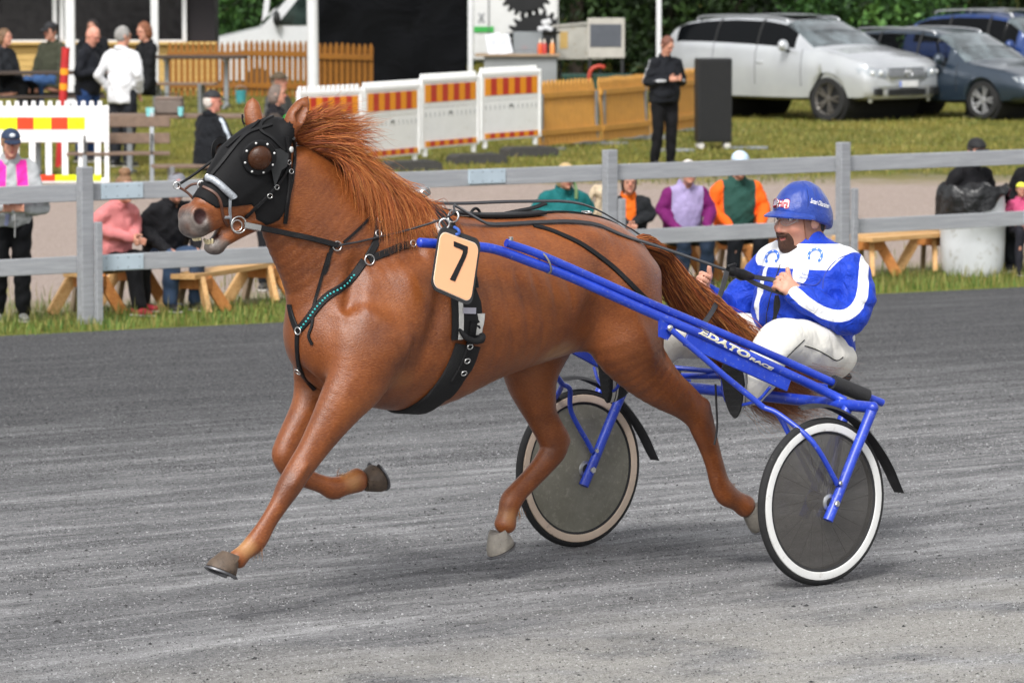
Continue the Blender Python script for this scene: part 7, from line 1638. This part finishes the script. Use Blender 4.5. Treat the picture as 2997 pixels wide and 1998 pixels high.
    for s in (1, -1):                                                         # lamps, mirrors, handles, pillars
        y0, y1, z0, z1 = extras['lamp']; mb = MB(); pts = []; na, nb = 9, 4
        for i in range(na):
            a_ = i / (na - 1); zl = z0 + (z1 - z0) * (.05 + .45 * a_ ** 2); zh = z0 + (z1 - z0) * (.62 + .38 * math.sin(a_ * 2.2))
            for j in range(nb): pts.append(fr(s * (y0 + (y1 - y0) * a_), zl + (zh - zl) * j / (nb - 1), .012))
        mb.raw(pts + [p - Vector((.05, 0, 0)) for p in pts], [(i * nb + j, i * nb + j + 1, (i + 1) * nb + j + 1, (i + 1) * nb + j) for i in range(na - 1) for j in range(nb - 1)] + [(q, q + nb, q + nb + na * nb, q + na * nb) for q in [i * nb for i in range(na - 1)] + [i * nb + nb - 1 for i in range(na - 1)]]); hl = mb.build('headlight', plain('headlamp_glass', '#9aa0a5', .12, .2, coat=.6), root, 60)
        for k in (.32, .68): mb = MB(); y_ = s * (y0 + (y1 - y0) * k); mb.ball(fr(y_, z0 + (z1 - z0) * .52, .012), (.022, .05, .042), 12, 8); mb.build('lamp_unit', plain('lamp_core', '#e6e8ea', .1, .3), hl, 180)
        mx = extras['mirror']; mb = MB(); mb.ball((mx[0], s * (hw + .10), mx[1]), (.085, .105, .10), 14, 10); mi = mb.build('mirror', paint, root, 180); mb = MB(); mb.bar((mx[0] - .01, s * (hw - .06), mx[1] - .10), (mx[0], s * (hw + .06), mx[1] - .06), .06, .05); mb.build('mirror_foot', M_tr, mi)
        for x_ in extras['handles']: mb = MB(); mb.box((x_, s * (hw * .985 + .012), extras['hz']), (.17, .022, .035), None, .008); mb.build('door_handle', paint, root, 40)
        for x_ in extras['seams']:
            k = int(np.argmin(np.abs(X - x_))); mb = MB(); mb.tube([Vector((x_, s * (ring[k][j][0] + .0015), ring[k][j][1])) for j in range(3, 9)], .006, 4); mb.build('door_seam', M_tr, root)
        for x_ in extras['pillars']:
            k = int(np.argmin(np.abs(X - x_))); mb = MB(); mb.tube([Vector((x_, s * (ring[k][j][0] + .003), ring[k][j][1])) for j in range(8, 12)], .03, 4, flat=(1, .25), up=(0, s, .3)); mb.build('pillar', M_tr, root)
        if rails:
            x0, x1, zz = rails; mb = MB(); mb.tube(crom([(x0, s * hw * .66, zz - .06), (x0 + .12, s * hw * .66, zz), ((x0 + x1) / 2, s * hw * .65, zz + .025), (x1 - .15, s * hw * .66, zz - .01), (x1, s * hw * .66, zz - .10)], 5), .022, 8); mb.build('roof_rail', plain('satin_alu', '#b4b6b9'), root, 60)
        if 'fog' in extras: y_, z_, w_, h_ = extras['fog']; mb = MB(); mb.prism([(-w_ / 2, -h_ / 2), (w_ / 2, -h_ / 2 * .8), (w_ / 2, h_ / 2), (-w_ / 2, h_ / 2)], (-.05, .02), (fr(s * y_, z_, .03), Vector((-.35 * s, s, 0)).normalized(), Vector((0, 0, 1)), Vector((1, 0, 0)))); mb.build('fog_lamp_recess', M_tr, root); mb = MB(); mb.ball(fr(s * (y_ + .02), z_ + extras.get('fogdz', -.13), .03), (.02, .05, .035), 10, 6); mb.build('fog_lamp', plain('lamp_core', '#e6e8ea'), root, 180)
    # grille, lower intake, plate
    for (nm, yw, z0, z1, mat, out) in extras['front']:
        mb = MB(); k = 13; v = [fr(-yw + 2 * yw * i / (k - 1), z, out) for z in (z0, z1) for i in range(k)] + [fr(-yw + 2 * yw * i / (k - 1), z, out - .08) for z in (z0, z1) for i in range(k)]
        f = [(i, i + 1, k + i + 1, k + i) for i in range(k - 1)] + [(2 * k + i, 3 * k + i, 3 * k + i + 1, 2 * k + i + 1) for i in range(k - 1)] + [(i, 2 * k + i, 2 * k + i + 1, i + 1) for i in range(k - 1)] + [(k + i, k + i + 1, 3 * k + i + 1, 3 * k + i) for i in range(k - 1)] + [(0, k, 3 * k, 2 * k), (k - 1, 3 * k - 1, 4 * k - 1, 2 * k - 1)]
        mb.raw(v, f); mb.build(nm, mat, root, 30)
    return root, fr
silver = NT('silver_paint'); v = silver.coord(); nz = silver.noise(v, 1.5, 4); silver.set(color=silver.ramp(nz, [(.3, srgb('#b2b5b9')), (.7, srgb('#c2c5c8'))]), metal=.3, rough=.25, coat=.7, coatr=.05); M_silver = silver.m
slate = NT('slate_paint'); slate.set(color=srgb('#2d3a48'), metal=.35, rough=.28, coat=.7, coatr=.05); M_slate = slate.m
navy = NT('navy_paint'); navy.set(color=srgb('#1e3a72'), metal=.2, rough=.3, coat=.7, coatr=.05); M_navy = navy.m
chrome = plain('chrome', '#c9cbcc', .2, .9)
M_plate = plain('plate_white', '#d9dadb', .5); M_tr = plain('black_trim', '#1a1b1c')
suv_prof = [(0, .62, 1.05, 1.08), (.012, .50, 1.15, 1.28), (.05, .42, 1.235, 1.50), (.10, .36, 1.255, 1.60), (.20, .34, 1.255, 1.67), (.35, .33, 1.24, 1.705), (.50, .33, 1.215, 1.69), (.585, .33, 1.195, 1.63), (.66, .33, 1.175, 1.46), (.735, .34, 1.165, 1.235), (.77, .34, 1.15, 1.20), (.88, .35, 1.075, 1.11), (.95, .36, .99, 1.025), (.985, .38, .90, .925), (1, .42, .80, .82)]
suv, fr = car('silver_suv', 'silver four wheel drive car with roof rails, parked behind the black panel', gpos(1832, 79.2), R(-46), 4.79, 1.94, 1.73, M_silver, suv_prof, .375, 2.90, rails=(-1.75, .35, 1.69), rim='#6b6762',
    extras=dict(sg=(.075, .655), nose_z=[.30, .45, .60, .75, .90, 1.0], nose_x=[2.28, 2.38, 2.39, 2.35, 2.27, 2.1], lamp=(.50, .93, .72, .90), mirror=(.62, 1.24), handles=(-.02, -1.0), hz=.95, seams=(.92, -.12, -1.10), pillars=(-.12, -1.10),
    front=[('bumper', .80, .40, .60, M_silver, .02), ('grille', .44, .74, .88, plain('grille_slats', '#8d9093', .35, .6), .035), ('air_intake', .45, .44, .54, M_tr, .045), ('skid_plate', .6, .30, .37, plain('dark_plastic', '#2b2b2b', .7), .02)], fog=(.70, .50, .26, .12)))
for k in range(4): mb = MB(); mb.tube([fr(-.43 + .86 * i / 8, .757 + k * .035, .042) for i in range(9)], .007, 5); mb.build('grille_bar', chrome, suv)
wire('emblem', ring_pts(fr(0, .81, .06), (1, 0, .1), .075, 24), .011, chrome, suv, True)
for P in ([(-.045, .865), (-.02, .80), (0, .835), (.02, .80), (.045, .865)], [(-.035, .775), (0, .745), (.035, .775)]): wire('emblem', [fr(y_, z_, .062) for y_, z_ in P], .008, chrome, suv, sub=1)
mb = MB(); mb.box(fr(0, .625, .055), (.012, .46, .105), None, .003); pl = mb.build('number_plate', M_plate, suv); mb = MB(); mb.box(fr(0, .625, .0615) + Vector((0, -.208, 0)), (.004, .04, .10)); mb.build('plate_band', plain('plate_blue', '#2f5fc4', .5), pl)
mb = MB(); mb.box((.0, 0, 1.715), (.70, .95, .012), None, .004); mb.build('roof_glass', plain('dark_roof_glass', '#15171a', .08), suv)
est_prof = [(0, .55, .88, .92), (.015, .42, .90, 1.05), (.06, .34, .93, 1.30), (.14, .28, .94, 1.40), (.30, .26, .93, 1.455), (.45, .25, .92, 1.45), (.55, .25, .91, 1.39), (.64, .25, .90, 1.17), (.70, .26, .895, .965), (.74, .26, .88, .92), (.88, .27, .80, .83), (.96, .30, .70, .72), (.99, .36, .60, .62), (1, .42, .54, .56)]
ex = dict(ga=.45, sg=(.075, .62), nose_z=[.20, .38, .52, .65, .78, .9], nose_x=[2.18, 2.26, 2.27, 2.22, 2.12, 1.9], lamp=(.44, .84, .56, .72), mirror=(.50, .98), handles=(-.10, -1.0), hz=.80, seams=(.78, -.15, -1.05), pillars=(-.15, -1.05),
    front=[('bumper', .74, .28, .47, M_slate, .02), ('grille', .36, .56, .70, M_tr, .035), ('air_intake', .40, .28, .38, M_tr, .045)], fog=(.62, .33, .22, .09), fogdz=.0)
est, fr2 = car('estate_car', 'dark slate blue estate car parked beside the silver car', gpos(2188, 79.0), R(-46), 4.57, 1.77, 1.47, M_slate, est_prof, .325, 2.58, rails=(-1.7, .10, 1.45), rim='#a5a6a8', extras=ex)
ex = dict(ex); ex['ga'] = .9; ex['front'] = [('bumper', .74, .28, .47, M_navy, .02), ('grille', .36, .56, .70, M_tr, .035)]
blu, _ = car('blue_car', 'navy blue car with silver roof bars at the top right corner', gpos(2330, 90), R(-40), 4.4, 1.78, 1.6, M_navy, [(a_, b_, c_ * 1.05, d_ * 1.07) for a_, b_, c_, d_ in est_prof], .33, 2.6, rails=(-1.5, .30, 1.60), rim='#9a9b9d', extras=ex)
for x_ in (-.7, .15): mb = MB(); mb.bar((x_, -.62, 1.64), (x_, .62, 1.64), .06, .03); mb.build('roof_bar', plain('satin_alu', '#b4b6b9'), blu)
bpy.context.view_layer.update()
make_person('driver in a red cap at the wheel of the slate estate car', est.matrix_world @ Vector((.12, -.10, .0)), R(-46), '#3a3c40', '#222226', 'sit', 'lap', 1.72, hair='#3a2a22', cap=('cap', '#c8202a'), seat=.36, seed=30)

# ================================================================ shelter building, tents, poles, van, stall
M_wp = plain('white_pole_paint', '#cfd0d2', .4, var=.04)
flag = thing('flagpole', 'thick white flagpole rising in front of the black tent wall', 'pole', gpos(722, 70)); mb = MB(); mb.tube([(0, 0, 0), (-.02, 0, 2.5), (-.12, 0, 8)], [.088, .082, .06], 18); mb.build('shaft', M_wp, flag, 60); mb = MB(); mb.lathe([(.2, 0), (.2, .05), (.11, .07), (.10, .16)], n=18); mb.build('base', M_galv, flag, 40)
bld = thing('shelter', 'low timber kiosk with dark windows and white posts at the top left', 'building', gpos(120, 80), R(2))
M_sid = wood('ochre_siding', '#c9a868', '#b08f50'); M_win = plain('dark_window', '#1c1b1d', .12, var=.2)
for k in range(7): mb = MB(); mb.box((0, 0, .03 + k * .118), (5.6, .06, .112), None, .004); mb.build('board', M_sid, bld)
for x_, w_ in ((-2.0, 1.5), (-.55, 1.2), (1.25, 2.0)):
    mb = MB(); mb.box((x_, .02, 1.67), (w_, .05, 1.55), None); wn = mb.build('window', M_win, bld)
    for dx in (-w_ / 2 - .04, w_ / 2 + .04): mb = MB(); mb.box((x_ + dx, -.01, 1.67), (.075, .08, 1.6)); mb.build('frame', M_wp, wn)
    for dz in (-.80, .80): mb = MB(); mb.box((x_, -.01, 1.67 + dz), (w_ + .15, .08, .06)); mb.build('frame', M_wp, wn)
mb = MB(); mb.box((0, -.05, .84), (5.7, .25, .05), None, .006); mb.build('counter', M_sid, bld); mb = MB(); mb.box((0, 1.4, 1.55), (5.6, 2.6, 3.1)); mb.build('interior_wall', plain('dark_interior', '#232024', .9), bld); mb = MB(); mb.box((0, .6, 3.25), (6.6, 4.6, .16)); mb.build('roof', plain('roof_felt', '#3a3a3c', .9), bld)
for u, Y, r_, lab in ((167, 70.5, .072, 'white post of the shelter, left of the bald man'), (360, 76.5, .06, 'white post at the corner of the shelter, left of the trees'), (592, 92, .055, 'white leaning post in front of the trees')):
    o = thing('post', lab, 'post', gpos(u, Y), 0, 'white shelter posts'); mb = MB(); mb.box((0, 0, 1.9), (r_ * 2, r_ * 2, 3.8), None, .01); mb.build('shaft', M_wp, o); mb = MB(); mb.box((0, 0, .05), (r_ * 3.4, r_ * 3.4, .1)); mb.build('base', M_galv, o)
    if u == 592: o.rotation_euler = (0, R(7), 0)
# black market tent: side wall, roof valance, legs
tent = thing('market_tent', 'black market tent with a hanging side wall and white legs', 'tent', gpos(1120, 80.5))
tx = lambda u, Y: (vray0(u) * Y) - tent.location.x
t = NT('black_tent_cloth'); v = t.coord('Object'); nz = t.noise(v, 1.3, 4, .55, 1.0); t.set(color=t.ramp(nz, [(.3, srgb('#08090a')), (.7, srgb('#101114'))]), rough=.85, spec=.08, normal=t.bump(nz, .12, .7)); M_tent = t.m
def drape(nm, x0, x1, z0, z1, y, mat, par, amp=.03, seed=0, nx=60, nz_=14):
    r_ = np.random.default_rng(seed); ph = r_.uniform(0, 6, 6); V = []; 
    for j in range(nz_ + 1):
        for i in range(nx + 1):
            a_, b_ = i / nx, j / nz_; x = x0 + (x1 - x0) * a_; z = z0 + (z1 - z0) * b_; d = amp * (math.sin(a_ * 23 + ph[0] + b_ * 2) * .4 + math.sin(a_ * 9 + ph[1]) * .6 + math.sin((a_ - b_) * 14 + ph[2]) * .5); V.append((x, y + d, z))
    mb = MB(); mb.raw(V, [(j * (nx + 1) + i, j * (nx + 1) + i + 1, (j + 1) * (nx + 1) + i + 1, (j + 1) * (nx + 1) + i) for j in range(nz_) for i in range(nx)]); return mb.build(nm, mat, par, 180)
drape('side_wall', tx(728, 80.5), tx(1072, 80.5), .02, 2.75, 0, M_tent, tent, .05, 1); drape('side_wall', tx(1072, 80.5), tx(1072, 80.5) + .01, .02, 2.75, 0, M_tent, tent, .0, 2)
drape('valance', tx(728, 80.5), tx(1518, 80.5), 2.50, 2.85, -.06, M_tent, tent, .015, 3, nz_=3)
for u in (1081, 1511): mb = MB(); mb.box((tx(u, 80.5), -.05, 1.4), (.085, .085, 2.8), None, .01); lg = mb.build('leg', M_wp, tent); mb = MB(); mb.box((tx(u, 80.5), -.05, .03), (.22, .22, .06)); mb.build('foot_plate', M_galv, lg)
mb = MB(); x0, x1 = tx(728, 80.5), tx(1518, 80.5); mb.raw([(x0, -.1, 2.8), (x1, -.1, 2.8), (x1, 5, 2.8), (x0, 5, 2.8), ((x0 + x1) / 2, 2.4, 3.9)], [(0, 1, 4), (1, 2, 4), (2, 3, 4), (3, 0, 4)]); mb.build('roof', M_tent, tent)
# white trailer with black cog wheels and green stripe
trl = thing('food_trailer', 'white trailer painted with black cog wheels and a green stripe, inside the tent', 'trailer', gpos(1190, 88)); tr_x = lambda u: vray0(u) * 86.5 - trl.location.x
M_tw = plain('trailer_white', '#dcdddc', .4, var=.03); x0, x1 = tr_x(1086), tr_x(1284); mb = MB(); mb.box(((x0 + x1) / 2, .9, 1.75), (x1 - x0, 1.8, 2.1), None, .04); bx = mb.build('box', M_tw, trl)
for sx in (-1, 1): mb = MB(); mb.lathe([(.0, -.09), (.2, -.09), (.30, -.06), (.30, .06), (.2, .09), (.0, .09)], ((x0 + x1) / 2 + sx * .45, .2, .30), (0, 1, 0), 20); mb.build('wheel', M_foot, trl, 40)
mb = MB(); mb.box((tr_x(1122), -.012, 1.70), (.02, .02, 1.9)); mb.build('door_edge', plain('grey_gasket', '#5f6264', .6), trl)
M_gear = plain('black_vinyl_print', '#1c1d1f', .5); 
def cog(cx_, cz_, r_, n_t, z_lo=None, z_hi=None, x_hi=None):
    pts = []
    for i in range(n_t * 4):
        a_ = 2 * math.pi * i / (n_t * 4); rr = r_ * (1.13 if i % 4 in (0, 1) else .94); x_, z_ = cx_ + rr * math.cos(a_), cz_ + rr * math.sin(a_)
        if z_hi: z_ = min(z_, z_hi)
        if x_hi: x_ = min(x_, x_hi)
        if z_lo: z_ = max(z_, z_lo)
        pts.append((x_, z_))
    mb = MB(); mb.prism(pts, (-.012, -.004), (Vector((0, 0, 0)), Vector((1, 0, 0)), Vector((0, 0, 1)), Vector((0, 1, 0)))); mb.build('cog_print', M_gear, trl)
zpx = lambda v: float(at(1190, v, 86.5).z - trl.location.z)
cog(tr_x(1208), zpx(-22), .46, 22, z_hi=2.78); cog(tr_x(1236), zpx(100), .54, 24, x_hi=x1 - .02, z_lo=.75)
mb = MB(); mb.box(((x0 + tr_x(1135)) / 2, -.010, zpx(72)), (tr_x(1135) - x0 - .02, .012, .11)); mb.build('green_stripe', plain('green_vinyl', '#3fa84e', .5), trl)
for dx, dz, rz in ((.0, 0, .5), (.0, 0, -.5)): mb = MB(); mb.box((tr_x(1105), -.008, zpx(45)), (.03, .01, .20), Matrix.Rotation(rz, 3, 'Y')); mb.build('cross_print', plain('grey_print', '#8d9094', .5), trl)
# serving counter and kitchen things
ctr = thing('serving_counter', 'grey panelled serving counter with timber top', 'counter', gpos(1195, 77.5)); cx0, cx1 = vray0(1112) * 77.5 - ctr.location.x, vray0(1279) * 77.5 - ctr.location.x
mb = MB(); mb.box(((cx0 + cx1) / 2, .3, .52), (cx1 - cx0, .6, 1.04), None, .01); mb.build('front_panel', plain('grey_galv_sheet', '#85888a', .5, .2, var=.12, scale=3), ctr); mb = MB(); mb.box(((cx0 + cx1) / 2 - .05, .28, 1.06), (cx1 - cx0 + .2, .72, .04), None, .005); mb.build('top', M_pineg, ctr)
cz = lambda lift=1.08: lift
def on_ctr(u, lift=1.082, Y=77.6): p = gpos(u, Y); p.z = ctr.location.z + lift; return p
for k, (u, h_, lean_) in enumerate(((1138, .34, -8), (1162, .32, -12))):
    o = thing('menu_board', ('white printed menu sheet standing left on the counter', 'white printed menu sheet standing right on the counter')[k], 'menu', on_ctr(u), R(8)); o.rotation_euler = (R(-10), R(lean_), R(8)); mb = MB(); mb.box((0, 0, h_ / 2), (.24, .012, h_)); mb.build('sheet', plain('paper', '#d2d5dc', .6), o)
    for q in range(7): mb = MB(); mb.box((-.01, -.0075, h_ - .05 - q * .036), (.16, .002, .008)); mb.build('text_line', plain('grey_print', '#8d9094'), o)
for k, (u, col, nm) in enumerate(((1240, '#c8572c', 'orange'), (1250, '#b23a34', 'red'), (1268, '#d98a4a', 'amber'))):
    o = thing('sauce_bottle', nm + ' squeeze bottle on the serving counter', 'bottle', on_ctr(u), 0, 'sauce bottles on the counter'); mb = MB(); mb.lathe([(.040, 0), (.042, .03), (.040, .15), (.016, .19)], n=14); mb.build('bottle_body', plain('sauce_' + nm, col, .35), o, 40); mb = MB(); mb.lathe([(.02, .185), (.018, .205), (.006, .25)], n=10); mb.build('cap', plain('sauce_cap', '#d8cfc0', .5), o, 40)
o = thing('glass_display', 'grey glass display box on the serving counter', 'display case', on_ctr(1212, 1.082, 77.9)); mb = MB(); mb.box((0, 0, .02), (.50, .35, .04)); mb.build('tray', M_galv, o); t = NT('display_glass'); t.set(color=(.35, .38, .4), rough=.05, alpha=.5); mb = MB(); mb.box((0, 0, .20), (.48, .33, .32), None, .01); mb.build('glass', t.m, o); mb = MB(); mb.ball((-.05, 0, .09), (.05, .05, .04)); mb.build('contents', plain('red_contents', '#9b3a3a', .6), o)
o = thing('kettle_stack', 'black griddle with pale paper parcels heaped on it', 'griddle', on_ctr(1250, 1.082, 78.2)); mb = MB(); mb.lathe([(.20, .30), (.26, .33), (.27, .36), (.24, .36), (.05, .34)], n=24); mb.build('pan', M_tr, o, 40)
for k, (x_, z_) in enumerate(((-.06, .40), (.03, .42), (.09, .40), (.0, .50), (.07, .52))): mb = MB(); mb.box((x_, 0, z_), (.10, .10, .085), Matrix.Rotation(.3 * k, 3, 'Y'), .02); mb.build('parcel', plain('white_parcel', '#c8c9ca', .7), o)
for sx in (-1, 1): mb = MB(); mb.bar((sx * .16, 0, 0), (sx * .20, 0, .33), .02, .02); mb.build('stand_leg', M_tr, o)
o = thing('steel_cabinet', 'pale steel cabinet with a brown stain, between counter and screen', 'cabinet', gpos(1332, 79)); mb = MB(); mb.box((0, 0, 1.24), (.80, .5, .58), None, .015); mb.build('body', plain('pale_steel', '#a9a79f', .45, .3, var=.15, dirt='#8c7f68', scale=4), o); mb = MB(); mb.box((-.28, -.252, 1.28), (.13, .01, .28)); mb.build('stain', plain('ochre_label', '#b09255', .6), o); mb = MB(); mb.box((0, 0, 1.55), (.95, .56, .03), Matrix.Rotation(R(-5), 3, 'Y')); mb.build('lid', plain('pale_steel', '#a9a79f'), o)
for sx in (-1, 1): mb = MB(); mb.bar((sx * .34, 0, 0), (sx * .34, 0, .98), .05, .05); mb.build('leg', M_tr, o)
o = thing('framed_board', 'upright pale frame holding a dark grey board, right end of the stall', 'board', gpos(1391, 78), R(4)); zz = lambda v: float(at(1391, v, 78).z - o.location.z)
mb = MB(); mb.box((0, 0, (zz(42) + zz(134)) / 2), (.62, .06, zz(42) - zz(134)), None, .01); mb.build('frame', plain('pale_frame_board', '#aaa69e', .6, var=.1), o); mb = MB(); mb.box((-.01, -.034, (zz(56) + zz(108)) / 2), (.52, .012, zz(56) - zz(108))); mb.build('dark_board', plain('dark_grey_board', '#4b4f57', .5), o)
for sx in (-1, 1): mb = MB(); mb.bar((sx * .27, .02, 0), (sx * .27, .02, 1.1), .05, .05); mb.build('leg', M_tr, o)
o = thing('green_table', 'dark green table frame with a black pan and red hose, right of the counter', 'table', gpos(1370, 77.2)); mb = MB(); mb.box((0, 0, .74), (1.15, .5, .05)); mb.build('table_top', plain('dark_green', '#123a30', .6), o); mb = MB(); mb.box((0, -.22, .52), (1.1, .02, .36)); mb.build('side_net', plain('green_net', '#173f35', .8), o)
for sx in (-1, 1):
    for sy in (-1, 1): mb = MB(); mb.bar((sx * .52, sy * .2, 0), (sx * .52, sy * .2, .72), .04, .04); mb.build('leg', plain('dark_green', '#123a30'), o)
wire('hose', [(-.14, -.30, .42), (-.14, -.31, .66), (-.10, -.31, .84), (.02, -.30, .90), (.12, -.28, .88)], .035, plain('red_hose', '#a83a28', .5), o)
mb = MB(); mb.lathe([(.0, 0), (.22, .02), (.24, .16), (.22, .17), (.2, .03)], (-.35, -.36, .42), (0, -.2, 1), 24); mb.build('pan', M_tr, o, 40)
# white van behind the fence
van = thing('white_van', 'white van with a sloping windscreen behind the ochre fence', 'van', gpos(775, 89), R(-176)); M_vw = plain('van_white', '#d6d8da', .35, var=.03, coat=.4)
poly = [(-2.4, .35), (2.35, .35), (2.45, .80), (2.30, 1.12), (1.45, 1.32), (.62, 2.22), (.2, 2.38), (-2.4, 2.38)]
mb = MB(); mb.prism(poly, (-.95, .95), (Vector((0, 0, 0)), Vector((1, 0, 0)), Vector((0, 0, 1)), Vector((0, 1, 0)))); mb.build('body', M_vw, van, 30)
def van_pane(nm, pts, mat): mb = MB(); P = [Vector(p) for p in pts]; n_ = (P[1] - P[0]).cross(P[2] - P[0]).normalized(); k = len(P); mb.raw([p + n_ * .012 for p in P] + [p - n_ * .012 for p in P], [tuple(range(k)), tuple(range(k, 2 * k))[::-1]] + [(i, (i + 1) % k, k + (i + 1) % k, k + i) for i in range(k)]); mb.build(nm, mat, van)
t = NT('van_glass'); v = t.coord(); t.set(color=t.ramp(t.noise(v, 3, 4), [(.35, srgb('#1b2422')), (.7, srgb('#3c4a46'))]), rough=.06, spec=.8, coat=.4)
van_pane('windscreen', [(1.40, -.82, 1.385), (1.40, .82, 1.385), (.68, .74, 2.165), (.68, -.74, 2.165)], t.m)
for s in (1, -1): van_pane('side_window', [(1.15, s * .952, 1.38), (.05, s * .952, 1.38), (.05, s * .952, 2.05), (.60, s * .952, 2.05)], t.m)
for x_ in (-1.45, 1.5):
    for s in (1, -1): mb = MB(); mb.lathe([(.0, -.1), (.22, -.1), (.33, -.07), (.33, .07), (.22, .1), (.0, .1)], (x_, s * .86, .33), (0, 1, 0), 22); mb.build('wheel', M_foot, van, 40)
for s in (1, -1): mb = MB(); mb.box((2.33, s * .68, .92), (.16, .36, .22), None, .03); mb.build('headlight', plain('headlamp_glass', '#b9bec2'), van); mb = MB(); mb.ball((1.15, s * 1.10, 1.5), (.07, .11, .15), 10, 8); mb.build('mirror', M_tr, van, 180)
mb = MB(); mb.box((2.36, 0, .88), (.14, .8, .16), None, .02); mb.build('grille', M_tr, van)

# ================================================================ trees behind everything
def leaf_cloud(name, cen, rad, n, size, mat, parent, seed, squash=1.0):
    r_ = np.random.default_rng(seed); cl = r_.normal(size=(max(8, n // 90), 3)); cl /= np.linalg.norm(cl, axis=1)[:, None]; cl *= (r_.uniform(.25, 1, len(cl)) ** .5)[:, None]; k = r_.integers(0, len(cl), n)
    P = (cl[k] + r_.normal(size=(n, 3)) * .16) * np.array(rad) + np.array(cen); a_ = r_.normal(size=(n, 3)); a_ /= np.linalg.norm(a_, axis=1)[:, None]; b_ = np.cross(a_, r_.normal(size=(n, 3))); b_ /= np.linalg.norm(b_, axis=1)[:, None] + 1e-6; s_ = size * r_.uniform(.5, 1.3, n)[:, None]
    V = np.stack([P - a_ * s_, P + b_ * s_ * .45, P + a_ * s_, P - b_ * s_ * .45], 1).reshape(-1, 3); F = np.arange(n * 4).reshape(-1, 4)
    me = bpy.data.meshes.new(name); me.from_pydata(V.tolist(), [], F.tolist()); fattr(me, 'tint', np.repeat(np.clip(.5 + .22 * r_.normal(size=len(cl))[k] + .12 * r_.normal(size=n), 0, 1), 4)); return link(name, me, mat, parent)
M_leaf = grass_mat('dark_leaves', ['#0c140a', '#14200e', '#1d2d14', '#293d1c', '#3a5226']); M_leaf2 = grass_mat('green_leaves', ['#182b14', '#24401c', '#325226', '#446a32', '#5a8040']); M_bark = plain('grey_bark', '#3d352e', .9, var=.3, scale=8, bump=.03, bscale=12); M_birch = plain('birch_bark', '#9a978f', .8, var=.2, scale=6, dirt='#3a3835')
def tree(label, u, Y, h, r, n, seed, leaf=None, bark=None, low=.25, trunk=.16, group='trees along the back of the lawn'):
    p = gpos(u, Y); o = thing('leafy_tree', label, 'tree', p, R(seed * 47), group); r_ = np.random.default_rng(seed)
    mb = MB(); lean_ = r_.uniform(-.04, .04, 2); mb.tube([(0, 0, -.05), (lean_[0] * h * .3, lean_[1] * h * .3, h * .35), (lean_[0] * h * .6, lean_[1] * h * .6, h * .9)], [trunk, trunk * .75, trunk * .2], 10)
    for k in range(7):
        a_ = k * 2.4 + seed; z0 = h * (.18 + .09 * k); mb.tube([(lean_[0] * z0, lean_[1] * z0, z0), (math.cos(a_) * r * .35, math.sin(a_) * r * .35, z0 + h * .09), (math.cos(a_) * r * .75, math.sin(a_) * r * .75, z0 + h * .13)], [trunk * .38, trunk * .25, trunk * .08], 6)
    mb.build('trunk', bark or M_bark, o, 60); leaf_cloud('crown', (0, 0, h * .5), (r, r, h * .5), n * 2, .105, leaf or M_leaf, o, seed); leaf_cloud('low_crown', (0, 0, 1.2), (r * 1.1, r * .8, 1.5), int(n * 1.4), .09, leaf or M_leaf, o, seed + 50); return o

for args in (('bushy green tree left of the ochre fence, behind the shelter corner post', 398, 98, 8, 2.2, 2600, 1, M_leaf2), ('tall tree with a dark trunk above the ochre fence', 480, 103, 11, 2.6, 2600, 2, M_leaf), ('pale green tree right behind the white van', 560, 104, 9, 2.4, 2400, 3, M_leaf2), ('tree left of the kiosk, deep in its shade', 250, 108, 9, 2.6, 1800, 4, M_leaf),
             ('dark tree between the white trailer and the framed board', 1322, 101, 11, 2.4, 2600, 5, M_leaf), ('dark tree behind the framed board', 1420, 104, 12, 2.4, 2600, 6, M_leaf), ('dark tree right of the tent leg, behind the tracksuit man', 1535, 103, 12, 2.5, 2600, 7, M_leaf),
             ('dark tree above the roof of the silver car', 1690, 104, 12, 2.6, 2600, 8, M_leaf), ('tree above the windscreen of the silver car', 1845, 106, 11, 2.6, 2600, 9, M_leaf), ('green tree above the bonnet of the silver car', 1985, 101, 10, 2.4, 2800, 10, M_leaf2), ('tree left of the navy blue car', 2095, 106, 11, 2.4, 2600, 11, M_leaf), ('tree behind the navy blue car at the top right corner', 2260, 108, 11, 2.6, 2600, 12, M_leaf)):
    lab, u, Y, h_, r_, n_, sd_, lf = args; tree(lab, u, Y, h_, r_, n_, sd_, lf, low=.03)
wood_ = leaf_cloud('far_wood', tuple(gpos(1176, 114, 4.5)), (48, 4, 5.5), 120000, .22, M_leaf, None, 77); wood_['kind'] = 'stuff'
